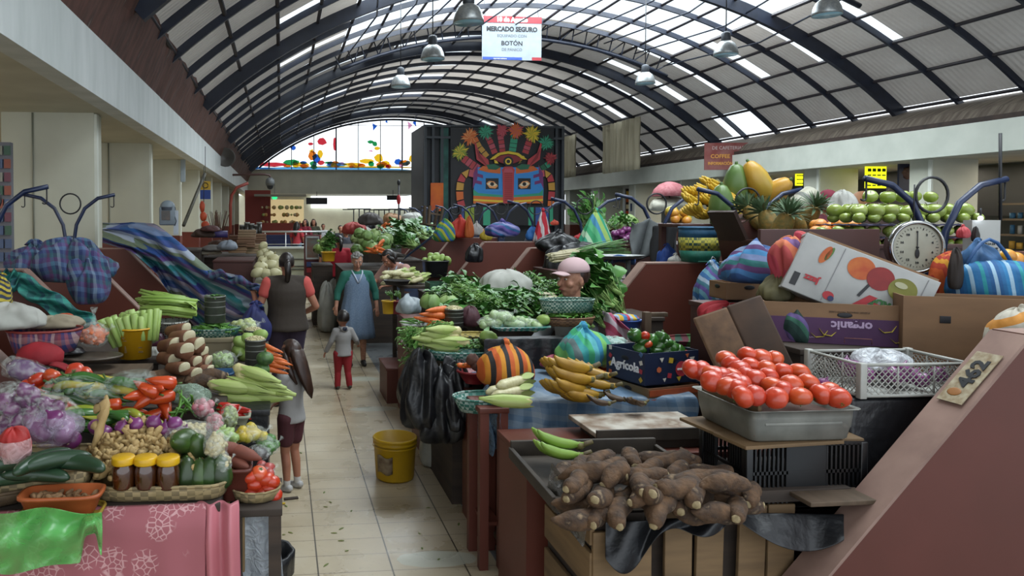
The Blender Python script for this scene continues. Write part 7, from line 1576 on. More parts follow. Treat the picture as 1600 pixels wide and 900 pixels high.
# --- white lattice crate of onions on a black covered box
WPL = mat('white_crate_plastic', '#a9aaa4', '#9a9b94', .4, 8)
p0, p1 = at(1350, 622, 2.88), at(1514, 614, 2.88); W = p1.x-p0.x; D = .33; Hh = .145
cx, cy, cz = (p0.x+p1.x)/2, 2.88+D/2, p0.z
t = thing('white_crate', 'white lattice plastic crate holding bagged purple onions', 'crate', (cx, cy, cz), radians(-2))
def lattice(b, L_, h, tf, n):
 for k in range(-4, n+1):
  for s_ in (-1, 1):
   x0 = -L_/2 + L_*k/n; dx = h*1.0
   a_, c_ = (x0, 0), (x0+dx, h)
   if s_ < 0: a_, c_ = (x0, h), (x0+dx, 0)
   (ax, az), (bx, bz) = a_, c_
   if ax < -L_/2: f = (-L_/2-ax)/(bx-ax); az += (bz-az)*f; ax = -L_/2
   if bx > L_/2: f = (bx-L_/2)/(bx-ax); bz -= (bz-az)*f; bx = L_/2
   if bx-ax > .005: b.cyl(tf(ax, az+.012), tf(bx, bz+.012), .0028, seg=4, cap=False)
for nm, tf, L_ in (('front_wall', lambda x, z: (x, -D/2, z), W), ('back_wall', lambda x, z: (x, D/2, z), W), ('side_wall', lambda x, z: (-W/2, x, z), D), ('side_wall', lambda x, z: (W/2, x, z), D)):
 b = B(); lattice(b, L_-.04, Hh-.03, tf, 16 if L_ == W else 12)
 for z in (.006, Hh-.006): b.cyl(tf(-L_/2, z), tf(L_/2, z), .0075, seg=6)
 for x in (-L_/6, L_/6): b.cyl(tf(x, 0), tf(x, Hh), .004, seg=5)
 b.obj(nm, WPL, t)
for sx in (-1, 1):
 for sy in (-1, 1): b = B(); b.box((sx*W/2, sy*D/2, Hh/2), (.03, .03, Hh+.008), bev=.004); b.obj('corner_post', WPL, t)
b = B(); b.box((0, 0, .003), (W, D, .006)); b.obj('crate_bottom', WPL, t)
for i in range(22): put('red_onion', (cx+R.uniform(-.16, .15), cy+R.uniform(-.12, .12), cz+.045+R.uniform(0, .05)), (R.uniform(-1, 1), R.uniform(-1, 1), 0), 1.0, 'purple onion in the white lattice crate', 'onion', 'purple onions in the white crate')
sack('clear_onion_bag', (cx+.03, cy+.06, cz+.07), (.11, .08, .09), film('white_film', '#c4c8cc', .25, .12), 'crumpled clear bag lying on the onions in the white crate', 'plastic bag', knot=False, seed=47, nz=.35)
t = thing('black_covered_box', 'box wrapped in black plastic under the white lattice crate', 'box', (cx-.02, cy+.03, .0)); b = B(); b.box((0, 0, (cz-.005)/2), (W+.06, D+.02, cz-.01), bev=.02);
for v in b.b.verts: v.co += Vector((noise.noise(v.co*9), noise.noise(v.co*9+Vector((5, 0, 0))), 0))*.012
b.obj('wrapping', BAG_BLK, t)
# --- cardboard boxes above
cb = counter('box_stand', 'dark stand carrying the cardboard boxes behind the onions', at(1262, 500, 3.4).x, 3.55, 3.45, 4.1, at(1300, 545, 3.45).z, WOODD, cat='stand')
ZB = at(1300, 545, 3.45).z
p0, p1 = at(1258, 545, 3.42), at(1432, 540, 3.42); W = p1.x-p0.x
ob = crate_box('banana_box', ((p0.x+p1.x)/2+.09, 3.7, ZB+.002), (W+.14, .34, at(1300, 481, 3.42).z-ZB), radians(-27), KRAFT, 'brown and purple fruit box printed organic, standing upside down')
h_ = at(1300, 481, 3.42).z-ZB
b = B(); b.box((0, -.172, h_*.32), (W+.138, .003, h_*.64)); b.obj('purple_print', mat('purple_ink', '#4c2650', '#44224a', .6, 4), ob)
text('organic', .062, mat('ink_pale', '#b09ab8'), ob, (.03, -.175, h_*.56), (pi/2, pi, 0), bold=.002)
YB = mat('ink_yellow', '#a8962a', '#8f7c1e')
for (x, z, f) in ((-.22, .07, 1), (-.11, .05, -1), (-.08, .06, 1), (.19, .09, -1), (.24, .04, -1)): b = B(); b.tube([(x-.035*f, -.176, z+.02), (x-.015*f, -.176, z-.012), (x+.02*f, -.176, z-.018), (x+.042*f, -.176, z+.004)], [.004, .013, .013, .004], 6, flat=.2); b.obj('printed_banana', YB, ob)
text('certified', .016, mat('ink_pale', '#b09ab8'), ob, (-.16, -.175, .035), (pi/2, pi, 0)); b = B(); b.tube([(.0, -.176, .01), (.0, -.176, .035), (.12, -.176, .035), (.12, -.176, .01)], .0015, 4); b.obj('printed_frame', mat('ink_salmon', '#a06a5a'), ob)
text('PLEASE HANDLE WITH CARE', .014, mat('ink_brown', '#5a4432'), ob, (.02, -.173, h_*.82), (pi/2, pi, 0))
# tilted printed fruit carton
ft = thing('fruit_carton', 'white fruit carton printed with peach, apple and kiwi, lying tilted on its side', 'box', at(1338, 450, 3.62), (radians(-8), radians(23), radians(-30)))
ft.scale = (1.04,)*3
WC = mat('carton_white', '#a9aaa8', '#989a98', .6, 6, .1, c3='#b0b0ac'); b = B()
b.box((0, .0, .02), (.62, .02, .31), bev=.003); b.box((0, .1, .17), (.62, .2, .012)); b.box((0, .1, -.13), (.62, .2, .012)); b.box((-.3, .1, .02), (.012, .2, .3)); b.obj('carton_walls', WC, ft)
b = B(); b.box((0, .1, .182), (.6, .2, .01)); b.obj('kraft_edge', KRAFT, ft)
def disc(x, z, rx, rz, m, nm='printed_fruit', y=-.0125, seg=28, parent=ft, rot=0):
 b = B(); b._f([b._v((x+rx*cos(2*pi*k/seg)*cos(rot)-rz*sin(2*pi*k/seg)*sin(rot), y, z+rz*sin(2*pi*k/seg)*cos(rot)+rx*cos(2*pi*k/seg)*sin(rot))) for k in range(seg)], False); return b.obj(nm, m, parent, mod=.0015)
disc(-.02, .1, .062, .058, mat('peach_ink', '#a8441e', '#b8642a', .6, 14)); disc(.075, .085, .06, .06, mat('apple_ink', '#6e1a1c', '#8a2422', .6, 9), y=-.014); disc(.18, .07, .062, .06, mat('kiwi_ink', '#6a6a26', '#7d7c30', .6, 9), y=-.0155)
disc(.165, .09, .028, .015, mat('kiwi_pale', '#a8a888'), 'printed_highlight', y=-.017); disc(-.19, .1, .02, .05, mat('peach_ink', '#a8441e'), rot=-.2); disc(-.175, .11, .012, .04, mat('ink_leaf', '#4f7030'), y=-.014, rot=-.2)
text('FRUIT', .05, mat('ink_leaf_d', '#2f6a34'), ft, (.12, -.016, -.015), (pi/2, pi, 0), bold=.003); text('My', .12, mat('ink_red', '#a01e26'), ft, (.12, -.018, -.045), (pi/2, pi, 0), bold=.006, sx=1.5); text('Jazz', .045, mat('ink_red', '#a01e26'), ft, (-.2, -.016, -.03), (pi/2, pi, 0), bold=.002)
disc(-.1, -.09, .026, .022, mat('ink_red', '#a01e26'), 'printed_logo'); disc(-.085, -.1, .014, .014, mat('ink_navy', '#1a2450'), 'printed_logo', y=-.015)
for (x, z, a) in ((-.12, .0, 0), (.26, 0, 0)): b = B(); b.box((x, -.012, .02), (.003, .002, .29)); b.obj('fold_line', mat('fold_grey', '#77787a'), ft)
b = B(); b.box((.03, -.0125, .0), (.014, .002, .075), rot=(0, .3, 0)); b.obj('hand_slot', BLACK, ft); b = B(); b.box((-.27, -.0125, -.07), (.03, .002, .07)); b.obj('hand_slot', BLACK, ft)
# plain box in front
p0, p1 = at(1428, 603, 3.22), at(1560, 600, 3.22); hh = at(1430, 468, 3.22).z-p0.z
counter('box_stand', 'stand under the big plain cardboard box', p0.x-.0, p1.x+.12, 3.24, 3.42, p0.z-.002, WOODD, cat='stand')
pb3 = crate_box('cardboard_box', ((p0.x+p1.x)/2+.17, 3.34, p0.z), (p1.x-p0.x+.14, .2, hh), radians(-27), KRAFT, 'big plain brown cardboard box with a hand hole beside the scale wire', handle=False)
b = B(); b.box((-.12, -.102, hh*.73), (.045, .003, .035), bev=.001); b.obj('hand_hole', BLACK, pb3); b = B(); b.blob((0, -.102, .1), (.01, .002, .012)); b.obj('punched_mark', BLACK, pb3)
for z in (.09, .13): b = B(); b.box((.16, -.102, z), (.004, .002, .05)); b.obj('printed_glyph', BLACK, pb3)
# --- hanging dial scale
sp = at(1427, 386, 3.9); t = thing('dial_scale', 'round chrome dial scale hanging from the hook of the blue post', 'scale', sp, radians(-22)); CH = mat('chrome', '#9a9a98', None, .12, metal=1)
b = B(); b.lathe([(.002, .05), (.12, .05), (.135, .04), (.137, -.05), (.132, -.06), (.122, -.062), (.118, -.052), (.116, -.045)], 48, cap=False)
for v in b.b.verts: v.co = Vector((v.co.x, v.co.z, v.co.y*1.12))
b.obj('scale_housing', CH, t)
def flat(b, rx, y, seg=48, rz=None): b._f([b._v((rx*cos(2*pi*k/seg), y, (rz or rx)*sin(2*pi*k/seg))) for k in range(seg)], False)
b = B(); flat(b, .117, -.047, rz=.131); b.obj('dial_face', mat('dial_cream', '#a8a898', '#9c9c8c', .5, 9), t)
b = B()
for k in range(40): a = 2*pi*k/40; L_ = .014 if k % 4 == 0 else .008; b.cyl((.104*cos(a), -.049, .116*sin(a)), ((.104-L_)*cos(a), -.049, (.116-L_)*sin(a)), .0011 if k % 4 else .002, seg=4)
b.obj('tick_marks', BK, t)
for k in range(10): a = pi/2-2*pi*k/10; text(str(k*2), .018, BK, t, (.078*cos(a), -.05, .088*sin(a)-.006), bold=.0006, name='numeral')
b = B(); b.box((0, -.053, .035), (.005, .002, .11)); b.blob((0, -.053, -.035), (.011, .002, .028)); b.cyl((0, -.05, 0), (0, -.058, 0), .006, seg=10); b.obj('pointer', BK, t)
b = B(); b.tube([(0, 0, -.15), (0, 0, -.2)], .012, 8); b.tube([(0, 0, -.2), (.012, 0, -.225), (0, 0, -.245), (-.014, 0, -.23)], .004, 6); b.tube([(0, 0, .14), (0, 0, .36)], .004, 6); b.obj('hanging_hook', BLACK, t)
b = B(); b.tube([(0, -.01, -.245), (-.1, -.01, -.28), (-.17, -.01, -.36), (-.175, -.01, -.52)], .0028, 6); b.tube([(0, -.01, -.245), (.05, .05, -.26)], .0028, 5); b.obj('pan_wire', BLACK, t)
# --- cloths, board and bags between the partition and the boxes
t = thing('chopping_board', 'old brown wooden board leaning with rounded corners behind the tomatoes', 'board', at(1185, 590, 3.5), (radians(-14), radians(-20), radians(-12))); b = B(); b.box((-.088, 0, .19), (.18, .022, .38), bev=.012); b.obj('board_plank', mat('plank_warm', '#6a4f36', '#503a28', .75, 14, .3), t); b = B(); b.box((.092, 0, .19), (.18, .022, .39), bev=.012); b.obj('board_plank', mat('plank_dark', '#4a3628', '#33261d', .8, 5, .25), t)
REDC = mat('red_cloth', '#8f1420'); ST1 = stripes('poncho', ['#2a4a7a', '#3a6a9a', '#5a3a6a', '#2a6a6a', '#6a7aa0', '#3a7aa8', '#4a2a5a', '#7a8aa8'], .27, (.25, .2, 1), warp=.1, wn=3); ST2 = stripes('coral_stripes', ['#b04a4a', '#c06a4a', '#6a4a7a', '#c0704a', '#a83a4a'], .2, (1, .1, .3))
sack('striped_cloth_bag', at(1183, 442, 4.2), (.19, .15, .22), ST1, 'blue and purple striped cloth bag slumped behind the chopping board', knot=False, seed=51, nz=.5)
sack('coral_cloth', at(1238, 450, 3.9), (.12, .1, .29), ST2, 'coral and purple striped cloth hanging beside the fruit carton', knot=False, seed=52, nz=.5)
sack('hanging_cloth_bag', at(1113, 492, 4.9), (.13, .08, .34), stripes('aqua_bag', ['#2a5a8a', '#5a8a9a', '#5a4a8a', '#3a6a7a', '#8a9aaa'], .13, (1, 0, .5)), 'aqua and purple striped bag hanging from a wire hook on the partition', seed=53)
sack('hanging_cloth_bag', at(1158, 470, 4.8), (.09, .07, .22), stripes('purple_bag', ['#3a2a6a', '#5a4a8a', '#2a3a7a'], .12, (1, 0, .3)), 'narrow purple-blue cloth bag beside the aqua one', seed=54, knot=False)
sack('red_cloth_heap', at(1140, 515, 4.2), (.17, .12, .16), REDC, 'bright red cloth lying over the corner behind the chopping board', knot=False, seed=55, nz=.4)
sack('green_purple_cloth', at(1242, 535, 3.7), (.09, .08, .2), stripes('forest', ['#1c3a34', '#2c5a4a', '#5a4a7a', '#16302c'], .1, (.6, 0, .8)), 'dark green and purple cloth between the board and the purple box', knot=False, seed=56, nz=.35)
sack('olive_cloth', at(1215, 470, 3.9), (.09, .08, .14), mat('olive_cloth', '#5a5434', '#4a4630', .8, 6, .5), 'olive cloth bunched above the chopping board', knot=False, seed=57, nz=.4)
crate_box('cardboard_box', (at(1180, 462, 4.35).x, 4.5, at(1180, 470, 4.35).z), (.3, .22, .11), radians(-6), KRAFT, 'small brown cardboard box under the blue striped cloth bag')
counter('stall_cupboard', 'dark cupboard standing against the partition behind the cloth bags', 2.64, 3.6, 4.12, 4.55, 1.45, REDD, cat='cupboard')
t = thing('wire_hook', 'white wire hook over the edge of the big partition', 'hook', at(1110, 408, 6.0)); b = B(); b.tube([(0, 0, -.1), (0, 0, .0), (.02, 0, .04), (.045, 0, .02), (.04, 0, -.01)], .004, 6); b.obj('bent_wire', mat('wire_white', '#b0b0b0'), t)
# bags at the edge of the picture
sack('striped_shopping_bag', at(1560, 472, 3.55), (.24, .13, .22), stripes('azure', ['#1a4f80', '#1a5a8a', '#1f6a9a', '#8aa8bc', '#1a5f90', '#1a5a8a', '#1f8088', '#1a5a8a', '#1a4f80', '#8aa8bc'], .16, (1, .1, .15), warp=.02), 'azure bag with thin white stripes and a round handle beside the scale', knot=False, rot=-.7, seed=61, nz=.12)
b = B(); b.tube([at(1510+12*k, 412-38*sin(pi*k/6), 3.55) for k in range(7)], .009, 8); tag(b.obj('bag_handle_loop', mat('azure_handle', '#1f4a7a')), 'dark blue looped grip standing above the azure bag', 'bag grip')
sack('orange_striped_bag', at(1490, 468, 3.75), (.13, .09, .27), stripes('flame', ['#9a2a18', '#b8501c', '#a0341a', '#c0861c', '#9a2a18', '#b05a1c'], .12, (1, .1, .15), warp=.03), 'orange and red striped cloth bag between the scale and the azure bag', knot=False, seed=62, nz=.2)
sack('denim_bundle', at(1528, 430, 3.65), (.1, .08, .17), mat('denim_blue', '#1f4468', '#2a5580', .75, 9, .5), 'dark blue cloth bundle hanging above the striped bags', seed=63, nz=.35)
sack('dark_rag', at(1492, 452, 3.6), (.035, .03, .22), mat('rag_brown', '#2c2420', '#1f1a18', .8, 8, .4), 'thin dark rag hanging beside the orange striped bag', knot=False, seed=64)
sack('beach_cloth', at(1588, 556, 2.95), (.12, .08, .22), stripes('beach', ['#a8a294', '#b0762a', '#2a5a8a', '#a8a294', '#a8a294', '#b0762a'], .2, (-.3, .2, .9), warp=.05), 'white, blue and orange striped cloth at the picture edge over the near partition', knot=False, seed=65, nz=.25)
pr = panel(1510, 344, 1556, 432, 4.05, mat('price_sheet', '#a8a9a4', '#9b9c98', .6, 4), 'price_sheet', 'white laminated price sheet hanging on the blue post', 'price sheet', lambda t, W, H: (text('PRECIOS', .036, BK, t, (.005, -.035, H*.44), bold=.002), text('LISTA DE', .02, BK, t, (.02, -.035, H*.56))))
sack('red_ribbon_bunch', at(1505, 372, 3.98), (.035, .03, .07), mat('ribbon_red', '#a02a30', '#b04a50', .6, 20, .4), 'small red ribbon bunch hanging beside the price sheet', seed=66)
sack('black_tassel', at(1524, 378, 3.98), (.02, .02, .09), mat('tassel_black', '#1c1816'), 'small black tassel hanging in front of the price sheet', knot=False, seed=67)
t = thing('small_lamp', 'tiny white lit lamp hanging on the blue post above the price sheet', 'lamp', at(1532, 341, 4.0)); b = B(); b.blob((0, 0, 0), .014); b.obj('bulb', emis('bulb_white', '#e8f0ff', 6), t); b = B(); b.cyl((0, 0, .01), (0, 0, .06), .006, seg=6); b.obj('socket', BLACK, t)
b = B(); b.cyl(at(1563, 345, 4.2), at(1563, 208, 4.2), .009, .009, 8); tag(b.obj('thin_rod', BLACK), 'thin dark vertical rod rising above the ring of the nearest hook post', 'rod')
# --- apple island
counter('apple_cabinet', 'dark brown cabinet carrying the stacked green apples', 3.55, 4.85, 4.5, 5.5, at(1400, 446, 4.6).z-.04, REDD, cat='cabinet')
CUP = mat('apple_tray_purple', '#3a3450', '#2c2840', .7, 6)
Ya = 4.62; za = at(1400, 445, Ya).z
for L_ in range(6):
 z = za + L_*.088-.035; hw = .48
 t = thing('apple_tray', 'purple moulded tray, %s of the apple stack' % ['lowest', 'second from the bottom', 'third from the bottom', 'fourth from the bottom', 'fifth from the bottom', 'topmost'][L_], 'tray', (at(1440, 400, Ya).x-.02, Ya+.15, z)); b = B()
 b.sheet(lambda u, v: ((u-.5)*1.0, (v-.5)*.38, .008*sin(u*60)*sin(v*24)), 40, 12); b.obj('moulded_sheet', CUP, t, mod=.004)
 for k in range(9):
  x = at(1440, 400, Ya).x-.02 - .44 + .11*k
  for r_ in range(2 if L_ < 5 else 3):
   put('apple', (x+R.uniform(-.008, .008), Ya+.01+.12*r_, z+.052), (R.uniform(-.6, .6), R.uniform(-.6, .6), R.uniform(0, 6)), .95, 'green apple lined up on the stacked purple trays', 'apple', 'green apples on the stacked trays')
heap('pale_apple', (at(1445, 330, Ya).x-.03, Ya+.14, za+6*.088-.02), .84, .28, .112, 2, 'large pale green apple heaped on top of the apple stack', 'apple', 'pale apples on top of the stack', shrink=1.2, sv=.15, scale=1.12)
# peaches and dark apples with the brown board before them
Yp = 4.95; zp = at(1300, 372, Yp).z
b = B(); a_, c_ = at(1188, 440, 4.4), at(1376, 370, 4.4); b.box(((a_.x+c_.x)/2, 4.42, (a_.z+c_.z)/2), (c_.x-a_.x, .03, c_.z-a_.z+.1), bev=.004); tag(b.obj('cupboard_front', REDD), 'dark brown board wall below the peaches and pineapples', 'board wall')
counter('fruit_shelf', 'shelf carrying peaches, dark apples and pineapples', 3.7, 4.6, 4.46, 5.7, zp-.03, REDD, cat='shelf', zb=1.43)
for i in range(30): put('orange', at(1268+76*R.random(), 366-16*R.random(), 5.0+.3*R.random()), (R.uniform(-1, 1), R.uniform(-1, 1), 0), 1.1, 'pale orange peach in the row behind the brown board', 'peach', 'peaches behind the brown board')
for i, (px, py) in enumerate([(1285, 362), (1310, 361), (1330, 361), (1342, 360), (1322, 365), (1298, 366)]): put('red_apple', at(px, py, 4.72), (.3, .3, i), 1.0, 'dark red apple in front of the peaches', 'apple', 'dark red apples before the peaches')
for i, (px, py, Yq, wd) in enumerate([(1203, 350, 5.3, 'pineapple nearest the papayas'), (1222, 355, 5.1, 'pineapple right behind the blue post'), (1243, 350, 5.4, 'pineapple leaning toward the peaches'), (1180, 340, 5.6, 'pineapple crown rising behind the brown crate'), (1262, 340, 5.6, 'pineapple farthest along the row')]): put('pineapple', at(px, py, Yq), (R.uniform(-.8, .8), R.uniform(-.5, .5), i), 1.05, wd, 'pineapple')
# papayas, bananas, brown crates, woven basket on the partition
counter('fruit_bench', 'tall dark bench carrying bananas and papayas beyond the big partition', 3.6, 4.9, 6.35, 6.75, at(1100, 350, 6.35).z, REDD, cat='bench', legs=True)
pps = [(1185, 285, .5, 0, 'big yellow papaya lying on top'), (1150, 292, .25, 1, 'green papaya standing up beside the top one'), (1205, 305, .9, 0, 'yellow papaya sloping toward the pineapples'), (1168, 318, .3, 1, 'green streaked papaya in the middle'), (1128, 325, .2, 1, 'green papaya nearest the bananas'), (1192, 328, .6, 1, 'papaya at the bottom of the heap'), (1145, 330, .5, 0, 'short yellow papaya between green ones')]
for i, (px, py, tl_, vv, wd) in enumerate(pps):
 PROTO.setdefault('papaya', mk_papaya()); v_ = PROTO['papaya']; sv_ = PROTO['papaya']; PROTO['papaya'] = v_[vv]; put('papaya', at(px, py, 6.3+.1*(i % 2)), (0, -tl_ if px > 1140 else tl_, i), 1.35, wd, 'papaya'); PROTO['papaya'] = sv_
for i, (px, py) in enumerate([(1085, 335), (1105, 338), (1125, 336), (1078, 318), (1098, 318), (1118, 316), (1135, 300), (1095, 300), (1115, 298), (1130, 318), (1110, 290), (1080, 305), (1140, 335)]): put('banana', at(px+8, py+2, 6.45+.007*(340-py)), (R.uniform(-.3, .3), R.uniform(-.3, .2), pi+R.uniform(-.6, .6)), 1.3, 'yellow banana hand in the heap beside the papayas', 'bananas', 'banana hands heaped beside the papayas')
t = thing('tilted_crate', 'brown open wooden crate tilted against the blue post', 'crate', at(1172, 402, 5.75), (0, radians(-14), radians(8))); b = B(); b.box((.03, 0, .17), (.36, .3, .34), bev=.004); b.obj('crate_body', REDD, t); b = B(); b.box((-.15, -.02, .24), (.03, .3, .42), rot=(0, -.25, 0)); b.obj('raised_lid', mat('lid_brown', '#3a2823', '#2f201c', .6, 4), t)
p = at(1094, 414, 6.16); t = thing('woven_basket', 'tall woven basket in blue, yellow check and green bands on the partition', 'basket', (p.x, p.y, 1.595))
WB = [mat('wb_blue', '#2a5a7c', '#24506e', .6, 30, .3), weave('wb_check', '#a8a03a', '#1c3a30', .026, .024), mat('wb_green', '#1a6a58', '#165c4c', .6, 30, .3)]
b = B(); R0 = .165
def bring(r, z): return [(r*cos(2*pi*k/32)*(1.05), r*sin(2*pi*k/32)*.9, z) for k in range(32)]
for mi, (za_, zb_, ra, rb) in enumerate([(.215, .30, .178, .175), (.1, .215, .172, .178), (0, .1, .15, .172)]): b = B(); b.rings([bring(ra, za_), bring(rb, zb_)], cap=False); b.obj(['blue_band', 'check_band', 'green_band'][mi], WB[mi], t, mod=.008)
b = B(); b.tube([Vector(q) for q in bring(.176, .3)]+[Vector(bring(.176, .3)[0])], .01, 6, cap=False); b.obj('rim', WB[0], t); b = B(); b.lathe([(.002, .002), (.145, .002), (.145, .012), (.002, .012)], 24); b.obj('basket_bottom', WB[2], t)
t = thing('lamp_drum', 'off-white plastic drum strapped to the blue post arm', 'drum', at(1256, 315, 5.9), (0, radians(55), 0)); b = B(); b.lathe([(.002, -.1), (.085, -.1), (.09, -.07), (.09, .1), (.08, .11), (.002, .11)], 24); b.obj('drum_shell', mat('drum_white', '#9c9a88', '#8b897a', .5, 5), t); b = B(); b.lathe([(.091, -.02), (.094, 0), (.091, .02)], 24, cap=False); b.obj('strap_band', mat('band_grey', '#5e5e58'), t)
b = B(); b.lathe([(.002, 0), (.135, 0), (.14, .03), (.002, .03)], 32); o_ = b.obj('wooden_disc', mat('disc_wood', '#8a5f3c', '#7a5232', .6, 9, .1), None, at(1342, 318, 7.5), (pi/2+.1, 0, .2)); tag(o_, 'round wooden lid standing on edge beyond the peaches', 'lid')
sack('white_net_sack', at(1316, 345, 7.2), (.13, .12, .3), mat('white_net', '#a0a09a', '#8e8e88', .7, 9, .5), 'tall white sack standing between hatted vendor and wooden lid', knot=False, seed=71, nz=.3)
counter('fruit_bench', 'bench behind the peaches carrying the wooden lid and white sack', 5.2, 6.4, 7.1, 7.9, 1.75, REDD, cat='bench')
b = B(); a_, c_ = at(1345, 325, 7.6), at(1362, 290, 7.6); b.box((a_.x+.1, 7.62, 1.9), (.35, .2, .5)); tag(b.obj('brown_box', mat('box_brown_d', '#3c2a22', '#33231d', .7, 4)), 'dark brown box behind the round wooden lid', 'box')
# far edge: second island at the picture edge
b = B(); b.box((6.1, 5.6, .85), (1.3, .1, 1.7)); o_ = b.obj('brown_partition', RED); tag(o_, 'brown partition beyond the blue post at the picture edge', 'partition wall')
for i, (px, py) in enumerate([(1575, 400), (1588, 405), (1572, 415), (1590, 420), (1582, 412), (1595, 412)]): put('mango', at(px, py, 5.3), (R.uniform(-1, 1), R.uniform(-1, 1), 0), 1.2, 'yellow-green mango behind the azure bag', 'mango', 'mangoes behind the azure bag')
counter('fruit_bench', 'low bench with mangoes behind the azure bag', 4.95, 5.4, 5.2, 5.55, at(1580, 425, 5.3).z, REDD, cat='bench')
# ================= LEAFY STALLS =================
counter('greens_counter', 'broad counter under the bunches of leafy greens', 1.66, 2.38, 5.95, 8.9, 1.1, WOODD)
counter('front_counter', 'black plastic covered counter in front of the greens', 1.4, 2.3, 4.88, 5.15, 1.13, BAG_BLK)
draped('black_table_cover', (0, 0, 0), lambda u, v: (1.36+1.0*u, 4.86-.03*v+.02*sin(u*22)*v+.01*sin(u*50), 1.165-.34*v), 36, 10, BAG_BLK, 'black plastic cover hanging in folds below the lettuce packs', 'plastic cover')
kinds = ['spinach', 'herb', 'spinach', 'light_leaf', 'herb', 'chard']
n = 0
for r_, (py, Yr) in enumerate([(505, 6.0), (497, 6.2), (492, 6.4), (484, 6.7), (476, 7.1), (468, 7.5), (460, 7.9), (452, 8.4)]):
 for k in range(8):
  px = 722+22*k+R.uniform(-8, 8); Yq = Yr+R.uniform(-.1, .1); kd = kinds[(k*3+r_*2) % 6]
  if px > 885: continue
  put(kd, at(px, py+R.uniform(-4, 4), Yq), (R.uniform(-.2, .2), -.15, radians(R.choice([180, 200, 160, 220, 250, 290]))), R.uniform(.95, 1.25), 'bunch of dark leafy greens on the broad counter', 'greens', 'bunches of leafy greens on the broad counter')
for (px, py, Yq, kd, rz, sc, wd) in ((735, 470, 6.9, 'spinach', 3.3, 1.6, 'big spiky leaf bunch beside the slanting partition'), (770, 478, 6.5, 'fennel', 3.1, 1.6, 'feathery green herb bunch in the middle of the counter'), (740, 492, 6.3, 'spinach', 2.9, 1.3, 'dark leaf bunch drooping over the small tin'), (800, 492, 6.2, 'fennel', 3.3, 1.5, 'feathery herb bunch just behind the lettuce packs'), (850, 452, 8.0, 'herb', 2.6, 1.5, 'parsley bunch below the black bags'), (880, 462, 7.2, 'herb', 2.8, 1.3, 'parsley bunch beside the face of the vendor in the cap')):
 put(kd, at(px, py, Yq), (0, -.1, rz), sc, wd, 'greens')
put('spring_onion', at(820, 470, 7.0), (0, 0, 3.0), 1.3, 'long bunch of spring onions with the roots toward the vendor', 'spring onions'); put('spring_onion', at(852, 486, 6.3), (0, 0, 2.9), 1.0, 'shorter spring onion bunch with pale roots beside the basket', 'spring onions')
put('spring_onion', at(835, 478, 6.7), (0, .1, 3.4), 1.1, 'spring onion bunch lying crosswise on the other two', 'spring onions')
for (px, py, Yq, wd) in ((950, 480, 5.6, 'broad dark chard leaves beside the vendor in the cap'), (965, 465, 5.75, 'upper chard bunch touching the slanting partition'), (940, 495, 5.5, 'lower chard bunch behind the woven basket'), (955, 450, 5.9, 'chard bunch below the kitchen scale')): put('chard', at(px, py, Yq), (.2, -.5, 2.6), 1.25, wd, 'chard');
for px in (922, 940, 955): put('spinach', at(px, 512, 5.02), (.2, -.5, 2.6), .8, 'leaf bunch standing close beside the green pods', 'greens', 'leaf bunches beside the green pods')
for i in range(6): put('chard', at(935+45*R.random(), 455+45*R.random(), 5.7), (R.uniform(-.5, .5), -.6, R.uniform(1.6, 3.2)), 1.2, 'broad green chard leaf bunch by the partition', 'chard', 'chard bunches by the partition')
counter('chard_stand', 'dark stand holding the chard beside the vendor', 2.42, 3.0, 5.5, 6.05, 1.2, WOODD, cat='stand')
sack('white_cloth_bundle', at(790, 463, 7.5), (.27, .2, .28), mat('white_sackcloth', '#a9a9a2'), 'rounded white cloth bundle among the leafy greens', 'bundle', knot=False, seed=72, nz=.2)
# basket before the capped vendor
bp = at(890, 508, 4.98); woven_tray('brown_basket', (bp.x, bp.y+.02, bp.z), .185, .12, .055, weave('brown_weave', '#6a4c34', '#4c3424', .02, .012, .7, '#7d5c40'), 'brown woven basket full of green pods before the vendor in the cap', seg=40)
for i in range(40): a = R.uniform(0, 6.28); q = sqrt(R.random()); put('bean_pod', bp+Vector((.14*q*cos(a), .02+.1*q*sin(a), .06+.03*(1-q))), (R.uniform(-.3, .3), R.uniform(-.3, .3), R.uniform(0, 6)), 1.1, 'green pod in the brown woven basket', 'bean pod', 'green pods in the brown basket')
woven_tray('teal_basket', (bp.x+.0, bp.y+.05, bp.z+.09), .2, .1, .085, weave('teal_weave', '#24564c', '#9aa89a'), 'teal and white woven basket leaning on the brown one', seg=40)
# lettuce packs
for (px, py, wd) in ((783, 492, 'round wrapped lettuce on top of the packs'), (765, 502, 'wrapped lettuce nearest the corn'), (805, 504, 'flat wrapped lettuce in the teal tray'), (832, 506, 'leafy wrapped pack beside the white tray')): cap_bag(at(px, py+10, 5.0), (.085, .06, .04), mat('pack_lettuce', '#7f9c62', '#a8b892', .5, 16, .3), wd, 'lettuce_pack', seed=px, n=14, r=.03, t_=.8)
pot('white_tray', at(812, 515, 4.98), .2, .08, .03, weave('teal_white', '#2a7468', '#a8aca6', .02, .014), 'teal and white woven tray under the lettuce packs', 'tray', sq=.6)
put('chayote', at(848, 500, 4.98), (1.4, 0, .5), 1.0, 'pale chayote lying beside the lettuce packs', 'chayote')
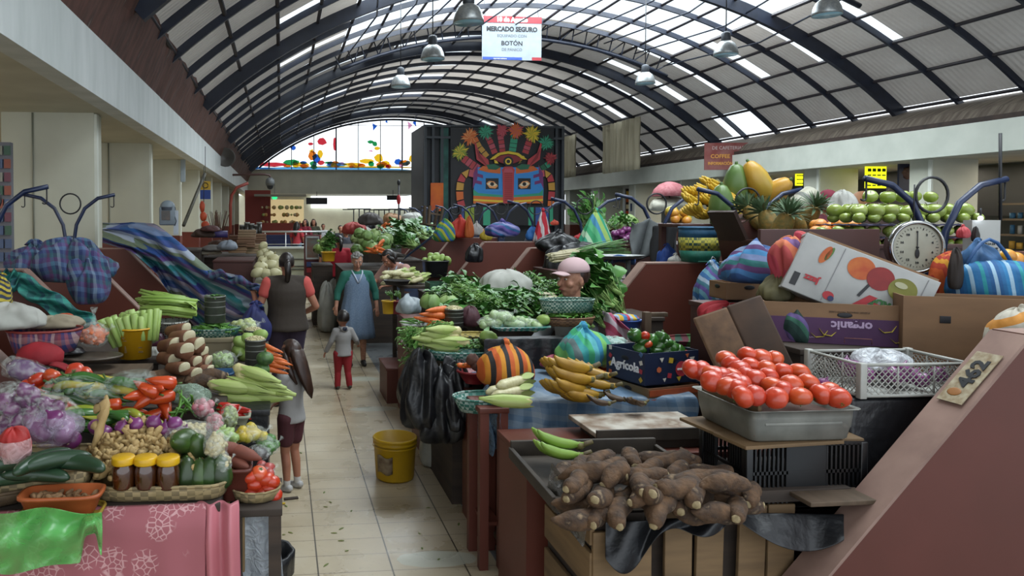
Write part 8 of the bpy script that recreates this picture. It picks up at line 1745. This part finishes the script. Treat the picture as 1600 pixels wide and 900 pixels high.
# carrots, tin, maize cobs, squash
counter('carrot_stand', 'black wrapped stand under the carrots, grain tin and pale cobs', 1.16, 1.63, 4.95, 6.4, 1.0, WOODD, cat='stand')
for i, (px, py, rz, wd) in enumerate([(682, 484, .45, 'topmost orange carrot pointing up at the tin'), (676, 492, .1, 'long carrot second from the top'), (668, 500, -.1, 'thickest carrot in the middle of the pile'), (680, 504, 0, 'carrot just under the thick one'), (664, 516, -.5, 'short carrot hanging over the pile edge'), (676, 518, -.6, 'carrot standing among dark herbs'), (690, 516, -.7, 'lowest carrot beside the woven plate')]): put('carrot', at(px, py, 5.7), (0, -.1*i if i < 4 else .6, pi+rz), 1.25, wd, 'carrot')
for (px, py, wd) in ((650, 520, 'dark herb bunch drooping below the carrots'), (662, 540, 'green herb bunch hanging over the aisle edge'), (655, 560, 'lowest herb bunch hanging at the black bags'), (690, 512, 'dark herb bunch between carrots and tin')): put('herb', at(px+14, py, 5.55), (0, .5, pi+.3), 1.1, wd, 'herbs')
tin_of(at(709, 512, 5.7), .075, .15, 'grey tin heaped with pale maize beside the carrots', GM)
sack('dark_root_bunch', at(735, 510, 5.75), (.08, .07, .16), mat('dark_beet', '#3a1a22', '#4c2a30', .7, 20, .5), 'dark red bundle of leaves behind the grain tin', knot=False, seed=73)
for (px, py, wd) in ((672, 478, 'pale green cabbage behind the topmost carrot'), (700, 480, 'round cabbage behind the grain tin')): put('cabbage', at(px, py+6, 6.2), (.3, 0, 0), 1.0, wd, 'cabbage')
woven_tray('black_yellow_plate', at(735, 532, 5.3), .17, .12, .045, weave('black_yellow', '#a0904a', '#1c1a16', .022, .02), 'black and yellow woven plate behind the pale cobs')
for i, (px, py, rz, wd) in enumerate([(700, 516, .45, 'topmost pale green cob of the fan'), (695, 524, .35, 'second pale cob of the fan'), (692, 533, .25, 'third pale cob of the fan'), (695, 541, .12, 'lowest pale cob of the fan'), (680, 530, .4, 'cob tip sticking out toward the aisle'), (712, 535, .3, 'cob lying at the back of the fan')]): put('corn', at(px, py, 5.05), (R.uniform(-2.5, 2.5), -.12, pi+rz), 1.15, wd, 'corn')
put('chayote', at(764, 530, 5.1), (0, 2.2, .4), 1.5, 'big pale green pear-shaped squash beside the fan of cobs', 'squash')
woven_tray('teal_tray', at(722, 560, 5.05), .24, .13, .055, weave('teal_white2', '#1f5c50', '#8fa098', .024, .018), 'teal and white woven tray under the fan of pale cobs')
for i in range(4): put('light_leaf', at(735+10*i, 545, 5.05), (0, 0, R.uniform(2, 4)), .5, 'wilted pale leaves on the teal tray', 'leaves', 'wilted leaves on the teal tray')
# orange and black striped bundle, red bowl
counter('low_bench', 'brown bench under the striped bundle and the red bowl', 1.2, 1.33, 4.3, 4.84, .86, RED, cat='bench')
t = sack('orange_black_bundle', on(790, 601, .957), (.175, .14, .25), stripes('tiger', ['#b0501a', '#b8761c', '#1c1a1a', '#b0501a', '#c08020', '#1c1a1a'], .17, (1, .05, 0), warp=.03), 'round orange, yellow and black striped cloth bundle', seed=74, nz=.1, ear=.25)
pot('red_bowl', at(742, 598, 4.72), .115, .1, .085, mat('bowl_red', '#6e1c22', '#7d242a', .4, 5), 'dark red bowl with carrots and beetroots beside the striped bundle', 'bowl', sq=0, flare=1.7)
for (px, wd) in ((728, 'cut carrot sticking out of the red bowl'), (738, 'second carrot lying in the red bowl')): put('carrot', at(px, 572, 4.75), (0, .2, .3), .75, wd, 'carrot')
for (px, py, wd) in ((738, 562, 'round brown beetroot in the red bowl'), (745, 570, 'smaller beetroot in the red bowl'), (756, 566, 'beetroot half hidden by the striped bundle')): b = B(); b.lathe([(.004, -.045), (.03, -.03), (.04, 0), (.034, .026), (.01, .036), (.006, .05)], 14, wob=.003); tag(b.obj('beetroot', mat('beet_skin', '#4c3028', '#5e4034', .75, 9, .3), None, at(px, py, 4.7), (.5, .3, 0)), wd, 'beetroot')
pot('pink_tray', at(790, 603, 4.5), .14, .1, .03, mat('tray_crimson', '#8a2a34'), 'crimson tray edge below the striped bundle', 'tray', sq=.6)
# woven tray with husked corn above the blue cloth
woven_tray('teal_tray', at(752, 640, 4.2), .17, .13, .08, weave('teal_white2', '#1f5c50'), 'teal patterned woven bowl beside the husked corn', flare=1.3)
for i, (px, py, rz, kd, wd) in enumerate([(800, 598, .38, 'pale_corn', 'upper husked cob with bare pale kernels'), (795, 614, .2, 'pale_corn', 'middle husked cob with bare pale kernels'), (800, 626, .04, 'corn', 'lower cob still in its green husk'), (785, 608, .3, 'pale_corn', 'husked cob half hidden behind the upper one')]): put(kd, on(px, py, 1.04 if py < 605 else .99), (1, -.1, (pi+rz if kd == 'corn' else rz)), 1.1, wd, 'corn')
counter('corn_stand', 'brown stand with posts below the husked corn', 1.1, 1.27, 4.0, 4.3, .92, RED, cat='stand', legs=True)
put('chard', at(830, 600, 4.3), (0, .2, 2.5), .5, 'dark leaves between the corn and the plantains', 'leaves')
# black plastic hangings below the carrot stand
for i, (px, py, rx, h_, wd) in enumerate([(660, 668, .13, .5, 'black bin bag hanging below the herbs'), (690, 690, .14, .5, 'black bin bag hanging under the teal tray'), (648, 640, .1, .36, 'black bag gathered at the aisle edge'), (715, 670, .12, .42, 'large black bag at the brown post'), (735, 660, .1, .2, 'crumpled black bag below the woven bowl')]):
 p = at(px, py, 4.85 if px > 655 else 5.1); sack('bin_bag', p, (rx, .12, h_), BAG_BLK, wd, 'bag', knot=False, seed=80+i, nz=.55, nf=3.6)
# brown boxes, posts and boards under the counters by the aisle
t = thing('post_stand', 'low wooden frame with upright posts along the aisle', 'frame', (1.5, 4.3, 0)); PST = mat('post_brown', '#4a2c20', '#3c241b', .6, 4, .15, stretch=(1, 1, .2))
for (x, y, h) in ((-.18, -.35, .8), (-.18, .1, .8), (.25, -.35, .8)): b = B(); b.box((x, y, h/2), (.06, .06, h), bev=.004); b.obj('post', PST, t)
b = B(); b.box((.03, -.12, .1), (.55, .65, .03)); b.obj('bottom_board', WOODP, t); b = B(); b.box((.03, -.43, .05), (.55, .03, .12)); b.obj('front_board', WOODP, t)
crate_box('brown_cabinet', (1.45, 4.75, 0), (.34, .45, .74), 0, RED, 'brown-red box standing open below the bin bags', handle=False)
counter('under_box', 'brown wooden box on the floor below the blue cloth', 1.42, 2.3, 3.5, 3.9, .5, RED, cat='box')
pot('rubbish_basket', (1.52, 4.12, .12), .15, .13, .38, mat('basket_grey', '#6e6a60', '#5c584e', .6, 9, .3), 'old ribbed pail with an orange panel among the wooden posts', 'pail', sq=0)
b = B(); b.box((0, 0, 0), (.2, .012, .2), bev=.004); tag(b.obj('rusty_plate', mat('rust_orange', '#6a3018', '#5a2814', .6, 6), None, (1.54, 3.97, .3)), 'rusty orange metal plate leaning on the ribbed pail', 'metal plate')
crate_box('floor_crate', (1.42, 3.3, 0), (.24, .34, .62), 0, RED, 'brown box at the foot of the cassava crate', handle=False)
sack('dark_floor_bag', (1.5, 2.95, 0), (.12, .12, .3), BAG_BLK, 'black bag on the floor beside the pale crate', knot=False, seed=90)
sack('white_floor_bag', (1.2, 5.75, 0), (.1, .09, .3), mat('pale_bag', '#9a9a90', '#88887e', .6, 9, .4), 'pale plastic bag standing behind the yellow bucket', knot=False, seed=91)
# yellow bucket on the aisle
p = on(618, 748, 0); t = thing('yellow_bucket', 'big worn yellow bucket with a torn label standing in the aisle', 'bucket', (p.x, p.y+.03, 0)); BY = mat('bucket_yellow', '#b8920f', '#a5820e', .42, 4, .05, c3='#c09c1c')
b = B(); b.lathe([(.002, .003), (.138, .003), (.146, .02), (.162, .27), (.168, .272), (.168, .285), (.163, .287), (.164, .3), (.170, .302), (.170, .315), (.165, .32), (.158, .32), (.14, .02), (.002, .015)], 44); b.obj('bucket_wall', BY, t)
b = B(); b.sheet(lambda u, v: ((.1555+.006*v)*cos(radians(205+50*u)), (.1555+.006*v)*sin(radians(205+50*u)), .07+.13*v+.01*sin(u*7)), 12, 4); b.obj('torn_label', mat('label_brown', '#4a3420', '#8a7a60', .7, 12, c3='#3a2818'), t, mod=.001)
b = B(); b.lathe([(.168, .25), (.171, .255), (.168, .26)], 40, cap=False); b.obj('rim_band', BY, t)
# ================= STALLS ALONG THE AISLE, FURTHER BACK =================
steps = [(1.2, 1.5, 6.7, 7.6, .72), (1.1, 1.4, 7.7, 8.3, .38), (1.35, 1.75, 7.3, 8.6, .86), (1.15, 1.45, 6.0, 6.5, .3)]
for i, (x0, x1, y0, y1, z) in enumerate(steps): counter('brown_step_box', 'brown-red step box at the aisle, ' + ['under the crate of green beans', 'small one on the floor by the old woman', 'tall one behind the bean crate', 'lowest one beside the black bags'][i], x0, x1, y0, y1, z, RED, cat='box')
p = at(618, 497, 7.3); bc = pot('white_crate_tray', (1.36, 7.1, .86), .19, .16, .09, WPL, 'white plastic crate of green beans on the brown step box', 'crate', sq=.8)
for i in range(26): put('bean_pod', (1.36+R.uniform(-.16, .16), 7.1+R.uniform(-.13, .13), .95+R.uniform(0, .03)), (R.uniform(-.3, .3), R.uniform(-.3, .3), R.uniform(0, 6)), 1.3, 'green bean in the white plastic crate', 'bean pod', 'green beans in the white crate')
for (px, c, wd) in ((607, '#b8921c', 'yellow pail of green leaves by the bean crate'), (620, '#6a1824', 'dark red pail of green leaves by the bean crate')):
 t = pot('small_pail', at(px, 490, 7.7), .07, .065, .14, mat('pail'+c, c), wd, 'pail', sq=0); put('herb', at(px+4, 468, 7.72), (0, -.9, 3), .5, 'green leaves in the %s pail' % ('yellow' if px < 610 else 'dark red'), 'herbs')
sack('white_plastic_bag', at(640, 490, 7.4), (.12, .1, .18), mat('bag_white_blue', '#9aa4a8', '#7c868c', .5, 9, .5), 'crumpled whitish plastic bag beside the red pail', knot=False, seed=92, nz=.35)
counter('corn_table', 'table under the heap of pale cobs by the leaning vendor', 1.45, 2.1, 8.95, 9.6, 1.13, WOODD, cat='table', legs=True)
for i in range(22): put('pale_corn', at(606+52*R.random(), 442-19*R.random(), 9.1+.3*R.random()), (R.uniform(0, 6), R.uniform(-.25, .1), R.uniform(-.1, .9)), 1.1, 'pale cob in the heap beside the leaning vendor', 'corn', 'pale cobs heaped beside the leaning vendor')
pot('black_tub', at(680, 432, 9.9), .17, .15, .22, BP_, 'black tub full of pale green squashes beside the partition', 'tub', sq=.6)
counter('tub_stand', 'brown stand under the black tub of squashes', 1.95, 2.45, 9.95, 10.35, at(680, 434, 9.9).z, RED, cat='stand')
for i in range(18): put('chayote', at(664+36*R.random(), 410-9*R.random(), 10.0+.15*R.random()), (R.uniform(-1, 1), R.uniform(-1, 1), 0), 1.2, 'pale green squash heaped in the black tub', 'squash', 'pale squashes in the black tub')
t = pot('dark_bowl', at(620, 445, 8.9), .16, .13, .06, mat('bowl_dark', '#23201e'), 'dark bowl in front of the pale cobs', 'bowl', sq=0)
crate_box('green_crate', at(690, 470, 8.5), (.34, .3, .22), 0, mat('green_plastic', '#1d4a34', '#17402c', .5, 5), 'dark green plastic crate below the slanting partition', cat='crate')
sack('black_bag_on_wall', at(742, 410, 10.8), (.13, .1, .27), BAG_BLK, 'black plastic bag hanging between two slanting partitions', seed=93, knot=False, nz=.35)
# cabbages and greens in the middle distance
counter('cabbage_table', 'table piled with cabbages beyond the old woman', .95, 1.9, 11.4, 13.2, 1.15, WOODD, cat='table')
for i in range(22): put('cabbage', at(556+52*R.random(), 398-26*R.random(), 11.6+1.2*R.random()), (R.uniform(-.6, .6), R.uniform(-.6, .6), R.uniform(0, 6)), 1.15, 'green cabbage in the heap beyond the old woman', 'cabbage', 'cabbages heaped beyond the old woman')
for i in range(8): put('carrot', at(578+18*R.random(), 395-18*R.random(), 11.3), (R.uniform(-.5, .5), R.uniform(-.5, .5), R.uniform(0, 6)), 1.3, 'orange carrot beside the distant cabbages', 'carrot', 'carrots beside the distant cabbages')
for i in range(10): put('spinach', at(590+70*R.random(), 395-16*R.random(), 12.5+1.5*R.random()), (R.uniform(-.3, .3), -.2, R.uniform(2, 4.5)), 1.7, 'dark green leaf bunch on the distant stalls', 'greens', 'dark leaf bunches on the distant stalls')
for i in range(8): put('chard', at(630+55*R.random(), 378-10*R.random(), 14+2*R.random()), (R.uniform(-.3, .3), -.2, R.uniform(2, 4.5)), 1.8, 'broad leaf bunch behind the leaning vendor', 'greens', 'broad leaf bunches behind the leaning vendor')
counter('greens_table', 'long table of greens behind the leaning vendor', 1.9, 2.38, 12.2, 16.2, 1.25, WOODD, cat='table')
counter('aisle_table', 'distant table with boxes at the end of the stalls', 1.0, 2.38, 18, 21, 1.2, WOODD, cat='table')
for i in range(30): put('orange_pepper' if i % 2 else 'carrot', at(598+28*R.random(), 362-8*R.random(), 16.5+R.random()), (R.uniform(-1, 1), R.uniform(-1, 1), R.uniform(0, 6)), 1.6, 'orange vegetable in the distant heap', 'vegetable', 'orange vegetables in the distant heap')
counter('orange_stand', 'small stand under the distant orange vegetables', at(594, 370, 16.5).x, at(628, 370, 16.5).x, 16.5, 17.6, at(600, 366, 16.3).z, mat('stand_pale', '#7d8486'), cat='stand')
for i, (px, py, c, wd) in enumerate([(614, 352, '#7d5a38', 'brown paper carton with green leaves on the distant stall'), (565, 372, '#8a8a82', 'whitish bundle on the distant stall beyond the cabbages'), (553, 366, '#8c2a24', 'red bundle among the distant stalls'), (645, 352, '#9c9c96', 'white cloth heap on the distant stall by the stools'), (660, 372, '#2f5a7c', 'bright blue plastic sheet bundle on a distant partition'), (580, 352, '#3a3432', 'dark bundle among the distant stalls')]): sack('stall_bundle', at(px, py, 17.5-.2*i), (.26, .2, .28), mat('sb'+c, c, c, .7, 6, .4), wd, knot=False, seed=100+i, nz=.3)
draped('blue_sheet', (0, 0, 0), lambda u, v: at(636+44*u-8*v, 398-34*u+10*v, 11.6+.4*v+.04*sin(u*9)), 16, 6, mat('bright_blue_sheet', '#2a567c', '#336a94', .5, 4, .3), 'bright blue sheet sloping along a distant partition', 'sheet')
t = thing('upturned_stool', 'small brown wooden stool turned upside down on the distant stall', 'stool', at(674, 352, 12.8), (0, .15, .3)); b = B(); b.box((0, 0, 0), (.34, .26, .03), bev=.005); b.obj('seat', WOODP, t)
for sx in (-1, 1):
 for sy in (-1, 1): b = B(); b.box((sx*.12, sy*.09, .17), (.04, .04, .32), rot=(0, sx*.08, 0)); b.obj('leg', WOODP, t)
b = B(); b.box((0, -.09, .2), (.24, .02, .03)); b.obj('rung', WOODP, t)
# hanging and standing things along the spine
hb = [('red_orange_bag', 719, 372, 13.2, .16, .38, '#a82a1c', 'bright red-orange bag hanging from a hook before the tower'), ('orange_bag', 733, 372, 13.0, .08, .36, '#a8501c', 'narrow blue-edged bag beside the red-orange one'), ('white_bag', 745, 368, 13.4, .1, .24, '#9c9c9a', 'white bag between the red-orange bag and the purple bundle'), ('yellow_blue_bundle', 695, 378, 12.6, .18, .36, None, 'yellow, green and blue patterned bundle beside the red-orange bag'), ('purple_bundle', 785, 370, 12.4, .26, .26, 'P', 'purple and blue striped bundle lying before the tower'), ('red_white_bag', 848, 378, 11.2, .13, .5, 'RW', 'red and white striped bag hanging in front of the tower'), ('blue_bag', 832, 376, 11.4, .1, .22, '#1f5a98', 'bright blue bag under the red and white striped one'), ('green_striped_cloth', 931, 392, 9.1, .24, .52, 'G', 'green and blue striped cloth hanging like a tent from the hook post'), ('red_bundle', 906, 376, 9.3, .08, .08, '#a01c24', 'small red lump beside the green striped cloth'), ('yellow_bag', 760, 376, 13.0, .1, .2, '#a8922a', 'small yellow bag beside the purple bundle'), ('orange_lump', 866, 352, 12.5, .07, .09, '#b0402a', 'small orange-red lump on top of the black bags')]
sm = {'P': stripes('violet', ['#3a3a7a', '#5a4a8a', '#2a5a8a', '#7a7aa8'], .16, (.3, 0, 1)), 'RW': stripes('redwhite', ['#a01c2c', '#b0a8a8', '#a01c2c'], .12, (1, 0, .1)), 'G': stripes('greenblue', ['#2f8a5a', '#4a9a6a', '#3a7a9a', '#8aa85a', '#2a8a6a', '#9ab89a'], .3, (.8, 0, .35), warp=.06)}
for i, (nm, px, py, Yq, rx, h_, c, wd) in enumerate(hb):
 m_ = sm.get(c) or (stripes('yb', ['#9a9a2a', '#2a5a8a', '#3a7a4a'], .12, (.7, 0, .7)) if c is None else mat('hb'+c, c, c, .7, 6, .3)); p = at(px, py, Yq)
 if nm in ('green_striped_cloth', 'red_white_bag'):
  t = thing(nm, wd, 'cloth', p); b = B(); out = []
  for k in range(9):
   u = k/8; r = rx*(1-u)**.8+.015; out.append([(r*(1+.16*sin(a*7+u*2))*cos(a), r*.6*(1+.16*sin(a*7+u*2))*sin(a), h_*u) for a in [2*pi*j/36 for j in range(36)]])
  b.rings(out); b.obj('cloth_folds', m_, t); b = B(); b.blob((0, 0, h_), (.03, .03, .035)); b.leaf((0, 0, h_), (1, 0, .3), (0, 0, 1), .12, .06, .6); b.leaf((0, 0, h_), (-.5, 0, .8), (0, 0, 1), .1, .05, .5); b.obj('knot', m_, t, mod=.004)
 else: sack(nm, p, (rx, rx*.7, h_), m_, wd, 'bag', seed=120+i, ear=.5, nz=.3)
# black bags, leeks, grey clothes, kitchen scale
sack('black_bin_bag', at(880, 432, 8.55), (.22, .18, .36), BAG_BLK, 'large shiny black bin bag above the vendor in the cap', seed=131, knot=False, nz=.35); sack('black_bin_bag', at(875, 395, 8.9), (.25, .2, .24), BAG_BLK, 'upper black bin bag with a knotted end near the tower corner', seed=132, nz=.35, ear=.6)
sack('black_bin_bag', at(905, 405, 8.7), (.28, .2, .2), BAG_BLK, 'dark greenish bin bag lying beside the green striped cloth', seed=133, knot=False, nz=.4)
put('spring_onion', at(905, 405, 7.9), (0, -.12, .15), 1.7, 'big bunch of leeks lying on the shelf above the vendor', 'leeks'); put('spring_onion', at(915, 400, 8.0), (0, -.1, .25), 1.5, 'second leek bunch just behind the first', 'leeks')
draped('grey_jacket', (0, 0, 0), lambda u, v: at(985+52*u, 346+(62-22*abs(u-.4))*v+5*sin(u*9), 7.5+.06*sin(u*14+v*5)-.1*v), 20, 14, mat('grey_fleece', '#55595a', '#474b4c', .85, 6, .5), 'grey jacket draped over a stick behind the kitchen scale', 'jacket', th=.03)
draped('dark_coat', (0, 0, 0), lambda u, v: at(1018+40*u, 352+(75-10*u)*v, 7.2+.05*sin(u*14+v*5)), 14, 12, mat('coat_black', '#1a1b1e', '#222326', .8, 6, .4), 'black coat hanging beside the grey jacket', 'coat', th=.03)
sack('blue_small_bag', at(1042, 416, 6.7), (.09, .07, .19), mat('royal_blue', '#173a80', '#1d4690', .6, 6, .4), 'royal blue bag with yellow knot hanging beside the woven basket', seed=134); sack('white_small_bag', at(1056, 416, 6.4), (.07, .06, .1), mat('bag_white', '#9c9a94'), 'small whitish bag between the blue bag and the woven basket', seed=135)
draped('blue_rolled_cloth', (0, 0, 0), lambda u, v: at(925+68*u, 408-10*u+4*sin(u*8)+12*sin(pi*v), 6.9-.12*cos(pi*v)), 18, 8, stripes('blue_roll', ['#3a5a8a', '#5a7aa8', '#4a4a7a', '#2a4a7a'], .14, (1, 0, .3)), 'rolled blue patterned cloth lying above the kitchen scale', 'cloth', th=.02)
t = thing('kitchen_scale', 'grey kitchen scale with a round dial and a wide metal pan', 'scale', at(938, 440, 6.75)); b = B(); b.box((0, .05, .07), (.2, .14, .2), bev=.03); b.obj('scale_body', mat('scale_grey', '#6a6c6c', '#5a5c5c', .5, 6), t)
b = B(); b.cyl((0, -.03, .09), (0, -.05, .09), .095, .095, 32); b.obj('dial_face', mat('dial_cream', '#a8a898'), t); b = B(); b.lathe([(.095, -.01), (.105, 0), (.095, .012)], 32, cap=False)
for v in b.b.verts: v.co = Vector((v.co.x, v.co.z-.045, v.co.y+.09))
b.obj('dial_ring', CH, t); b = B(); b.box((0, -.054, .12), (.006, .003, .06)); b.obj('pointer', BK, t); b = B(); b.cyl((.08, .05, .17), (.12, .05, .215), .02, seg=8); b.cyl((.3, .05, -.02), (.3, .05, .2), .025, seg=8); b.obj('pan_support', mat('scale_grey', '#6a6c6c'), t)
b = B(); b.lathe([(.002, .205), (.2, .215), (.27, .245), (.272, .25), (.2, .225), (.002, .212)], 40, c=(.16, .05, 0), sx=1.1, sy=.7); b.obj('weighing_pan', mat('pan_metal', '#6e726e', '#5c605c', .35, 5, metal=.6), t)
counter('scale_shelf', 'shelf behind the vendor carrying scale, leeks and bin bags', 3.1, 3.95, 7.1, 8.85, at(940, 441, 6.7).z, REDD, cat='shelf')
counter('scale_stand', 'small stand under the kitchen scale', 2.72, 3.4, 6.6, 7.0, at(940, 441, 6.7).z-.002, REDD, cat='stand')
# vegetable display beyond the spine
counter('far_display', 'display bench of mixed vegetables beyond the hook posts', 4.5, 6.2, 9.3, 10.5, 1.62, REDD, cat='bench')
for i in range(16): put(['cabbage', 'lettuce', 'light_leaf'][i % 3], at(948+55*R.random(), 372-20*R.random(), 9.6+.8*R.random()), (R.uniform(-.6, .6), R.uniform(-.6, .6), R.uniform(0, 6)), 1.1, 'light green vegetable heaped beyond the hook posts', 'greens', 'light green vegetables beyond the hook posts')
for i in range(34): put('red_onion', at(958+32*R.random(), 374-16*R.random(), 9.45+.3*R.random()), (R.uniform(-1, 1), R.uniform(-1, 1), 0), 1.25, 'dark purple onion heaped beyond the hook posts', 'onion', 'dark onions beyond the hook posts')
for i in range(16): put('mango', at(1045+30*R.random(), 345-18*R.random(), 8.6+.4*R.random()), (R.uniform(-1, 1), R.uniform(-1, 1), 0), 1.2, 'yellow fruit behind the bananas', 'mango', 'yellow fruit behind the bananas')
counter('far_fruit_bench', 'bench of yellow fruit right behind the bananas', at(1035, 350, 8.5).x, at(1085, 350, 8.5).x, 8.5, 9.15, at(1050, 349, 8.5).z, REDD, cat='bench', legs=True)
t = thing('pink_umbrella', 'round pink spotted umbrella top beyond the hook posts', 'umbrella', at(1046, 300, 20)); b = B(); b.lathe([(.5, -.12), (.42, .08), (.28, .22), (.1, .29), (.01, .3)], 24, lobes=8, la=.02, cap=False); b.obj('canopy', mat('umbrella_pink', '#8a464c', '#9c6064', .7, 14), t, mod=.006); b = B(); b.cyl((0, 0, -1.8), (0, 0, .3), .02, seg=6); b.obj('pole', BLACK, t)
sack('white_sack_pile', at(1046, 330, 20), (.6, .4, .4), mat('sack_pale', '#9a988a', '#8a887a', .7, 6, .4), 'pale sack pile under the pink umbrella', knot=False, seed=140)
# potted plant before the pillars
put('light_leaf', at(922, 345, 12), (0, -1.2, 2.5), 2.2, 'leafy pot plant rising behind the green striped cloth', 'plant'); put('light_leaf', at(918, 360, 12), (0, -1.5, 1.0), 2.0, 'lower leaves of a plant behind the green striped cloth', 'plant')
# white sacks and pail left of the red-topped person
for (px, py, wd) in ((512, 480, 'tall white sack of vegetables standing at the edge of the aisle'), (524, 478, 'second white sack behind the tall one')): sack('white_tall_sack', (at(px, py, 12.6+.4*(px > 515)).x, 12.6+.5*(px > 515), 0), (.17, .15, .85), mat('white_sackcloth', '#a9a9a2'), wd, knot=False, seed=px, nz=.2)
pot('yellow_tub', at(513, 408, 12.5), .12, .1, .16, YM, 'bright yellow tub standing on the white sacks', 'tub', sq=.3)
for i in range(14): put(['cabbage', 'chayote', 'light_leaf'][i % 3], at(494+22*R.random(), 398-22*R.random(), 13.6+.5*R.random()), (R.uniform(-.6, .6), R.uniform(-.6, .6), 0), 1.3, 'green vegetable on the stand before the red-topped person', 'vegetable', 'green vegetables before the red-topped person')
counter('veg_stand', 'stand of green vegetables at the aisle before the red-topped person', at(488, 400, 13.5).x, at(520, 400, 13.5).x, 13.4, 14.2, 1.1, WOODD, cat='stand')
t = thing('framed_cabinet', 'tall red cabinet with a pale framed window beyond the low wall', 'cabinet', (at(488, 400, 19).x, 19, 0)); b = B(); b.box((0, .1, .75), (.42, .3, 1.5)); b.obj('cabinet_body', mat('cab_red', '#5c1c20', '#4c181c', .5, 3), t); b = B()
for (c, d) in (((0, -.07, 1.45), (.34, .03, .04)), ((0, -.07, .9), (.34, .03, .04)), ((-.16, -.07, 1.17), (.03, .03, .55)), ((.16, -.07, 1.17), (.03, .03, .55))): b.box(c, d)
b.obj('window_frame', mat('frame_pale', '#a0a4a6'), t); b = B(); b.box((0, -.06, 1.17), (.3, .01, .52)); b.obj('pane', mat('pane_grey', '#5a625c', '#6a4a3a', .3, 5), t)
for i, (z, c) in enumerate([(.75, '#2a3a6a'), (.6, '#8a1c24')]): b = B(); b.box((0, -.07, z), (.3, .05, .12)); b.obj('stacked_goods', mat('goods'+c, c), t)
# distant stalls silhouettes under the bright opening
rr = random.Random(12)
for i in range(14):
 px = 545+8*i; Yq = 30+rr.uniform(-3, 3); p = at(px, 345+rr.uniform(-4, 4), Yq); t = thing('far_stall', 'distant small stall with hanging goods before the bright opening', 'stall', (p.x, Yq, 0), 0, 'distant small stalls before the bright opening')
 b = B(); b.box((0, 0, .6), (.5, .5, 1.2)); b.obj('stall_body', mat('fs%d' % (i % 4), ['#3a3a3c', '#5a3a34', '#6a6a66', '#2c3448'][i % 4]), t); b = B()
 for k in range(7): b.blob((rr.uniform(-.25, .25), rr.uniform(-.2, .2), 1.25+rr.uniform(0, .35)), rr.uniform(.07, .13), seg=8, rings=5)
 o_ = b.obj('stall_goods', mat('fg%d' % (i % 5), ['#8a4a34', '#a0988a', '#4a6a3a', '#b0602a', '#2a2a30'][i % 5]), t); o_['kind'] = 'stuff'
 b = B(); b.cyl((.2, 0, 1.2), (.2, 0, 2.25), .025, seg=6); b.cyl((-.25, 0, 2.25), (.25, 0, 2.25), .02, seg=6); b.obj('stall_rail', BLACK, t)
t = thing('umbrella_pole', 'dark pole with a folded red top standing before the far beam', 'pole', (at(623, 300, 17).x, 17, 0)); b = B(); zt = at(623, 282, 17).z; b.cyl((0, 0, 0), (0, 0, zt), .02, seg=6); b.blob((0, 0, zt-.05), (.04, .04, .07)); b.obj('pole', BLACK, t); b = B(); zz = at(623, 312, 17).z; b.blob((0, 0, zz), (.05, .05, .12)); b.obj('red_tie', mat('tie_red', '#a01c24'), t)
